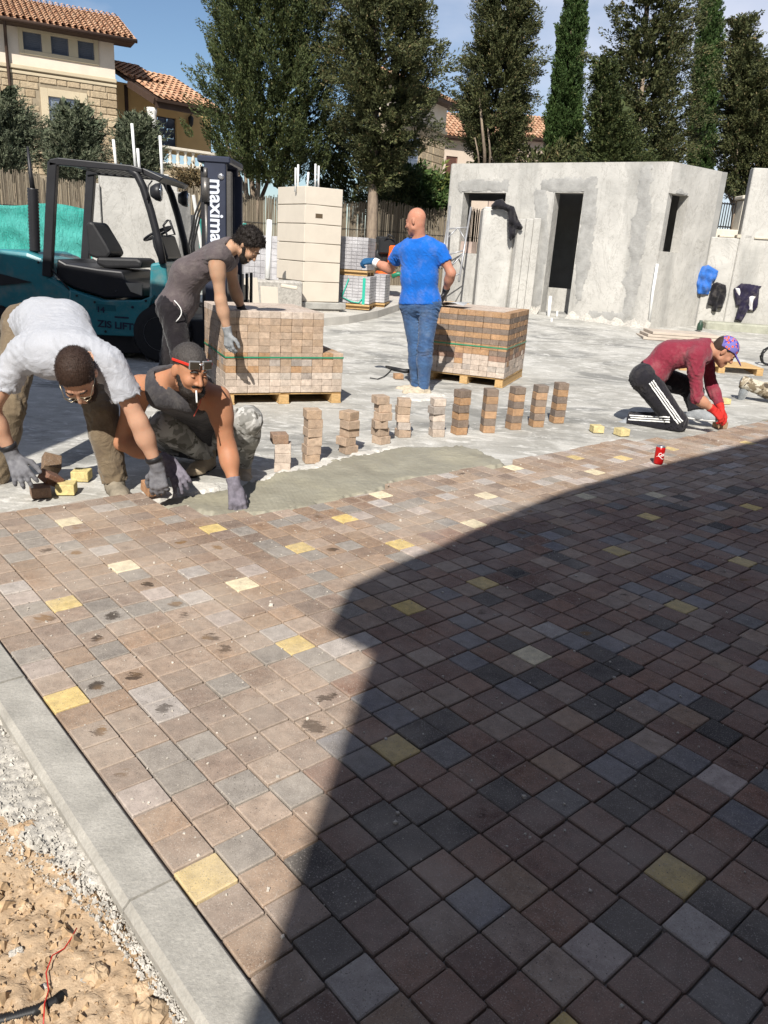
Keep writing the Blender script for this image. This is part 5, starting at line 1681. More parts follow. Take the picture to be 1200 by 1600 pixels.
# steering
mb = MB(); a, b = fp(243, 408), fp(228, 368)
mb.tube([Vector((a[0], FY + .5, a[1])), Vector((b[0], FY + .5, b[1]))], .045, 10); rel(mb.obj('steering_column', M['blk']), fk)
fprism('dashboard', [(225, 366), (240, 366), (253, 405), (238, 410), (228, 385)], .25, .85, M['blk'], .02)
mb = MB(); c = Vector((b[0] - .02, FY + .5, b[1] + .03)); R = Euler((0, -.5, 0)).to_matrix()
mb.tube([c + R @ Vector((.17 * math.cos(t_), .17 * math.sin(t_), 0)) for t_ in np.linspace(0, 2 * math.pi, 25)], .014, 8, False); mb.beam(c + R @ Vector((-.17, 0, 0)), c + R @ Vector((.17, 0, 0)), .03, .012); rel(mb.obj('steering_wheel', M['blk']), fk)
for y in (.02, ):
    q = [fp(258, 344), fp(252, 352), fp(258, 368), fp(270, 366), fp(262, 344)]
    mb = MB(); mb.tube([Vector((p[0], FY + y + .06, p[1])) for p in q + q[:1]], .013, 6); rel(mb.obj('grab_handle', M['blk']), fk)
# ribbed exhaust stack, left
mb = MB(); pts = []; rads = []
a, b = fp(42, 393), fp(38, 292)
for k in range(40):
    f_ = k / 39; pts.append(Vector((a[0] + (b[0] - a[0]) * f_, FY + .2, a[1] + (b[1] - a[1]) * f_))); rads.append(.062 if k % 2 else .054)
mb.tube(pts, rads, 14); mb.tube([pts[-1], pts[-1] + Vector((-.01, 0, .12)), pts[-1] + Vector((-.02, 0, .42))], [.03, .025, .012], 8)
mb.tube([pts[0] - Vector((0, 0, .05)), pts[0]], .035, 10); rel(mb.obj('exhaust_stack', M['blk']), fk)
# mast
MY = FY
def mp(px, py, y=0): p = J(px, py, FY + y); return Vector((p.x, FY + y, p.z))
xm0, xm1 = mp(313, 330).x, mp(361, 330).x
zt, zb = mp(335, 252).z, gz(9) + .08
side_lab = None
mb = MB(); mb.box(((xm0 + xm1) / 2, FY + .02, (zt + zb) / 2), (xm1 - xm0 - .10, .09, zt - zb), None, 0, .01); rel(mb.obj('mast_channel', M['navy']), fk)
mb = MB(); mb.box(((xm0 + xm1) / 2, FY + .62, (zt + zb) / 2), (xm1 - xm0 - .10, .09, zt - zb), None, 0, .01); rel(mb.obj('mast_channel', M['navy']), fk)
mb = MB(); mb.box((xm1 - .04, FY + .04, (zt + zb) / 2 - .03), (.09, .07, zt - zb - .12), None, 0, .01); rel(mb.obj('inner_rail', pm('mast_rail', (.10, .095, .09), .5, .2, metal=.4)), fk)
mb = MB(); mb.box((xm1 - .04, FY + .60, (zt + zb) / 2 - .03), (.09, .07, zt - zb - .12), None, 0, .01); rel(mb.obj('inner_rail', M['navy']), fk)
mb = MB(); mb.box((xm0 + .02, FY + .10, (zt + zb) / 2), (.06, .06, zt - zb - .1), None, 0, .005); rel(mb.obj('rear_flange', M['blk']), fk)
mb = MB(); mb.box(((xm0 + xm1) / 2 - .01, FY + .32, zt + .015), (xm1 - xm0 + .02, .72, .07), None, 0, .015); rel(mb.obj('mast_head', M['navy']), fk)
mb = MB(); mb.box((xm1 - .06, FY + FW / 2, .55), (.06, FW - .1, .5), None, 0, .01); rel(mb.obj('carriage', M['blk']), fk)
for y in (.25, FW - .35):
    mb = MB(); mb.box((xm1 + .02, FY + y, .34), (.05, .12, .6), None, 0, .006); mb.box((xm1 + .52, FY + y, .05), (1.0, .12, .045), None, 0, .006); rel(mb.obj('fork', M['blk']), fk)
for q in range(4):
    mb = MB(); mb.box((xm1 + .05, FY + .1 + q * .28, .68), (.03, .05, .55), None, 0, .004); rel(mb.obj('load_guard_bar', M['blk']), fk)
mb = MB(); a = mp(321, 262, -.03)
mb.tube([a, a + Vector((0, 0, -.10))], .022, 10); mb.tube([a + Vector((0, 0, -.10)), a + Vector((0, 0, -.34))], .045, 12); mb.tube([a + Vector((0, 0, -.34)), a + Vector((.0, .05, -1.2))], .02, 8); rel(mb.obj('lift_cylinder', pm('cylinder_steel', (.16, .15, .14), .4, .2, metal=.6)), fk)
mb = MB(); a = mp(345, 276, -.03); mb.lathe([(.032, -.02), (.036, 0), (.02, .01)], a, 14, 0, Euler((math.pi / 2, 0, 0)).to_matrix()); rel(mb.obj('pulley_boss', M['alu']), fk)
tx_ = text('maxima', .205, 'lettering', flat('pale_lettering', (.62, .66, .74), .5), 0, .005)
c_ = mp(338, 322, -.027)
tx_.matrix_world = Matrix.Translation(c_ + Vector((0, -.006, -.05))) @ Euler((math.pi / 2, math.pi / 2, 0)).to_matrix().to_4x4() @ Matrix.Diagonal((1.0, 1.0, 1, 1)); rel(tx_, fk)
M['ink'] = flat('dark_blue_lettering', (.012, .02, .05), .5)
for body, px, py, sz in (('14', 157, 484, .085), ('ZIS LIFTS', 184, 509, .105)):
    t_ = text(body, sz, 'lettering', M['ink'], 0, .003)
    c_ = J(px, py, FY - .036)
    t_.matrix_world = Matrix.Translation(c_) @ Euler((math.pi / 2, .04, 0)).to_matrix().to_4x4() @ Matrix.Diagonal((1.12, 1, 1, 1)); rel(t_, fk)
mb = MB(); a = J(207, 480, FY - .032); mb.lathe([(.016, 0), (.013, .01)], a, 12, 0, Euler((math.pi / 2, 0, 0)).to_matrix()); rel(mb.obj('fuel_cap', M['ink']), fk)
# wheels
def wheel(px, r, y, w):
    c = Vector((J(px, 520, FY).x, FY + y, gz(9) + r)); R = Euler((math.pi / 2, 0, 0)).to_matrix()
    mb = MB(); mb.lathe([(r * .58, -w / 2), (r * .9, -w / 2), (r, -w / 2 + .03), (r, w / 2 - .03), (r * .9, w / 2), (r * .58, w / 2)], c, 36, 0, R)
    for k in range(18):
        an = 2 * math.pi * k / 18; p = c + Vector((math.cos(an) * r, 0, math.sin(an) * r)); mb.box(p, (.05, w * .9, .018), Euler((0, -an + math.pi / 2, 0)).to_matrix())
    ty = rel(mb.obj('wheel', M['rub']), fk)
    mb = MB(); mb.lathe([(r * .2, w / 2 - .02), (r * .5, w / 2 - .05), (r * .575, w / 2 + .004), (r * .575, -w / 2 - .004), (r * .5, -w / 2 + .05), (r * .2, -w / 2 + .02)], c, 24, 0, R); rm = mb.obj('rim', pm('rim_grey', (.25, .26, .27), .5)); rm.parent = ty
for y in (.08, FW - .08):
    wheel(252, .33, y, .24); wheel(0, .26, y, .2)

# hoses, bolts and a data plate
for k in range(3):
    a, b = mp(318 + 5 * k, 300, .12 + .02 * k), mp(300 + 3 * k, 420, .2)
    mb = MB(); mb.tube([a, a.lerp(b, .3) + Vector((-.05, -.03, 0)), a.lerp(b, .7) + Vector((-.07, -.02, 0)), b], .011, 7); rel(mb.obj('hydraulic_hose', M['rub']), fk)
for px, py in ((120, 462), (148, 472), (228, 470), (216, 518), (165, 518), (90, 420), (60, 410), (182, 455)):
    mb = MB(); mb.lathe([(.013, 0), (.013, .008), (.007, .010)], J(px, py, FY - .03 if px > 110 else FY + .02), 8, 0, Euler((math.pi / 2, 0, 0)).to_matrix()); rel(mb.obj('bolt', M['blk']), fk)
mb = MB(); c_ = J(190, 496, FY - .032); mb.box(c_, (.16, .004, .018)); rel(mb.obj('trim_strip', M['ink']), fk)
fprism('counterweight_seam', [(64, 404), (66, 404), (108, 452), (106, 453)], .015, .03, M['blk'], 0)
# ================================================================== TREES AND SHRUBS
def leaf_mat(name, c0, c1, c2):
    t = NT(name)
    isl = t.geo.outputs['Random Per Island']
    col = t.mix(t.ramp(isl, .0, .85), c0, c1)
    col = t.mix(t.ramp(isl, .93, .99), col, c2)
    col = t.mix(1, col, t.ramp(t.noise(1.6, 3), .3, .7, (.75, .78, .75), (1.15, 1.12, 1.05)), 'MULTIPLY')
    t.b.inputs['Subsurface Weight'].default_value = 0
    return t.done(col, .65, None, .25)
M['cyp'] = leaf_mat('cypress_foliage', (.024, .037, .012), (.078, .096, .032), (.15, .13, .055))
M['cyp2'] = leaf_mat('loose_cypress_foliage', (.031, .040, .015), (.106, .113, .046), (.20, .145, .075))
M['cyp3'] = leaf_mat('slim_cypress_foliage', (.030, .060, .016), (.07, .118, .034), (.12, .14, .05))
M['olive'] = leaf_mat('olive_foliage', (.055, .075, .045), (.16, .175, .115), (.26, .26, .19))
M['shrub'] = leaf_mat('shrub_foliage', (.05, .075, .02), (.16, .19, .05), (.34, .32, .10))
M['bark'] = pm('pale_bark', (.30, .235, .17), .9, .3, 7, .7, 25, .02, streak=(3, 3, .6), c2=(.17, .13, .10))

def leaves(name, centers, rad, m, size, outward, mat, par, seed, upb=.5, flat_=1.0, aspect=.42):
    """clumps of leaf sprays; centers (n,3), rad (n,), outward (n,3)"""
    r = np.random.default_rng(seed)
    n = len(centers)
    C = np.repeat(centers, m, 0); R_ = np.repeat(rad, m); O = np.repeat(outward, m, 0)
    # each clump is a flame shaped tuft: leaves set round an axis that leans outward and up (or droops)
    A = outward * .75 + np.array([0, 0, 1.0]) * upb + r.normal(scale=.28, size=(n, 3)); A /= np.linalg.norm(A, axis=1)[:, None]
    A = np.repeat(A, m, 0)
    tt = r.beta(1.1, 1.5, n * m)
    d = r.normal(size=(n * m, 3)); d -= A * (d * A).sum(1)[:, None]; d /= np.linalg.norm(d, axis=1)[:, None]
    wd = R_ * .62 * np.sqrt(np.clip(1.02 - tt, 0, 1)) * (.35 + .65 * np.minimum(tt * 5, 1)) * r.uniform(.3, 1.0, n * m) ** .5
    P = C + A * (tt * R_ * 2.5 - R_ * .6)[:, None] + d * wd[:, None]
    ax = A * 1.0 + d * .6 + r.normal(scale=.30, size=(n * m, 3))
    ax /= np.linalg.norm(ax, axis=1)[:, None]
    sd = np.cross(ax, r.normal(size=(n * m, 3))); sd /= np.linalg.norm(sd, axis=1)[:, None]
    nn = np.cross(ax, sd)
    L = size * r.uniform(.6, 1.4, n * m)[:, None]; W = L * aspect
    v0 = P - ax * L * .5; v1 = P + sd * W * .5 + nn * W * .15; v2 = P + ax * L * .5; v3 = P - sd * W * .5 + nn * W * .15
    V = np.stack([v0, v1, v2, v3], 1).reshape(-1, 3)
    F = np.arange(len(V)).reshape(-1, 4)
    return rel(np_mesh(name, V, F, mat, False), par)

def crown_from_rows(rows, Y, n, r, yd=.9, bump=.16, shrink=0.0):
    """rows: (py, left px, right px), top to bottom -> clump centres on and inside the surface"""
    pts = []
    for py, a, b in rows:
        A, B = J(a, py, Y), J(b, py, Y)
        pts.append((A.z * .5 + B.z * .5, (A.x + B.x) / 2, abs(B.x - A.x) / 2))
    pts.sort()
    zs = np.array([p[0] for p in pts]); xc = np.array([p[1] for p in pts]); hw = np.array([p[2] for p in pts])
    fine = np.linspace(zs[0], zs[-1], 80); w = np.interp(fine, zs, hw) + .05
    z = r.choice(fine, n, p=w / w.sum()) + r.uniform(-.05, .05, n)
    cx = np.interp(z, zs, xc); rad = np.interp(z, zs, hw); rad = np.maximum(rad - shrink, rad * .35)
    a = r.uniform(0, 2 * math.pi, n)
    lump = 1 + bump * np.sin(3 * a + z * 2.3 + 1) * np.sin(z * 3.1 + a) + r.normal(scale=bump * .45, size=n)
    q = np.where(r.random(n) < .68, r.uniform(.86, 1.0, n), r.uniform(.35, .9, n))
    rr_ = rad * lump * q
    P = np.stack([cx + np.cos(a) * rr_, Y + np.sin(a) * rr_ * yd, z], 1)
    O = np.stack([np.cos(a), np.sin(a) * yd, np.full(n, .25)], 1)
    keep = ~((np.sin(a) > .45) & (q > .8) & (r.random(n) < .5))       # thin the far side a little
    return P[keep], O[keep], rad[keep]

def core_z(rows, Y):
    q = [(lambda A, B: ((A.x + B.x) / 2, 0, (A.z + B.z) / 2))(J(a, py, Y), J(b, py, Y)) for py, a, b in rows]
    return sorted(q, key=lambda k: k[2])
def trunk(par, pts, r, mat=None, limbs=(), nm='trunk'):
    mb = MB(); n = len(pts)
    mb.tube(pts, [r[0] + (r[1] - r[0]) * k / (n - 1) for k in range(n)], 9)
    o = rel(mb.obj(nm, mat or M['bark']), par)
    for l_ in limbs:
        mb = MB(); mb.tube(l_[0], [l_[1] * (1 - .8 * k / (len(l_[0]) - 1)) for k in range(len(l_[0]))], 6)
        rel(mb.obj('limb', mat or M['bark']), par)
    return o

def tree(label, rows, Y, mat, n, m, size, crad, seed, base, upb=.5, bump=.16, flat_=1.2, tr=.12, stems=None, nm='cypress_tree', aspect=.42):
    r = np.random.default_rng(seed)
    b = J(base[0], base[1], Y); g0 = gz(Y)
    t = thing(nm, label, 'tree', (b.x, Y, g0), 0, 'trees along the back of the yard')
    P, O, rad = crown_from_rows(rows, Y, n, r, bump=bump, shrink=crad * .9)
    cr = crad * r.uniform(.55, 1.35, len(P))
    leaves('crown', P, cr, m, size, O, mat, t, seed + 1, upb, flat_, aspect)
    ci = r.permutation(len(P))[:int(len(P) * .5)]
    axis = np.array([np.interp(P[:, 2], [q[2] for q in core_z(rows, Y)], [q[0] for q in core_z(rows, Y)]), np.full(len(P), Y), P[:, 2]]).T
    Pc = axis[ci] + (P[ci] - axis[ci]) * .55
    leaves('inner_foliage', Pc, np.full(len(Pc), crad * .9), 16, size * 2.6, O[ci], mat, t, seed + 7, upb, 1, .6)
    tp = rows[0]; top = J((tp[1] + tp[2]) / 2, tp[0], Y)
    if stems:
        for s_ in stems:
            pts = [J(x, y, Y + dy) for x, y, dy in s_[0]]; pts[0].z = g0 - .1 if s_[2] else pts[0].z
            trunk(t, pts, (s_[1], s_[1] * .45), nm='stem')
    else:
        p0 = Vector((b.x, Y, g0 - .1)); mid = p0.lerp(top, .4) + Vector((.06, 0, 0))
        lm = []
        for k in range(6):
            q = p0.lerp(top, .3 + .08 * k); a = k * 2.1
            w = np.interp(q.z, [0, 3, 9], [.5, 1.0, .5])
            w *= min(1, .75 * float(rad.mean()))
            lm.append(([q, q + Vector((math.cos(a) * .5 * w, math.sin(a) * .5 * w, .3)), q + Vector((math.cos(a) * 1.0 * w, math.sin(a) * 1.0 * w, .9))], .045))
        trunk(t, [p0, p0.lerp(mid, .5), mid, mid.lerp(top, .6)], (tr, tr * .35), None, lm)
    return t

st1 = [([(395, 352, 0), (392, 320, 0), (378, 285, .1), (362, 250, .1), (352, 215, .1)], .07, 1), ([(397, 352, .1), (396, 310, .1), (392, 270, 0), (388, 220, 0)], .09, 1), ([(399, 352, 0), (402, 310, -.1), (404, 275, -.1), (410, 220, 0)], .08, 1),
       ([(396, 352, -.1), (386, 315, -.2), (384, 275, -.2), (374, 230, -.2)], .06, 1), ([(400, 345, .1), (410, 305, .1), (422, 275, .2), (438, 240, .2)], .06, 1), ([(394, 350, .1), (380, 310, .2), (368, 285, .2), (350, 255, .3)], .05, 1), ([(398, 340, -.2), (404, 290, -.3), (398, 250, -.3)], .045, 1)]
tree('broad dense dark green cypress with many bare stems at its foot', [(-230, 425, 435), (-150, 345, 508), (-70, 326, 522), (0, 318, 528), (60, 314, 532), (120, 306, 534), (180, 302, 535), (220, 308, 530), (255, 324, 518), (282, 355, 490)], 19.0, M['cyp'], 900, 230, .052, .25, 3, (396, 350), upb=.9, bump=.2, stems=st1)
tree('loose grey green cypress with a single pale trunk behind the man in jeans', [(-240, 580, 590), (-120, 545, 640), (-20, 500, 672), (40, 498, 694), (60, 502, 692), (100, 502, 712), (150, 508, 692), (200, 520, 674), (240, 545, 650), (272, 566, 622), (292, 576, 602)], 18.0, M['cyp2'], 640, 210, .056, .24, 13, (583, 385), upb=.05, bump=.38, flat_=1.1, tr=.15)
tree('ragged cypress with dead orange stems showing, left of the slim dark cypress', [(-200, 785, 795), (-90, 755, 815), (0, 741, 832), (50, 736, 838), (100, 718, 842), (150, 712, 836), (200, 712, 828), (240, 726, 822), (266, 738, 812)], 24.0, M['cyp2'], 720, 190, .062, .26, 23, (757, 265), upb=.2, bump=.24,
     stems=[([(758, 300, 0), (757, 235, -.75), (753, 195, -.8), (749, 150, -.7)], .055, 0), ([(762, 300, 0), (766, 240, -.8), (762, 195, -.8)], .04, 0), ([(752, 300, 0), (747, 240, -.8), (742, 215, -.7)], .03, 0)])
tree('slim spire shaped green cypress with clean edges', [(-60, 899, 905), (-25, 889, 914), (0, 882, 920), (50, 869, 918), (100, 862, 914), (150, 856, 912), (200, 847, 914), (260, 842, 916)], 26.0, M['cyp3'], 1100, 120, .06, .13, 33, (880, 300), upb=1.0, bump=.08, flat_=1.5)
tree('tall open cypress with gaps of sky between its branches', [(-170, 1010, 1040), (-80, 975, 1080), (0, 962, 1088), (50, 950, 1078), (100, 932, 1076), (150, 922, 1080), (200, 919, 1086), (270, 920, 1092)], 23.0, M['cyp2'], 560, 190, .064, .27, 43, (1000, 300), upb=.15, bump=.48, flat_=1.0)
tree('slim very dark cypress standing behind the open one', [(-80, 1108, 1114), (-20, 1096, 1126), (60, 1086, 1130), (120, 1080, 1128), (190, 1072, 1124), (270, 1070, 1118)], 27.0, M['cyp3'], 900, 100, .064, .13, 53, (1098, 300), upb=1.0, bump=.08, flat_=1.5)
tree('pointed olive brown cypress at the right edge above the iron railing', [(28, 1155, 1160), (60, 1142, 1174), (100, 1130, 1202), (150, 1122, 1216), (200, 1118, 1230), (260, 1118, 1240), (306, 1122, 1240)], 22.0, M['cyp2'], 640, 180, .062, .24, 63, (1170, 320), upb=.1, bump=.3)
tree('bushy conifer filling the gap below the open cypress', [(95, 938, 944), (130, 925, 962), (180, 916, 985), (230, 914, 1000), (285, 915, 1060)], 21.5, M['cyp'], 360, 170, .06, .22, 73, (955, 300), upb=.1, bump=.3)
# olives on the left
for (lab, rows, Y, base, sd) in (('grey green olive tree at the left edge above the fence', [(150, -30, 30), (180, -60, 58), (220, -70, 62), (255, -60, 58), (275, -30, 40)], 20.0, (0, 285), 83),
                                 ('round olive tree in front of the tan stone wall, left of the forklift roof', [(178, 95, 140), (200, 74, 160), (230, 66, 168), (260, 68, 166), (282, 85, 150)], 20.5, (115, 290), 93),
                                 ('olive tree between the two houses, behind the white conduits', [(190, 205, 235), (205, 188, 246), (230, 182, 252), (255, 186, 254), (276, 200, 244)], 21.0, (215, 290), 103)):
    tree(lab, rows, Y, M['olive'], 340, 90, .08, .2, sd, base, upb=.4, bump=.35, tr=.06, nm='olive_tree', aspect=.22)
def bush(label, rows, Y, mat, n, sd, size=.1, rad=.22, aspect=.35):
    r = np.random.default_rng(sd)
    t = thing('shrub', label, 'shrub', (J((rows[0][1] + rows[0][2]) / 2, 300, Y).x, Y, gz(Y)), 0, 'shrubs behind the fence')
    P, O, _ = crown_from_rows(rows, Y, n, r, bump=.3)
    leaves('foliage', P, rad * r.uniform(.6, 1.2, len(P)), 50, size, O, mat, t, sd, .4, 1, aspect)
bush('dark shrub under the second cypress, behind the fence', [(190, 525, 560), (230, 518, 600), (270, 515, 640), (300, 515, 645), (330, 515, 645)], 21.2, M['cyp'], 420, 7)
bush('dark leafy shrub beside the tan stone house wall', [(268, 640, 655), (285, 622, 676), (310, 615, 690), (335, 615, 690)], 22.0, M['cyp3'], 170, 8, .15, .3)
bush('yellow green broad leaved shrub just left of the grey building', [(282, 672, 690), (300, 660, 700), (330, 655, 705)], 22.3, M['shrub'], 110, 9, .16, .25)
bush('low dry shrub under the veranda balustrade', [(268, 285, 325), (288, 280, 330), (305, 282, 330)], 21.5, leaf_mat('dry_leaves', (.09, .07, .04), (.20, .15, .08), (.36, .18, .08)), 90, 10, .09, .2)
bush('pale green shrub below the ragged cypress behind the grey building', [(215, 1060, 1090), (250, 820, 860), (300, 820, 1100)], 24.5, M['cyp2'], 260, 12, .14, .3)
# ================================================================== PEOPLE
class Field:
    """signed distances on a grid; smooth unions of tapered limbs, meshed by surface nets"""
    def __init__(s, lo, hi, h):
        s.h = h; s.lo = np.array(lo) - 2 * h
        s.n = np.ceil((np.array(hi) - s.lo) / h).astype(int) + 3
        s.v = np.full(s.n, .5, np.float32)
        s.ax = [s.lo[k] + h * np.arange(s.n[k]) for k in range(3)]
    def sl(s, lo, hi):
        a = np.clip(((np.array(lo) - s.lo) / s.h).astype(int), 0, s.n); b = np.clip(((np.array(hi) - s.lo) / s.h).astype(int) + 2, 0, s.n)
        S = tuple(slice(a[k], b[k]) for k in range(3))
        return S, np.meshgrid(*[s.ax[k][S[k]] for k in range(3)], indexing='ij')
    def put(s, S, d, k, sub=False):
        o = s.v[S]
        if sub:
            h = np.clip(.5 - .5 * (o + d) / k, 0, 1); s.v[S] = o * (1 - h) - d * h + k * h * (1 - h)
        else:
            h = np.clip(.5 + .5 * (o - d) / k, 0, 1); s.v[S] = o * (1 - h) + d * h - k * h * (1 - h)
    def cone(s, a, b, ra, rb, k=.03, sub=False, grow=0.0):
        a, b = np.array(a, float), np.array(b, float); ra += grow; rb += grow
        m = max(ra, rb) + k + 2 * s.h
        S, (X, Y, Z) = s.sl(np.minimum(a, b) - m, np.maximum(a, b) + m)
        if X.size == 0: return s
        ab = b - a; L2 = ab @ ab + 1e-12
        x, y, z = X - a[0], Y - a[1], Z - a[2]
        t = np.clip((x * ab[0] + y * ab[1] + z * ab[2]) / L2, 0, 1)
        d = np.sqrt((x - t * ab[0]) ** 2 + (y - t * ab[1]) ** 2 + (z - t * ab[2]) ** 2) - (ra + (rb - ra) * t)
        s.put(S, d, k, sub); return s
    def ell(s, c, R, r, k=.02, sub=False, grow=0.0):
        c = np.array(c, float); r = np.array(r, float) + grow; m = max(r) + k + 2 * s.h
        S, (X, Y, Z) = s.sl(c - m, c + m)
        if X.size == 0: return s
        q = np.stack([X - c[0], Y - c[1], Z - c[2]], -1) @ np.array(R)       # columns of R are the local axes
        k0 = np.linalg.norm(q / r, axis=-1); k1 = np.linalg.norm(q / (r * r), axis=-1) + 1e-9
        s.put(S, k0 * (k0 - 1) / k1, k, sub); return s
    def cut(s, p, n, rad, k=.004):
        """remove what lies beyond the plane p,n within rad of p"""
        p, n = np.array(p, float), np.array(n, float); n = n / np.linalg.norm(n)
        S, (X, Y, Z) = s.sl(p - rad, p + rad)
        d = (X - p[0]) * n[0] + (Y - p[1]) * n[1] + (Z - p[2]) * n[2]
        near = (X - p[0]) ** 2 + (Y - p[1]) ** 2 + (Z - p[2]) ** 2 < rad * rad
        s.v[S] = np.where(near, np.maximum(s.v[S], d), s.v[S]); return s
    def folds(s, amp, freq, seed, dirs=None, thr=.03, at=None, rad=.13, base=.3):
        I = np.nonzero(np.abs(s.v) < thr)
        P = np.stack([s.ax[k][I[k]] for k in range(3)], 1)
        r = np.random.default_rng(seed); w = np.zeros(len(P))
        for q in range(5):
            d = r.normal(size=3) if dirs is None else np.array(dirs[q % len(dirs)]) + r.normal(scale=.35, size=3)
            d /= np.linalg.norm(d); f = freq * r.uniform(.6, 1.7)
            e = r.normal(size=3); e /= np.linalg.norm(e)
            ph = P @ d * f + 1.4 * np.sin(P @ e * f * .45 + q) + r.uniform(0, 6)
            mask = .5 + .5 * np.sin(P @ np.cross(d, e) * f * .35 + q * 2)
            w += (np.abs(np.sin(ph)) ** .7 - .6) * mask ** 1.5
        if at is not None:
            g = np.zeros(len(P))
            for c in at: g = np.maximum(g, np.exp(-((P - np.array(c)) ** 2).sum(1) / rad ** 2))
            w *= base + (1.25 - base) * g
        s.v[I] += (amp * w).astype(np.float32); return s
    def at(s, p):
        q = np.clip(((np.array(p) - s.lo) / s.h).round().astype(int), 0, s.n - 1); return s.v[tuple(q)]
    def mesh(s):
        v = s.v; neg = v < 0; n = s.n
        cs = [neg[i:n[0] - 1 + i, j:n[1] - 1 + j, k:n[2] - 1 + k] for i in (0, 1) for j in (0, 1) for k in (0, 1)]
        cnt = sum(c.astype(np.int8) for c in cs)
        C = np.nonzero((cnt > 0) & (cnt < 8))
        idx = np.full(tuple(n - 1), -1, np.int32); idx[C] = np.arange(len(C[0]))
        acc = np.zeros((len(C[0]), 3)); num = np.zeros(len(C[0]))
        off = [(i, j, k) for i in (0, 1) for j in (0, 1) for k in (0, 1)]
        val = {o: v[C[0] + o[0], C[1] + o[1], C[2] + o[2]] for o in off}
        for o in off:
            for ax in range(3):
                if o[ax]: continue
                o2 = tuple(1 if a == ax else o[a] for a in range(3))
                a, b = val[o], val[o2]; cr = (a < 0) != (b < 0)
                t = np.where(cr, a / np.where(a == b, 1, a - b), 0)
                p = np.zeros((len(C[0]), 3)); p += np.array(o); p[:, ax] = t
                acc += p * cr[:, None]; num += cr
        V = s.lo + s.h * (np.stack(C, 1) + acc / num[:, None])
        Q = []
        for ax in range(3):
            o1, o2 = (ax + 1) % 3, (ax + 2) % 3
            a = [slice(1, n[k] - 1) for k in range(3)]; a[ax] = slice(0, n[ax] - 1); b = list(a); b[ax] = slice(1, n[ax])
            A, B = neg[tuple(a)], neg[tuple(b)]
            E = np.nonzero(A != B); sg = A[E]
            base = [E[0] + (0 if ax == 0 else 1), E[1] + (0 if ax == 1 else 1), E[2] + (0 if ax == 2 else 1)]
            def cell(d1, d2):
                q = [base[0].copy(), base[1].copy(), base[2].copy()]; q[o1] -= d1; q[o2] -= d2
                return idx[q[0], q[1], q[2]]
            q = np.stack([cell(1, 1), cell(0, 1), cell(0, 0), cell(1, 0)], 1)
            q[~sg] = q[~sg][:, ::-1]
            Q.append(q)
        Q = np.concatenate(Q); return V, Q[(Q >= 0).all(1)]
    def obj(s, name, mat, par, smooth_it=1):
        V, Q = s.mesh()
        for _ in range(smooth_it):      # light relaxation
            A = np.zeros_like(V); N = np.zeros(len(V))
            for k in range(4):
                np.add.at(A, Q[:, k], V[Q[:, (k + 1) % 4]]); np.add.at(N, Q[:, k], 1)
            V = V * .5 + .5 * A / np.maximum(N, 1)[:, None]
        return rel(np_mesh(name, V, Q, mat, True), par)

def nv(v): v = np.array(v, float); return v / np.linalg.norm(v)
def frame(fwd, up):
    f_ = nv(fwd); r_ = nv(np.cross(f_, up)); u_ = np.cross(r_, f_)
    return np.stack([r_, f_, u_], 1)          # columns: right, forward, up

def skin(name, c, red=.5):
    t = NT(name)
    col = t.mix(t.ramp(t.noise(9, 5, .6), .3, .7), tuple(x * .82 for x in c), c)
    col = t.mix(t.math('MULTIPLY', t.ramp(t.noise(24, 3), .5, .75), .35), col, (c[0] * 1.02, c[1] * .72, c[2] * .62))
    t.b.inputs['Subsurface Weight'].default_value = .08
    t.b.inputs['Subsurface Radius'].default_value = (.02, .008, .004)
    return t.done(col, .58, t.bump(t.noise(180, 3), .12, .002), .28)
def cloth(name, c, var=.15, weave=420, rough=.9, c2=None, cs=14, wr=.35, crease=11, dust=.16):
    t = NT(name)
    col = t.mix(t.ramp(t.noise(cs, 5, .65), .35, .68), c2 or tuple(x * (1 - var) for x in c), c)
    col = t.mix(1, col, t.ramp(t.noise(weave, 2), .3, .7, (.88,) * 3, (1.06,) * 3), 'MULTIPLY')
    col = t.mix(t.math('MULTIPLY', t.ramp(t.noise(6.5, 6, .7), .50, .72), dust), col, (.40, .36, .31))
    t.b.inputs['Sheen Weight'].default_value = .15
    return t.done(col, rough, t.bump(t.noise(weave, 2), .25, .002, t.bump(t.math('ABSOLUTE', t.math('SUBTRACT', t.noise(crease, 4, .55, None, 1.6), .5)), wr, .05)), .15)
def camo(name, a, b, c, d):
    t = NT(name)
    col = t.mix(t.ramp(t.noise(13, 3, .5, None, .6), .47, .5), a, b)
    col = t.mix(t.ramp(t.noise(11, 3, .5, t.vscale((1, 1, 1), None, (1, .4, .2)), .6), .53, .56), col, c)
    col = t.mix(t.ramp(t.noise(15, 3, .5, t.vscale((1, 1, 1), None, (.3, 1.2, 2)), .6), .58, .61), col, d)
    return t.done(col, .9, t.bump(t.noise(30, 4, .6), .4, .012), .15)
def glove_mat(name, back, palm):
    t = NT(name); return t.done(t.mix(t.ramp(t.noise(40, 4), .35, .7), palm, back), .75, t.bump(t.noise(300, 2), .3, .002), .25)
def hair_mat(name, c):
    t = NT(name); n = t.noise(160, 3, .7, t.vscale((1, 1, .3)))
    return t.done(t.mix(t.ramp(n, .3, .7), tuple(x * .5 for x in c), c), .6, t.bump(n, .8, .006), .3)
M['hair_blk'] = hair_mat('black_hair', (.022, .016, .013)); M['hair_brn'] = hair_mat('dark_brown_hair', (.045, .024, .016)); M['hair_gry'] = hair_mat('greying_hair', (.075, .066, .062))
M['stubble'] = hair_mat('short_stubble', (.07, .045, .035)); M['eyew'] = flat('eye_white', (.30, .25, .22), .3); M['eyed'] = flat('eye_dark', (.02, .012, .01), .1)

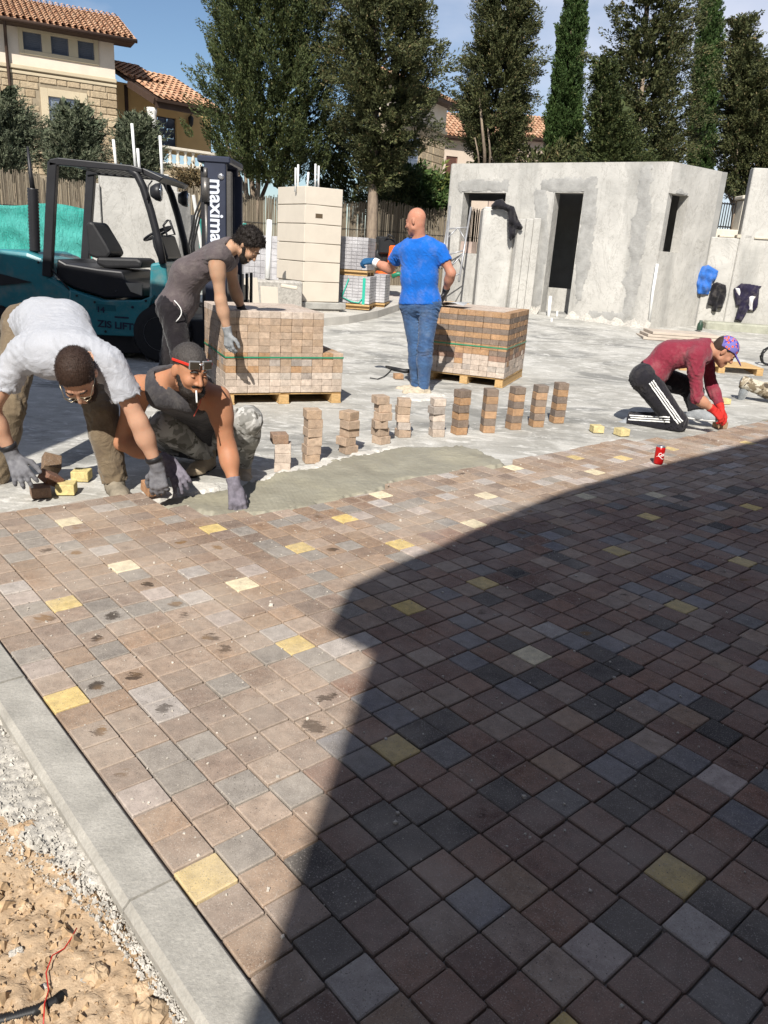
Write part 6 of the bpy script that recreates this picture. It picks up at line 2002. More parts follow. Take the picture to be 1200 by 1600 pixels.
def head_prims(F, H, Rm, g=0.0):
    P = lambda x, y, z: H + Rm @ np.array([x, y, z])
    F.ell(P(0, -.012, .03), Rm, (.073, .094, .092), .02, grow=g)
    F.ell(P(0, .028, -.03), Rm, (.060, .064, .088), .03, grow=g)
    F.cone(P(-.048, .01, -.065), P(0, .072, -.100), .022, .018, .025, grow=g); F.cone(P(.048, .01, -.065), P(0, .072, -.100), .022, .018, .025, grow=g)
    F.cone(P(-.030, .083, .020), P(.030, .083, .020), .011, .011, .015, grow=g)
    for q in (-1, 1):
        F.ell(P(q * .036, .068, -.028), Rm, (.024, .022, .024), .02, grow=g)
        F.cone(P(q * .033, .112, .001), P(q * .030, .104, .002), .011, .011, .012, True)
        F.ell(P(q * .077, -.012, -.008), Rm @ np.array(Euler((0, 0, q * .35)).to_matrix()), (.009, .019, .031), .008)
    F.cone(P(0, .090, .012), P(0, .113, -.030), .008, .012, .010); F.cone(P(-.014, .098, -.034), P(.014, .098, -.034), .0085, .0085, .008)
    F.cone(P(-.020, .090, -.060), P(.020, .090, -.060), .0075, .0075, .006); F.cone(P(-.016, .089, -.072), P(.016, .089, -.072), .0085, .0085, .006)
    return P

def hand_prims(F, w, d, n, side, k=.006, g=.0, curl=(.3, .35, .3), spread=.12, thumb=(.55, .75, -.25), size=1.0):
    """w wrist, d finger direction, n back-of-hand normal, side +1: thumb on d x n side"""
    d = nv(d); n = nv(n - d * (n @ d)); s_ = np.cross(d, n) * side
    z = size
    kn = []
    for q, (o, L) in enumerate(((.030, .082), (.010, .088), (-.011, .084), (-.031, .076))):
        b = w + s_ * o * z + d * L * z + n * .004
        F.cone(w + s_ * o * .55 * z + d * .008, b, .0165 * z + g, .0125 * z + g, .012)
        kn.append(b)
    for q, (b, L) in enumerate(zip(kn, (.068, .077, .072, .056))):
        dd = nv(d + s_ * spread * (1.5 - q)); nn = nv(n - dd * (n @ dd)); p = b; ang = 0
        for sgm, fr in enumerate((.46, .30, .24)):
            ang += curl[sgm] * (1 + .12 * (q - 1))
            e = p + (dd * math.cos(ang) - nn * math.sin(ang)) * L * fr * z
            F.cone(p, e, (.0105 - .0012 * sgm) * z + g, (.0095 - .0013 * sgm) * z + g, k if sgm else .008); p = e
    td = nv(d * thumb[0] + s_ * thumb[1] + n * thumb[2]); p = w + s_ * .024 * z + d * .022 * z
    e = p + td * .045 * z; F.cone(p, e, .0165 * z + g, .0125 * z + g, .014)
    td2 = nv(td + d * .55 - s_ * .25); e2 = e + td2 * .034 * z; F.cone(e, e2, .0122 * z + g, .011 * z + g, k)
    td3 = nv(td2 + d * .35 - s_ * .2); F.cone(e2, e2 + td3 * .026 * z, .011 * z + g, .0085 * z + g, k)

def strands(name, V, Q, n, L, w, mat, par, seed, wild=.5):
    """short hairs standing on a hair surface"""
    r = np.random.default_rng(seed)
    a, b, c = V[Q[:, 0]], V[Q[:, 1]], V[Q[:, 2]]
    N = np.cross(b - a, c - a); N /= np.linalg.norm(N, axis=1)[:, None] + 1e-9
    i = r.integers(0, len(Q), n); p = (a[i] + V[Q[i, 2]]) / 2 + r.normal(scale=.0015, size=(n, 3)); d = N[i] + r.normal(scale=wild, size=(n, 3)); d /= np.linalg.norm(d, axis=1)[:, None]
    sd = np.cross(d, r.normal(size=(n, 3))); sd /= np.linalg.norm(sd, axis=1)[:, None]
    l = L * r.uniform(.4, 1.2, n)[:, None]; k = r.normal(scale=wild * .6, size=(n, 3)) * l
    P_ = np.stack([p - sd * w, p + sd * w, p + d * l * .6 + sd * w * .7 + k * .4, p + d * l + k], 1).reshape(-1, 3)
    o = rel(np_mesh(name, P_, np.arange(len(P_)).reshape(-1, 4), mat, False), par); o['kind'] = 'stuff'; return o

def ribbon(name, path, nrm, width, par, mat):
    mb = MB(); vs = []
    for i, p in enumerate(path):
        t = nv(path[min(i + 1, len(path) - 1)] - path[max(i - 1, 0)]); s_ = nv(np.cross(t, nrm[i])) * width / 2
        vs += [p - s_, p + s_]
    mb.add(vs, [(2 * i, 2 * i + 1, 2 * i + 3, 2 * i + 2) for i in range(len(path) - 1)], True)
    o = rel(mb.obj(name, mat), par); o.modifiers.new('t', 'SOLIDIFY').thickness = .003; return o

def person(label, j, P):
    """j: joint -> point; P: clothing and pose settings"""
    j = {k: np.array(v, float) for k, v in j.items()}
    base = (j['ankle_l'] + j['ankle_r']) / 2
    t = thing('person', label, 'person', (base[0], base[1], -.07 if 'bz' not in P else P['bz']), 0, 'workers laying the paving')
    S = P.get('size', 1.0)
    allp = np.array(list(j.values())); lo, hi = allp.min(0) - .24, allp.max(0) + .24
    shl, shr, hl, hr = j['sh_l'], j['sh_r'], j['hip_l'], j['hip_r']
    pel = (hl + hr) / 2; chest = (shl + shr) / 2; neck = j['neck']
    right = nv(shr - shl); spine = nv(chest - pel); front = nv(np.cross(spine, right)) * -1
    front = nv(np.cross(right, spine)) * -1 if P.get('flip') else nv(np.cross(right, spine))
    # 'front' points out of the belly: chosen so that it agrees with the head
    Rh = frame(P['fwd'], P['up']); H = j['head']
    if front @ nv(P.get('belly', P['fwd'])) < 0: front = -front
    back_bulge = P.get('hunch', .06)
    midp = (pel + chest) / 2 - front * back_bulge
    def torso(F, g, tight=1.0):
        F.cone(hl, hr, .105 * S, .105 * S, .05, grow=g)
        for q in (-1, 1):
            hq = pel + right * .062 * q * S; mq = midp + right * .068 * q * S; cq = chest + right * .075 * q * S - front * .01
            F.cone(hq, mq, .108 * S, .104 * S, .06, grow=g); F.cone(mq, cq, .104 * S, .112 * S, .06, grow=g)
        F.cone(shl * .88 + shr * .12, shr * .88 + shl * .12, .072 * S, .072 * S, .05, grow=g)
        F.cone(neck - nv(neck - chest) * .02, (shl + neck) / 2, .055, .052, .05, grow=g); F.cone(neck - nv(neck - chest) * .02, (shr + neck) / 2, .055, .052, .05, grow=g)
    def arm(F, q, g, part=(0, 1), k=.035):
        a, e, w = j['sh_' + q], j['el_' + q], j['wr_' + q]; s_ = P.get('arm', 1.0)
        if part[0] == 0:
            F.cone(a, a + (e - a) * .35, .060 * S * s_, .056 * S * s_, k, grow=g); F.cone(a + (e - a) * .2, e, .053 * S * s_, .041 * S * s_, k, grow=g)
        F.cone(e, e + (w - e) * .35, .041 * S * s_, .043 * S * s_, k, grow=g); F.cone(e + (w - e) * .3, w, .043 * S * s_, .029 * S, k, grow=g)
    def leg(F, q, g, gk=None, k=.04):
        gk = g if gk is None else gk
        a, e, w = j['hip_' + q], j['knee_' + q], j['ankle_' + q]
        F.cone(a, e, .090 * S, .060 * S, k, grow=g); F.cone(e, e + (w - e) * .35, .060 * S, .059 * S, k, grow=gk); F.cone(e + (w - e) * .3, w, .058 * S, .040 * S, k, grow=gk)
    # ---- body
    F = Field(lo, hi, .0105)
    torso(F, -.012)
    for q in 'lr': arm(F, q, 0); leg(F, q, -.012)
    F.cone(neck - nv(neck - chest) * .03, H + Rh @ np.array([0, -.03, -.04]), .062, .054, .03)
    b = F
    if P.get('bare_hands'):
        pass
    b.obj('body', P['skin'], t, 1).name = 'body'
    Fh = Field(H - .17, H + .17, .0045)
    Pt = head_prims(Fh, H, Rh)
    Fh.cone(neck - nv(neck - chest) * .02, H + Rh @ np.array([0, -.03, -.04]), .058, .054, .03)
    Fh.cut(neck + (H - neck) * .12, neck - H, .14)
    Fh.obj('head', P['skin'], t, 1)
    for q in (-1, 1):
        mb = MB(); R3 = Matrix(Rh.tolist()); c = Vector(Pt(q * .031, .0840, .001))
        mb.lathe([(.001, -.008), (.006, -.0055), (.0085, 0), (.006, .0055), (.001, .008)], c, 10, 0, R3); e_ = rel(mb.obj('eye', M['eyew']), t)
        mb = MB(); mb.lathe([(.0045, 0), (.003, .002), (.0005, .0025)], c + R3 @ Vector((0, .0075, 0)), 10, 0, R3 @ Euler((-math.pi / 2, 0, 0)).to_matrix()); ir = mb.obj('iris', M['eyed']); ir.parent = e_
        mb = MB(); vs = [c + R3 @ Vector((.0108 * math.cos(b_) * math.cos(a_), .0108 * math.cos(b_) * math.sin(a_) * .98, .0108 * math.sin(b_))) for b_ in (.08, .4, .8, 1.2, 1.5) for a_ in np.linspace(-.3, math.pi + .3, 9)]
        mb.add(vs, [(r_ * 9 + k, r_ * 9 + k + 1, r_ * 9 + k + 10, r_ * 9 + k + 9) for r_ in range(4) for k in range(8)], True); rel(mb.obj('eyelid', P['skin']), t)
    for q in (-1, 1):
        mb = MB(); mb.tube([Vector(Pt(q * .014, .097, .024)), Vector(Pt(q * .03, .096, .029)), Vector(Pt(q * .048, .082, .022))], [.004, .005, .003], 6); rel(mb.obj('eyebrow', P['hair'] if P.get('hair') else M['stubble']), t)
    # ---- hair and beard
    if P.get('hair'):
        Fq = Field(H - .19, H + .19, .0042)
        th = P.get('hair_thick', .008)
        Fq.ell(Pt(0, -.016, .036), Rh, (.074, .094, .090), .02, grow=th)
        Fq.cone(Pt(0, -.07, -.03), Pt(0, -.06, .03), .05, .06, .03, grow=th * .5)
        if P.get('curly'):
            r = np.random.default_rng(5)
            for _ in range(150):
                d = r.normal(size=3); d /= np.linalg.norm(d); d[2] = abs(d[2]) * .9 + .0
                p = Pt(*(np.array([0, -.016, .036]) + d * np.array([.092, .112, .108]))); Fq.ell(p, Rh, (.019, .019, .019), .004)
        nrm = Rh @ np.array([0, .78, -.62]); Fq.cut(Pt(0, .072, P.get('hairline', .062)), nrm, .3)
        Fq.cut(Pt(0, -.05, P.get('hair_cut', -.045)), Rh @ np.array([0, .35, -1]), .3)
        Fq.folds(P.get('hair_rough', .0022), 330, 3, None, .012)
        Fq.obj('hair', P['hair'], t, 0); V_, Q_ = Fq.mesh(); strands('hair_strands', V_, Q_, P.get('hair_n', 3500), P.get('hair_len', .006), .0011, P['hair'], t, 3, P.get('hair_wild', .5))
    if P.get('beard'):
        Fq = Field(H - .19, H + .19, .0042); L = P['beard']
        Fq.cone(Pt(-.058, .012, -.03), Pt(-.042, .045, -.085), .018, .024, .02); Fq.cone(Pt(.058, .012, -.03), Pt(.042, .045, -.085), .018, .024, .02)
        Fq.cone(Pt(-.03, .066, -.092), Pt(.03, .066, -.092), .026, .026, .02); Fq.cone(Pt(0, .066, -.10), Pt(0, .07, -.10 - L), .032, .018, .02)
        Fq.cone(Pt(-.024, .090, -.048), Pt(.024, .090, -.048), .009, .009, .008)
        Fq.folds(.003, 260, 8, None, .015); Fq.obj('beard', P.get('beard_mat', P['hair']), t, 0); V_, Q_ = Fq.mesh(); strands('beard_strands', V_, Q_, 1400, .007, .001, P.get('beard_mat', P['hair']), t, 4)
    # ---- shirt
    kind = P['top']
    F = Field(lo, hi, .0085)
    hem = P.get('hem', 0.0)
    if kind in ('tee', 'long', 'cap'):
        for q in 'lr':
            a, e, w = j['sh_' + q], j['el_' + q], j['wr_' + q]
            if kind == 'long':
                arm(F, q, .010); F.cut(e + (w - e) * P.get('cuff_' + q, .9), w - e, .12 + .2 * (1 - P.get('cuff_' + q, .9)))
            else:
                fr = P.get('sleeve', .62 if kind == 'tee' else .22)
                F.cone(a, a + (e - a) * (fr + .15), .072, .066 + P.get('flare', .006), .04); F.cut(a + (e - a) * fr, e - a, .17)
    torso(F, .010 if kind != 'tank' else .006)
    for q in (-1, 1): F.cone(pel + right * .062 * q * S - spine * .06, pel + right * .066 * q * S + spine * .08, .126 * S, .118 * S, .05)
    nh = P.get('neck_h', .10 if kind != 'tank' else -.12)
    F.cone(neck - nv(neck - chest) * .05, neck + (H - neck) * (nh + .05), .068, .060, .03); F.cut(neck + (H - neck) * nh, nv(H - neck) + front * P.get('neck_cut', .5), P.get('neck_r', .11))
    if kind == 'tank':
        for q, sg in (('l', -1), ('r', 1)): F.cut(chest + (j['sh_' + q] - chest) * .66, right * sg * 1.0 + front * .12, .15)
    F.folds(P.get('fold', .006), P.get('foldf', 85), P.get('seed', 1), P.get('fdirs'), .03, [j['el_l'], j['el_r'], (shl + j['el_l']) / 2, (shr + j['el_r']) / 2, pel + spine * .08, shl - spine * .1, shr - spine * .1], .15, P.get('fbase', .3))
    F.cut(pel + spine * (.0 + hem), -spine, .32)
    sh = F.obj('shirt', P['shirt'], t, 1)
    # ---- trousers
    F = Field(lo, hi, .0085)
    F.cone(hl, hr, .112 * S, .112 * S, .05); F.cone(pel, pel + spine * .12, .125 * S, .118 * S, .05)
    for q in (-1, 1): F.cone(pel + right * .062 * q * S, pel + right * .062 * q * S + spine * .10, .112 * S, .108 * S, .05)
    F.cut(pel + spine * P.get('waist', .10), spine, .3)
    for q in 'lr': leg(F, q, P.get('loose', .012), P.get('loose_shin', .016))
    if P.get('loose_shin', .016) > .02:
        for q in 'lr':
            e, w = j['knee_' + q], j['ankle_' + q]; F.cone(e + (w - e) * .55, w, .064, .066, .03)
    F.folds(P.get('tfold', .008), P.get('tfoldf', 70), P.get('seed', 1) + 9, P.get('tdirs'), .03, [j['knee_l'], j['knee_r'], j['ankle_l'], j['ankle_r'], hl - spine * .06, hr - spine * .06], .14, .25)
    for q in 'lr': F.cut(j['ankle_' + q] + (j['ankle_' + q] - j['knee_' + q]) * .04, j['ankle_' + q] - j['knee_' + q], .12)
    tr_ = F.obj('trousers', P['trousers'], t, 1)
    # ---- gloves or hands
    for q in 'lr':
        hp = P.get('hand_' + q)
        if not hp: continue
        w = j['wr_' + q]; Fh = Field(w - .24, w + .24, .0046)
        g = .0022 if P.get('glove_' + q, P.get('glove')) else 0.0
        hand_prims(Fh, w + nv(hp['d']) * .01, np.array(hp['d'], float), np.array(hp['n'], float), hp['side'], g=g, curl=hp.get('curl', (.3, .35, .3)), spread=hp.get('spread', .12), thumb=hp.get('thumb', (.55, .75, -.25)), size=hp.get('size', 1.08))
        gm = P.get('glove_' + q, P.get('glove'))
        e = j['el_' + q]
        if gm: Fh.cone(w + (e - w) * .0, w + (e - w) * .22, .034, .040, .012); Fh.cut(w + (e - w) * .20, e - w, .09)
        else: Fh.cone(w + nv(hp['d']) * .02, w + (e - w) * .06, .026, .029, .015)
        if gm: Fh.folds(.0012, 150, 4, None, .01)
        o = Fh.obj('glove' if gm else 'hand', gm or P['skin'], t, 0)
        if gm and P.get('cuff_band'):
            mb = MB(); c0 = w + (e - w) * .20; ax = nv(e - w); R3 = Matrix(frame(np.cross(ax, [.3, .2, .9]), ax).tolist())
            mb.lathe([(.040, -.012), (.043, -.010), (.043, .010), (.040, .012)], c0, 18, 0, R3); rel(mb.obj('cuff_band', P['cuff_band']), t)
    # ---- shoes
    for q in 'lr':
        sp = P.get('toe_' + q)
        if sp is None: continue
        a = j['ankle_' + q]; d = nv(np.array(sp, float)); upv = nv(P.get('solen_' + q, (0, 0, 1)))
        d = nv(d - upv * (d @ upv)); s_ = np.cross(d, upv)
        hgt = P.get('ankle_h', .095)
        heel = a - upv * (hgt - .035) - d * .045; ball = a - upv * (hgt - .032) + d * .12; toe = ball + d * .065
        Fs = Field(np.minimum(heel, toe) - .12, np.maximum(np.maximum(heel, toe), a) + .14, .0056)
        Fs.cone(heel, ball, .042, .044, .03); Fs.cone(ball + s_ * .012, toe + s_ * .004, .038, .030, .03); Fs.cone(ball - s_ * .012, toe - s_ * .004, .038, .030, .03)
        Fs.cone(a - d * .012, a - upv * .05 + d * .02, .050, .048, .03); Fs.cone(a - upv * .03 + d * .02, ball - d * .02 + upv * .005, .044, .038, .03)
        if P.get('boot'): Fs.cone(a - d * .008 + upv * .05, a - d * .01, .052, .052, .03)
        Fs.cut(heel - upv * .030, -upv, .4); Fs.cut(a + upv * (.085 if P.get('boot') else .02), upv, .1); Fs.folds(.0018, 90, 6, None, .012)
        so = Fs.obj('boot' if P.get('boot') else 'shoe', P['shoe'], t, 1)
        Fs = Field(np.minimum(heel, toe) - .12, np.maximum(heel, toe) + .12, .0056)
        Fs.cone(heel, ball, .047, .050, .02); Fs.cone(ball, toe, .052, .040, .02); Fs.cut(heel - upv * .034, -upv, .4); Fs.cut(heel - upv * .014, upv, .4)
        sl_ = Fs.obj('sole', P.get('sole', M['rub']), t, 0)
        mb = MB()
        for k in range(4):
            c = a - upv * (.012 + .013 * k) + d * (.048 + .022 * k) + upv * .006
            mb.tube([Vector(c + s_ * .028 - upv * .006), Vector(c + upv * .007 + d * .004), Vector(c - s_ * .028 - upv * .006)], .0035, 5)
        rel(mb.obj('lace', P.get('lace', M['pvc'])), t)
    return t, j, F, dict(H=H, R=Rh, P=Pt, front=front, right=right, spine=spine, chest=chest, pel=pel)

def head_bits(t, inf, bits):
    """glasses, cap and so on: list of (name, function(mb, P), material)"""
    for nm, fn, mat in bits:
        mb = MB(); fn(mb, lambda *a: Vector(inf['P'](*a))); rel(mb.obj(nm, mat), t)

def gl(y0=.118, z=.004):
    def fn(mb, P):
        for q in (-1, 1):
            c = [P(q * .033 + .024 * math.cos(a), y0 - .012 * abs(math.cos(a)), z + .018 * math.sin(a)) for a in np.linspace(0, 2 * math.pi, 17)]
            mb.tube(c, .0022, 5, False); mb.tube([P(q * .057, y0 - .012, z + .006), P(q * .076, .04, z + .008), P(q * .079, -.02, z - .002)], .002, 5)
        mb.tube([P(-.010, y0, z + .003), P(.010, y0, z + .003)], .002, 5)
    return fn

dirt = pm('dusty_boot', (.25, .215, .165), .95, .45, 12, .5, 60)
# ---- man in white, bending over at the left
A = dict(hip_r=J(38, 508, 4.42), hip_l=J(108, 512, 4.38), neck=J(116, 540, 3.66), head=J(121, 588, 3.50), sh_l=J(172, 566, 3.66), sh_r=J(34, 552, 3.74), el_l=J(217, 660, 3.70), wr_l=J(246, 730, 3.74),
         el_r=J(-16, 640, 3.72), wr_r=J(20, 712, 3.76), knee_l=J(158, 640, 4.10), ankle_l=J(178, 748, 4.10), knee_r=J(12, 640, 4.14), ankle_r=J(-6, 746, 4.14))
tA, jA, FA, iA = person('man in white T-shirt bent double with grey gloves, at the left edge', A, dict(fwd=(.18, -.50, -.85), up=(.08, -.86, .50), belly=(0, -.2, -1), skin=skin('skin_fair', (.52, .30, .20)), hair=M['hair_brn'], hair_thick=.010, beard=.004,
    top='tee', shirt=cloth('white_cotton', (.40, .412, .45), .06, wr=.30, crease=6), trousers=cloth('khaki_work_trousers', (.20, .155, .10), .3, c2=(.13, .095, .062), cs=7), hem=-.02, waist=.05, seed=4, fold=.0085, foldf=80, fbase=.45, sleeve=.58, flare=.016, fdirs=[(.8, .2, .5), (1, 0, .2)], loose=.022, loose_shin=.024, tfold=.009, boot=True, shoe=dirt,
    glove=glove_mat('grey_glove', (.20, .20, .215), (.13, .13, .145)), cuff_band=M['blk'], toe_l=(.62, -.9, 0), toe_r=(.1, -1, 0), hunch=.09, neck_cut=-.25, neck_h=.42, neck_r=.085,
    hand_l=dict(d=(.02, .05, -1), n=(.05, -1, .1), side=1, curl=(.35, .4, .3), spread=.10, thumb=(.6, .6, -.5)), hand_r=dict(d=(.45, -.25, -.75), n=(.3, -.75, .5), side=-1, curl=(.25, .3, .25), spread=.22)))
head_bits(tA, iA, [('glasses', gl(), flat('wire_frame', (.35, .30, .22), .3, .5, .8))])
# ---- squatting man in the tank top
B = dict(hip_r=J(268, 684, 4.80), hip_l=J(330, 684, 4.80), neck=J(277, 588, 3.98), head=J(297, 578, 3.72), sh_l=J(341, 622, 3.96), sh_r=J(219, 604, 4.06), el_l=J(355, 700, 3.98), wr_l=J(366, 758, 3.90),
         el_r=J(190, 690, 4.08), wr_r=J(266, 722, 4.00), knee_l=J(388, 656, 4.46), ankle_l=J(378, 728, 4.66), knee_r=J(256, 664, 4.38), ankle_r=J(322, 712, 4.66))
tB, jB, FB, iB = person('bearded tattooed looking man squatting in a dark tank top and grey camouflage trousers'.replace('tattooed looking ', ''), B, dict(fwd=(.66, -.70, -.24), up=(.16, -.12, .97), belly=(0, -1, -.3), skin=skin('skin_tanned', (.43, .205, .115)), hair=M['hair_gry'], hair_thick=.0035, hairline=.060, hair_rough=.0006, hair_len=.003, hair_n=3000, hair_cut=.012, beard=.055, beard_mat=M['hair_blk'],
    top='tank', shirt=cloth('charcoal_vest', (.055, .052, .058), .2), trousers=camo('grey_camo', (.36, .35, .33), (.22, .215, .20), (.48, .47, .45), (.13, .125, .11)), hem=-.02, waist=.08, seed=14, fold=.0035, loose=.02, loose_shin=.02, tfold=.008, boot=True, shoe=pm('beige_boot', (.47, .38, .27), .95, .3, 14, .4, 60), arm=1.08, hunch=.10, neck_cut=.8,
    glove=glove_mat('lilac_grey_glove', (.215, .195, .235), (.13, .12, .145)), toe_l=(.35, -1, 0), toe_r=(-.25, -1, 0),
    hand_l=dict(d=(.22, -.25, -.9), n=(.35, -.75, .55), side=-1, curl=(.35, .6, .5), spread=.12, thumb=(.75, .45, -.5)), hand_r=dict(d=(.45, -.35, -.55), n=(.2, -.65, .7), side=1, curl=(.2, .3, .3), spread=.2)))
def shades(mb, P):
    for q in (-1, 1):
        R3 = Matrix(iB['R'].tolist())
        mb.box(P(q * .034,   .090, .060), (.056, .006, .042), R3 @ Euler((.25, 0, -q * .15)).to_matrix(), 0, .010)
    mb.box(P(0,  .094, .064), (.02, .007, .010), Matrix(iB['R'].tolist()), 0, .002)
def lens(q):
    def fn(mb, P): mb.box(P(q * .034,  .0945, .059), (.048, .006, .034), Matrix(iB['R'].tolist()) @ Euler((.25, 0, -q * .15)).to_matrix(), 0, .006)
    return fn
def temples(mb, P):
    for q in (-1, 1): mb.beam(P(q * .062, .086, .062), P(q * .086, -.03, .045), .006, .013, (0, 0, 1), 0, .002)
def headphone(mb, P):
    mb.tube([P(-.082, .0, -.02), P(-.07, .03, -.10), P(-.05, .05, -.16), P(-.02, .06, -.22)], .0025, 5)
head_bits(tB, iB, [('sunglasses_frame', shades, flat('silver_frame', (.45, .45, .46), .3, .5, .6)), ('sunglasses_lens', lens(-1), flat('bronze_lens', (.05, .04, .03), .06, .8)), ('sunglasses_lens', lens(1), flat('bronze_lens', (.05, .04, .03), .06, .8)), ('sunglasses_temple', temples, flat('red_temple', (.62, .035, .02), .35)), ('earphone_cord', headphone, flat('red_cord', (.55, .09, .06), .5))])
mb = MB(); a_ = iB['P'](.012, .10, -.064); d_ = iB['R'] @ np.array([.22, .7, -.7]); mb.tube([Vector(a_), Vector(a_ + nv(d_) * .062)], .0042, 8)
tag(mb.obj('cigarette', M['white']), 'white cigarette in the mouth of the squatting bearded man', 'cigarette')
# ---- curly haired man bending over the pack
C = dict(hip_r=J(268, 482, 6.46), hip_l=J(280, 480, 6.74), neck=J(358, 383, 6.56), head=J(388, 384, 6.50), sh_r=J(338, 404, 6.40), sh_l=J(356, 400, 6.80), el_r=J(345, 470, 6.42), wr_r=J(356, 520, 6.44), el_l=J(366, 450, 6.86), wr_l=J(378, 484, 6.90),
         knee_r=J(284, 560, 6.42), knee_l=J(266, 556, 6.80), ankle_r=J(274, 632, 6.60), ankle_l=J(256, 622, 6.95))
tC, jC, FC, iC = person('curly haired bearded man in brown sleeveless shirt bending over the left pack', C, dict(fwd=(.64, -.10, -.76), up=(.74, -.06, .66), belly=(.8, 0, -.6), skin=skin('skin_olive', (.47, .285, .185)), hair=M['hair_blk'], curly=True, hair_len=.015, hair_n=5000, hair_wild=1.0, hair_thick=.020, hairline=.075, beard=.014,
    top='cap', sleeve=.0, flare=-.004, shirt=cloth('brown_grey_cotton', (.105, .085, .088), .15), trousers=cloth('black_trousers', (.018, .015, .018), .2, dust=.04), hem=-.06, waist=.06, seed=24, fold=.008, fbase=.4, hunch=.10, size=1.06, loose=.02, shoe=M['blk'], toe_r=(1, -.2, 0), toe_l=(1, .1, 0), neck_cut=.2,
    glove=glove_mat('pale_grey_glove', (.30, .31, .32), (.19, .20, .21)), glove_l=glove_mat('dark_glove', (.03, .03, .034), (.02, .02, .022)),
    hand_r=dict(d=(.12, -.05, -1), n=(-.5, -.85, 0), side=-1, curl=(.35, .5, .4), spread=.1), hand_l=dict(d=(.8, -.1, -.5), n=(.3, -.2, .9), side=1, curl=(.2, .3, .3))))
mb = MB(); mb.tube([Vector(p) for p in (jC['hip_r'] + np.array([.06 + .055 * math.sin(k / 9 * 3.0), -.128 + .012 * k / 9, .075 - .165 * k / 9]) for k in range(10))], .0045, 6); rel(mb.obj('drawcord', M['white']), tC)
# ---- bald man in blue, standing with his back to us
D = dict(hip_l=J(641, 474, 8.02), hip_r=J(672, 474, 7.92), neck=J(655, 372, 7.96), head=J(650, 346, 7.94), sh_l=J(624, 394, 8.06), sh_r=J(688, 392, 7.88), el_l=J(609, 421, 8.22), wr_l=J(583, 408, 8.30), el_r=J(705, 427, 7.84), wr_r=J(696, 455, 7.98),
         knee_l=J(650, 545, 8.06), knee_r=J(664, 545, 7.90), ankle_l=J(650, 602, 8.14), ankle_r=J(662, 605, 7.94))
tD, jD, FD, iD = person('bald man in a bright blue T-shirt and jeans standing with his back turned', D, dict(fwd=(-.80, .48, -.22), up=(-.12, .1, 1), belly=(-.5, .8, 0), skin=skin('skin_reddish', (.50, .235, .155)), hair=None, top='tee', sleeve=.52, shirt=cloth('blue_cotton', (.008, .125, .52), .12), trousers=cloth('denim', (.065, .135, .27), .2, c2=(.035, .075, .17), cs=10),
    hem=-.005, waist=.07, seed=34, fold=.006, foldf=75, fdirs=[(.5, 0, .6), (.8, 0, .5)], hunch=.015, loose=.016, loose_shin=.018, tfold=.008, tfoldf=75, tdirs=[(.2, 0, 1), (.6, 0, .8)], shoe=pm('cream_trainer', (.50, .43, .33), .9, .35, 25, .3, 60), sole=M['pvc'], toe_l=(-.95, .2, 0), toe_r=(-.98, -.1, 0), neck_cut=-.1,
    glove_l=glove_mat('blue_glove', (.02, .10, .22), (.015, .07, .16)), cuff_band=None, glove_r=M['blk'],
    hand_l=dict(d=(-.9, .2, -.15), n=(.0, -.5, .8), side=1, curl=(.7, .9, .6)), hand_r=dict(d=(-.25, .3, -.9), n=(.9, -.3, 0), side=1, curl=(.3, .4, .3))))
mb = MB(); c0 = jD['wr_l']; ax = nv(jD['el_l'] - c0); R3 = Matrix(frame(np.cross(ax, [.1, .2, .9]), ax).tolist()); mb.lathe([(.036, .0), (.042, .005), (.044, .05), (.040, .055)], Vector(c0 + ax * .01), 18, 0, R3); rel(mb.obj('glove_cuff', M['white']), tD)
mb = MB(); pD, sD = iD['pel'], iD['spine']; R3 = Matrix(np.stack([iD['right'], iD['front'], iD['spine']], 1).tolist())
mb.lathe([(.001, 0), (.172, -.012), (.176, 0), (.172, .018), (.001, .02)], (0, 0, 0), 28)
mb.v = [tuple(Vector(pD + sD * .075) + R3 @ Vector((v[0] * 1.06, v[1] * .74, v[2]))) for v in mb.v]; rel(mb.obj('belt', M['brown']), tD)
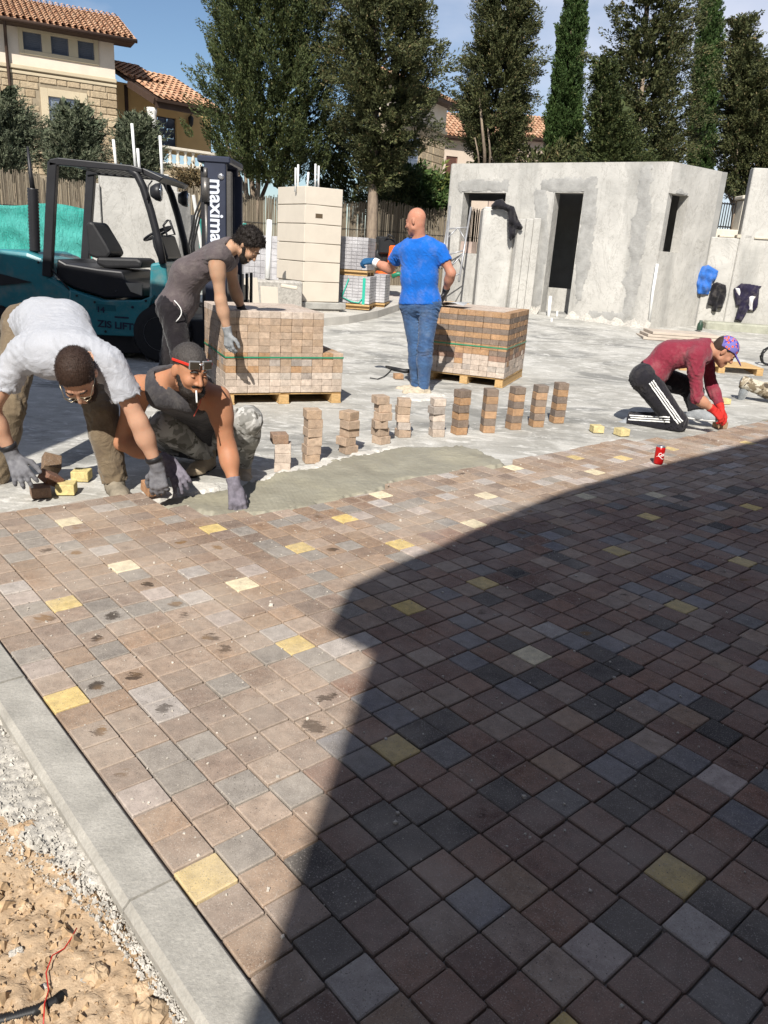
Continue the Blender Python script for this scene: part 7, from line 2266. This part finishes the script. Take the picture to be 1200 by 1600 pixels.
# ---- kneeling man in maroon
E_ = dict(hip_r=J(1006, 590, 6.90), hip_l=J(1016, 586, 7.16), neck=J(1104, 540, 6.96), head=J(1132, 549, 6.92), sh_r=J(1086, 558, 6.78), sh_l=J(1100, 548, 7.18), el_r=J(1089, 622, 6.74), wr_r=J(1114, 640, 6.74), el_l=J(1112, 604, 7.18), wr_l=J(1126, 636, 7.02),
          knee_r=J(1058, 660, 6.86), ankle_r=J(985, 655, 7.10), knee_l=J(1082, 606, 7.26), ankle_l=J(1088, 640, 7.16))
stripes = M['white']
tE, jE, FE, iE = person('man in maroon jersey and bright patterned cap kneeling on striped black trousers', E_, dict(fwd=(.74, -.22, -.60), up=(.55, -.2, .78), belly=(.5, 0, -.9), skin=skin('skin_ruddy', (.47, .24, .155)), hair=M['stubble'], hair_thick=.003, hair_rough=.0008, hair_len=.004, top='long', shirt=cloth('maroon_jersey', (.235, .030, .052), .15, c2=(.19, .022, .04)), trousers=cloth('black_tracksuit', (.020, .019, .025), .3, dust=.09),
    hem=.0, waist=.03, seed=44, fold=.007, foldf=85, hunch=.10, loose=.030, loose_shin=.026, tfold=.011, cuff_r=.12, cuff_l=.9, shoe=cloth('grey_trainer', (.34, .36, .38), .3), sole=M['pvc'], toe_l=(1, -.25, 0), toe_r=(-1, .25, -.5), solen_r=(-.2, .1, 1), neck_cut=.1,
    glove=glove_mat('red_glove', (.60, .035, .025), (.42, .02, .018)),
    hand_r=dict(d=(.75, -.05, -.6), n=(.35, -.65, .65), side=-1, curl=(.45, .6, .5), spread=.08), hand_l=dict(d=(.5, -.1, -.8), n=(.6, -.3, .6), side=1, curl=(.4, .5, .4))))
for k, off_ in enumerate((-.020, 0, .020)):
    for a, b, nm in ((jE['hip_r'], jE['knee_r'], 'stripe'), (jE['knee_r'], jE['ankle_r'], 'stripe')):
        ax = nv(b - a); out = nv(np.array([0, -1, .25]) - ax * (np.array([0, -1, .25]) @ ax)); sd = np.cross(ax, out)
        path, nr = [], []
        for f_ in np.linspace(.08, .98, 26):
            p = a + (b - a) * f_ + sd * (off_ + .01); d = 0.0
            while d < .2 and FE.at(p + out * d) < 0: d += .004
            path.append(p + out * (d + .003)); nr.append(out)
        ribbon(nm, path, nr, .012, tE, stripes)
def cap_mat():
    t = NT('patterned_cap')
    v = t.n('ShaderNodeTexVoronoi', Scale=34.0); t.l(t.pos, v.inputs['Vector'])
    col = t.mix(t.ramp(t.noise(26, 3), .44, .5), (.07, .045, .30), (.16, .15, .42))
    col = t.mix(t.ramp(v.outputs['Distance'], .30, .36), (.72, .13, .03), col)
    return t.done(col, .85, None, .2)
M['capm'] = cap_mat()
Fc = Field(iE['H'] - .22, iE['H'] + .24, .005); Pt = iE['P']
Fc.ell(Pt(0, -.012, .040), iE['R'], (.084, .106, .094), .01); Fc.cut(Pt(0, .0, .030), iE['R'] @ np.array([0, .18, -1.0]), .3)
Fc.ell(Pt(0, .125, .028), iE['R'] @ np.array(Euler((-.30, 0, 0)).to_matrix()), (.072, .075, .008), .006); Fc.obj('cap', M['capm'], tE, 1)
# ---- worker at the right edge of whom only a lower leg is in view
Fp = dict(knee_r=J(1222, 618, 8.76), ankle_r=J(1160, 597, 8.95), hip_r=J(1240, 566, 8.75), hip_l=J(1244, 562, 9.0), knee_l=J(1262, 590, 9.05), ankle_l=J(1250, 628, 9.1), neck=J(1296, 512, 8.85), head=J(1318, 520, 8.8), sh_r=J(1284, 524, 8.66), sh_l=J(1290, 518, 9.06), el_r=J(1290, 578, 8.62), wr_r=J(1316, 600, 8.60), el_l=J(1300, 570, 9.1), wr_l=J(1322, 600, 9.0))
tF, jF, _, iF = person('kneeling worker cut off by the right edge, only a camouflage shin and grey shoe showing', Fp, dict(bz=-.07, fwd=(.7, -.1, -.7), up=(.6, 0, .8), belly=(.5, 0, -.9), skin=skin('skin_mid', (.46, .27, .18)), hair=M['hair_brn'], top='tee', shirt=cloth('grey_tee', (.22, .22, .23), .1), trousers=camo('brown_camo', (.30, .25, .18), (.17, .135, .09), (.46, .42, .34), (.075, .06, .045)),
    hem=0, waist=.04, seed=54, loose=.02, loose_shin=.024, shoe=cloth('grey_canvas', (.21, .225, .235), .3), sole=pm('grey_sole', (.35, .36, .37), .8), toe_r=(-.25, -.1, -1), solen_r=(-1, .1, .25), toe_l=(1, 0, 0), hunch=.08, hand_r=dict(d=(.5, 0, -.8), n=(.4, -.6, .6), side=-1), hand_l=dict(d=(.5, 0, -.8), n=(.4, -.3, .6), side=1)))

# ================================================================== CLOTHES HUNG ABOUT
def drape(name, label, cat, mat, P3, outline, amp, seed, out0=.03, step=.008, group='work clothes hung up in the yard'):
    """cloth hanging on a surface: outline in plane coordinates (s,z), P3(s,z,out) -> point; real folds and thickness"""
    s0, s1 = min(p[0] for p in outline), max(p[0] for p in outline); z0, z1 = min(p[1] for p in outline), max(p[1] for p in outline)
    X, Y, Fq = grid_xy(np.arange(s0 - .03, s1 + .03, step), np.arange(z0 - .03, z1 + .03, step))
    d = in_poly_dist(X, Y, outline)
    w = np.clip(d / .07, 0, 1) ** .5
    f = (.5 + .5 * np.sin(X * 48 + 3 * np.sin(Y * 5 + seed) + seed)) * .6 + (.5 + .5 * np.sin(X * 23 - Y * 14 + seed * 2)) * .6 + .3 * np.sin(Y * 31 + X * 9 + seed)
    o = out0 + amp * f * (.35 + .65 * w) * (.5 + .9 * (z1 - Y) / (z1 - z0)) + .05 * w
    V = [tuple(P3(a, b, c)) for a, b, c in zip(X, Y, o)]
    keep = (d[Fq].mean(1) > 0)
    ob = np_mesh(name, V, Fq[keep], mat, True)
    ob.modifiers.new('t', 'SOLIDIFY').thickness = .006
    return tag(ob, label, cat, group)
def zpx(lst, x0, y0, k): return [(x0 + x / k, y0 + y / k) for x, y in lst]
def onw(w, lst): return [w.sz(*p) for p in lst]
q8 = lambda l: onw(W3, zpx(l, 1060, 380, 8.571))
drape('hanging_shirt', 'blue shirt hanging on the wall, left of and above the black one', 'shirt', cloth('blue_fabric', (.035, .15, .50), .2), W3.p, q8([(270, 330), (330, 305), (395, 290), (460, 330), (530, 370), (515, 440), (490, 490), (450, 520), (430, 600), (400, 690), (330, 685), (250, 680), (225, 600), (215, 560), (235, 420)]), .05, 1)
drape('hanging_shirt', 'black shirt hanging on the wall between the blue shirt and the navy jacket', 'shirt', cloth('black_fabric', (.012, .011, .014), .2), W3.p, q8([(450, 540), (510, 520), (630, 560), (638, 640), (635, 700), (580, 870), (515, 875), (500, 920), (440, 910), (445, 845), (375, 820), (420, 660)]), .05, 4)
nj = drape('hanging_jacket', 'navy and white jacket hanging on the wall at the right edge', 'jacket', cloth('navy_fabric', (.020, .016, .040), .2), W3.p, q8([(790, 570), (840, 535), (960, 548), (1075, 570), (1110, 575), (1080, 610), (1070, 720), (1050, 860), (1000, 910), (920, 900), (880, 980), (830, 1050), (745, 1025), (775, 930), (800, 840), (765, 835), (740, 690), (735, 610)]), .04, 6)
for l_ in ([(745, 600), (820, 595), (828, 660), (800, 740), (760, 650)], [(905, 700), (975, 692), (1045, 695), (1005, 760), (980, 900), (930, 890), (915, 790)]):
    o = drape('white_panel', None, None, cloth('white_fabric', (.62, .60, .60), .1), W3.p, q8(l_), .03, 6, .06, .01, None); o.parent = nj
Wj = Wall(Vector((colx0, 16.56, 0)), Vector((colx1 + .6, 16.42, 0)))
drape('hanging_jacket', 'black jacket slung over the top of the concrete column', 'jacket', cloth('black_jacket', (.014, .013, .017), .2), Wj.p, onw(Wj, zpx([(645, 245), (690, 198), (750, 186), (785, 230), (860, 258), (900, 380), (942, 450), (930, 478), (882, 472), (868, 545), (825, 580), (803, 545), (798, 310), (750, 285), (690, 285), (648, 285)], 660, 280, 6.0)), .07, 9)
mb = MB(); mb.tube([J(770, 316, 16.62), J(782, 313, 16.8), J(795, 322, 16.9)], [.07, .09, .06], 10)
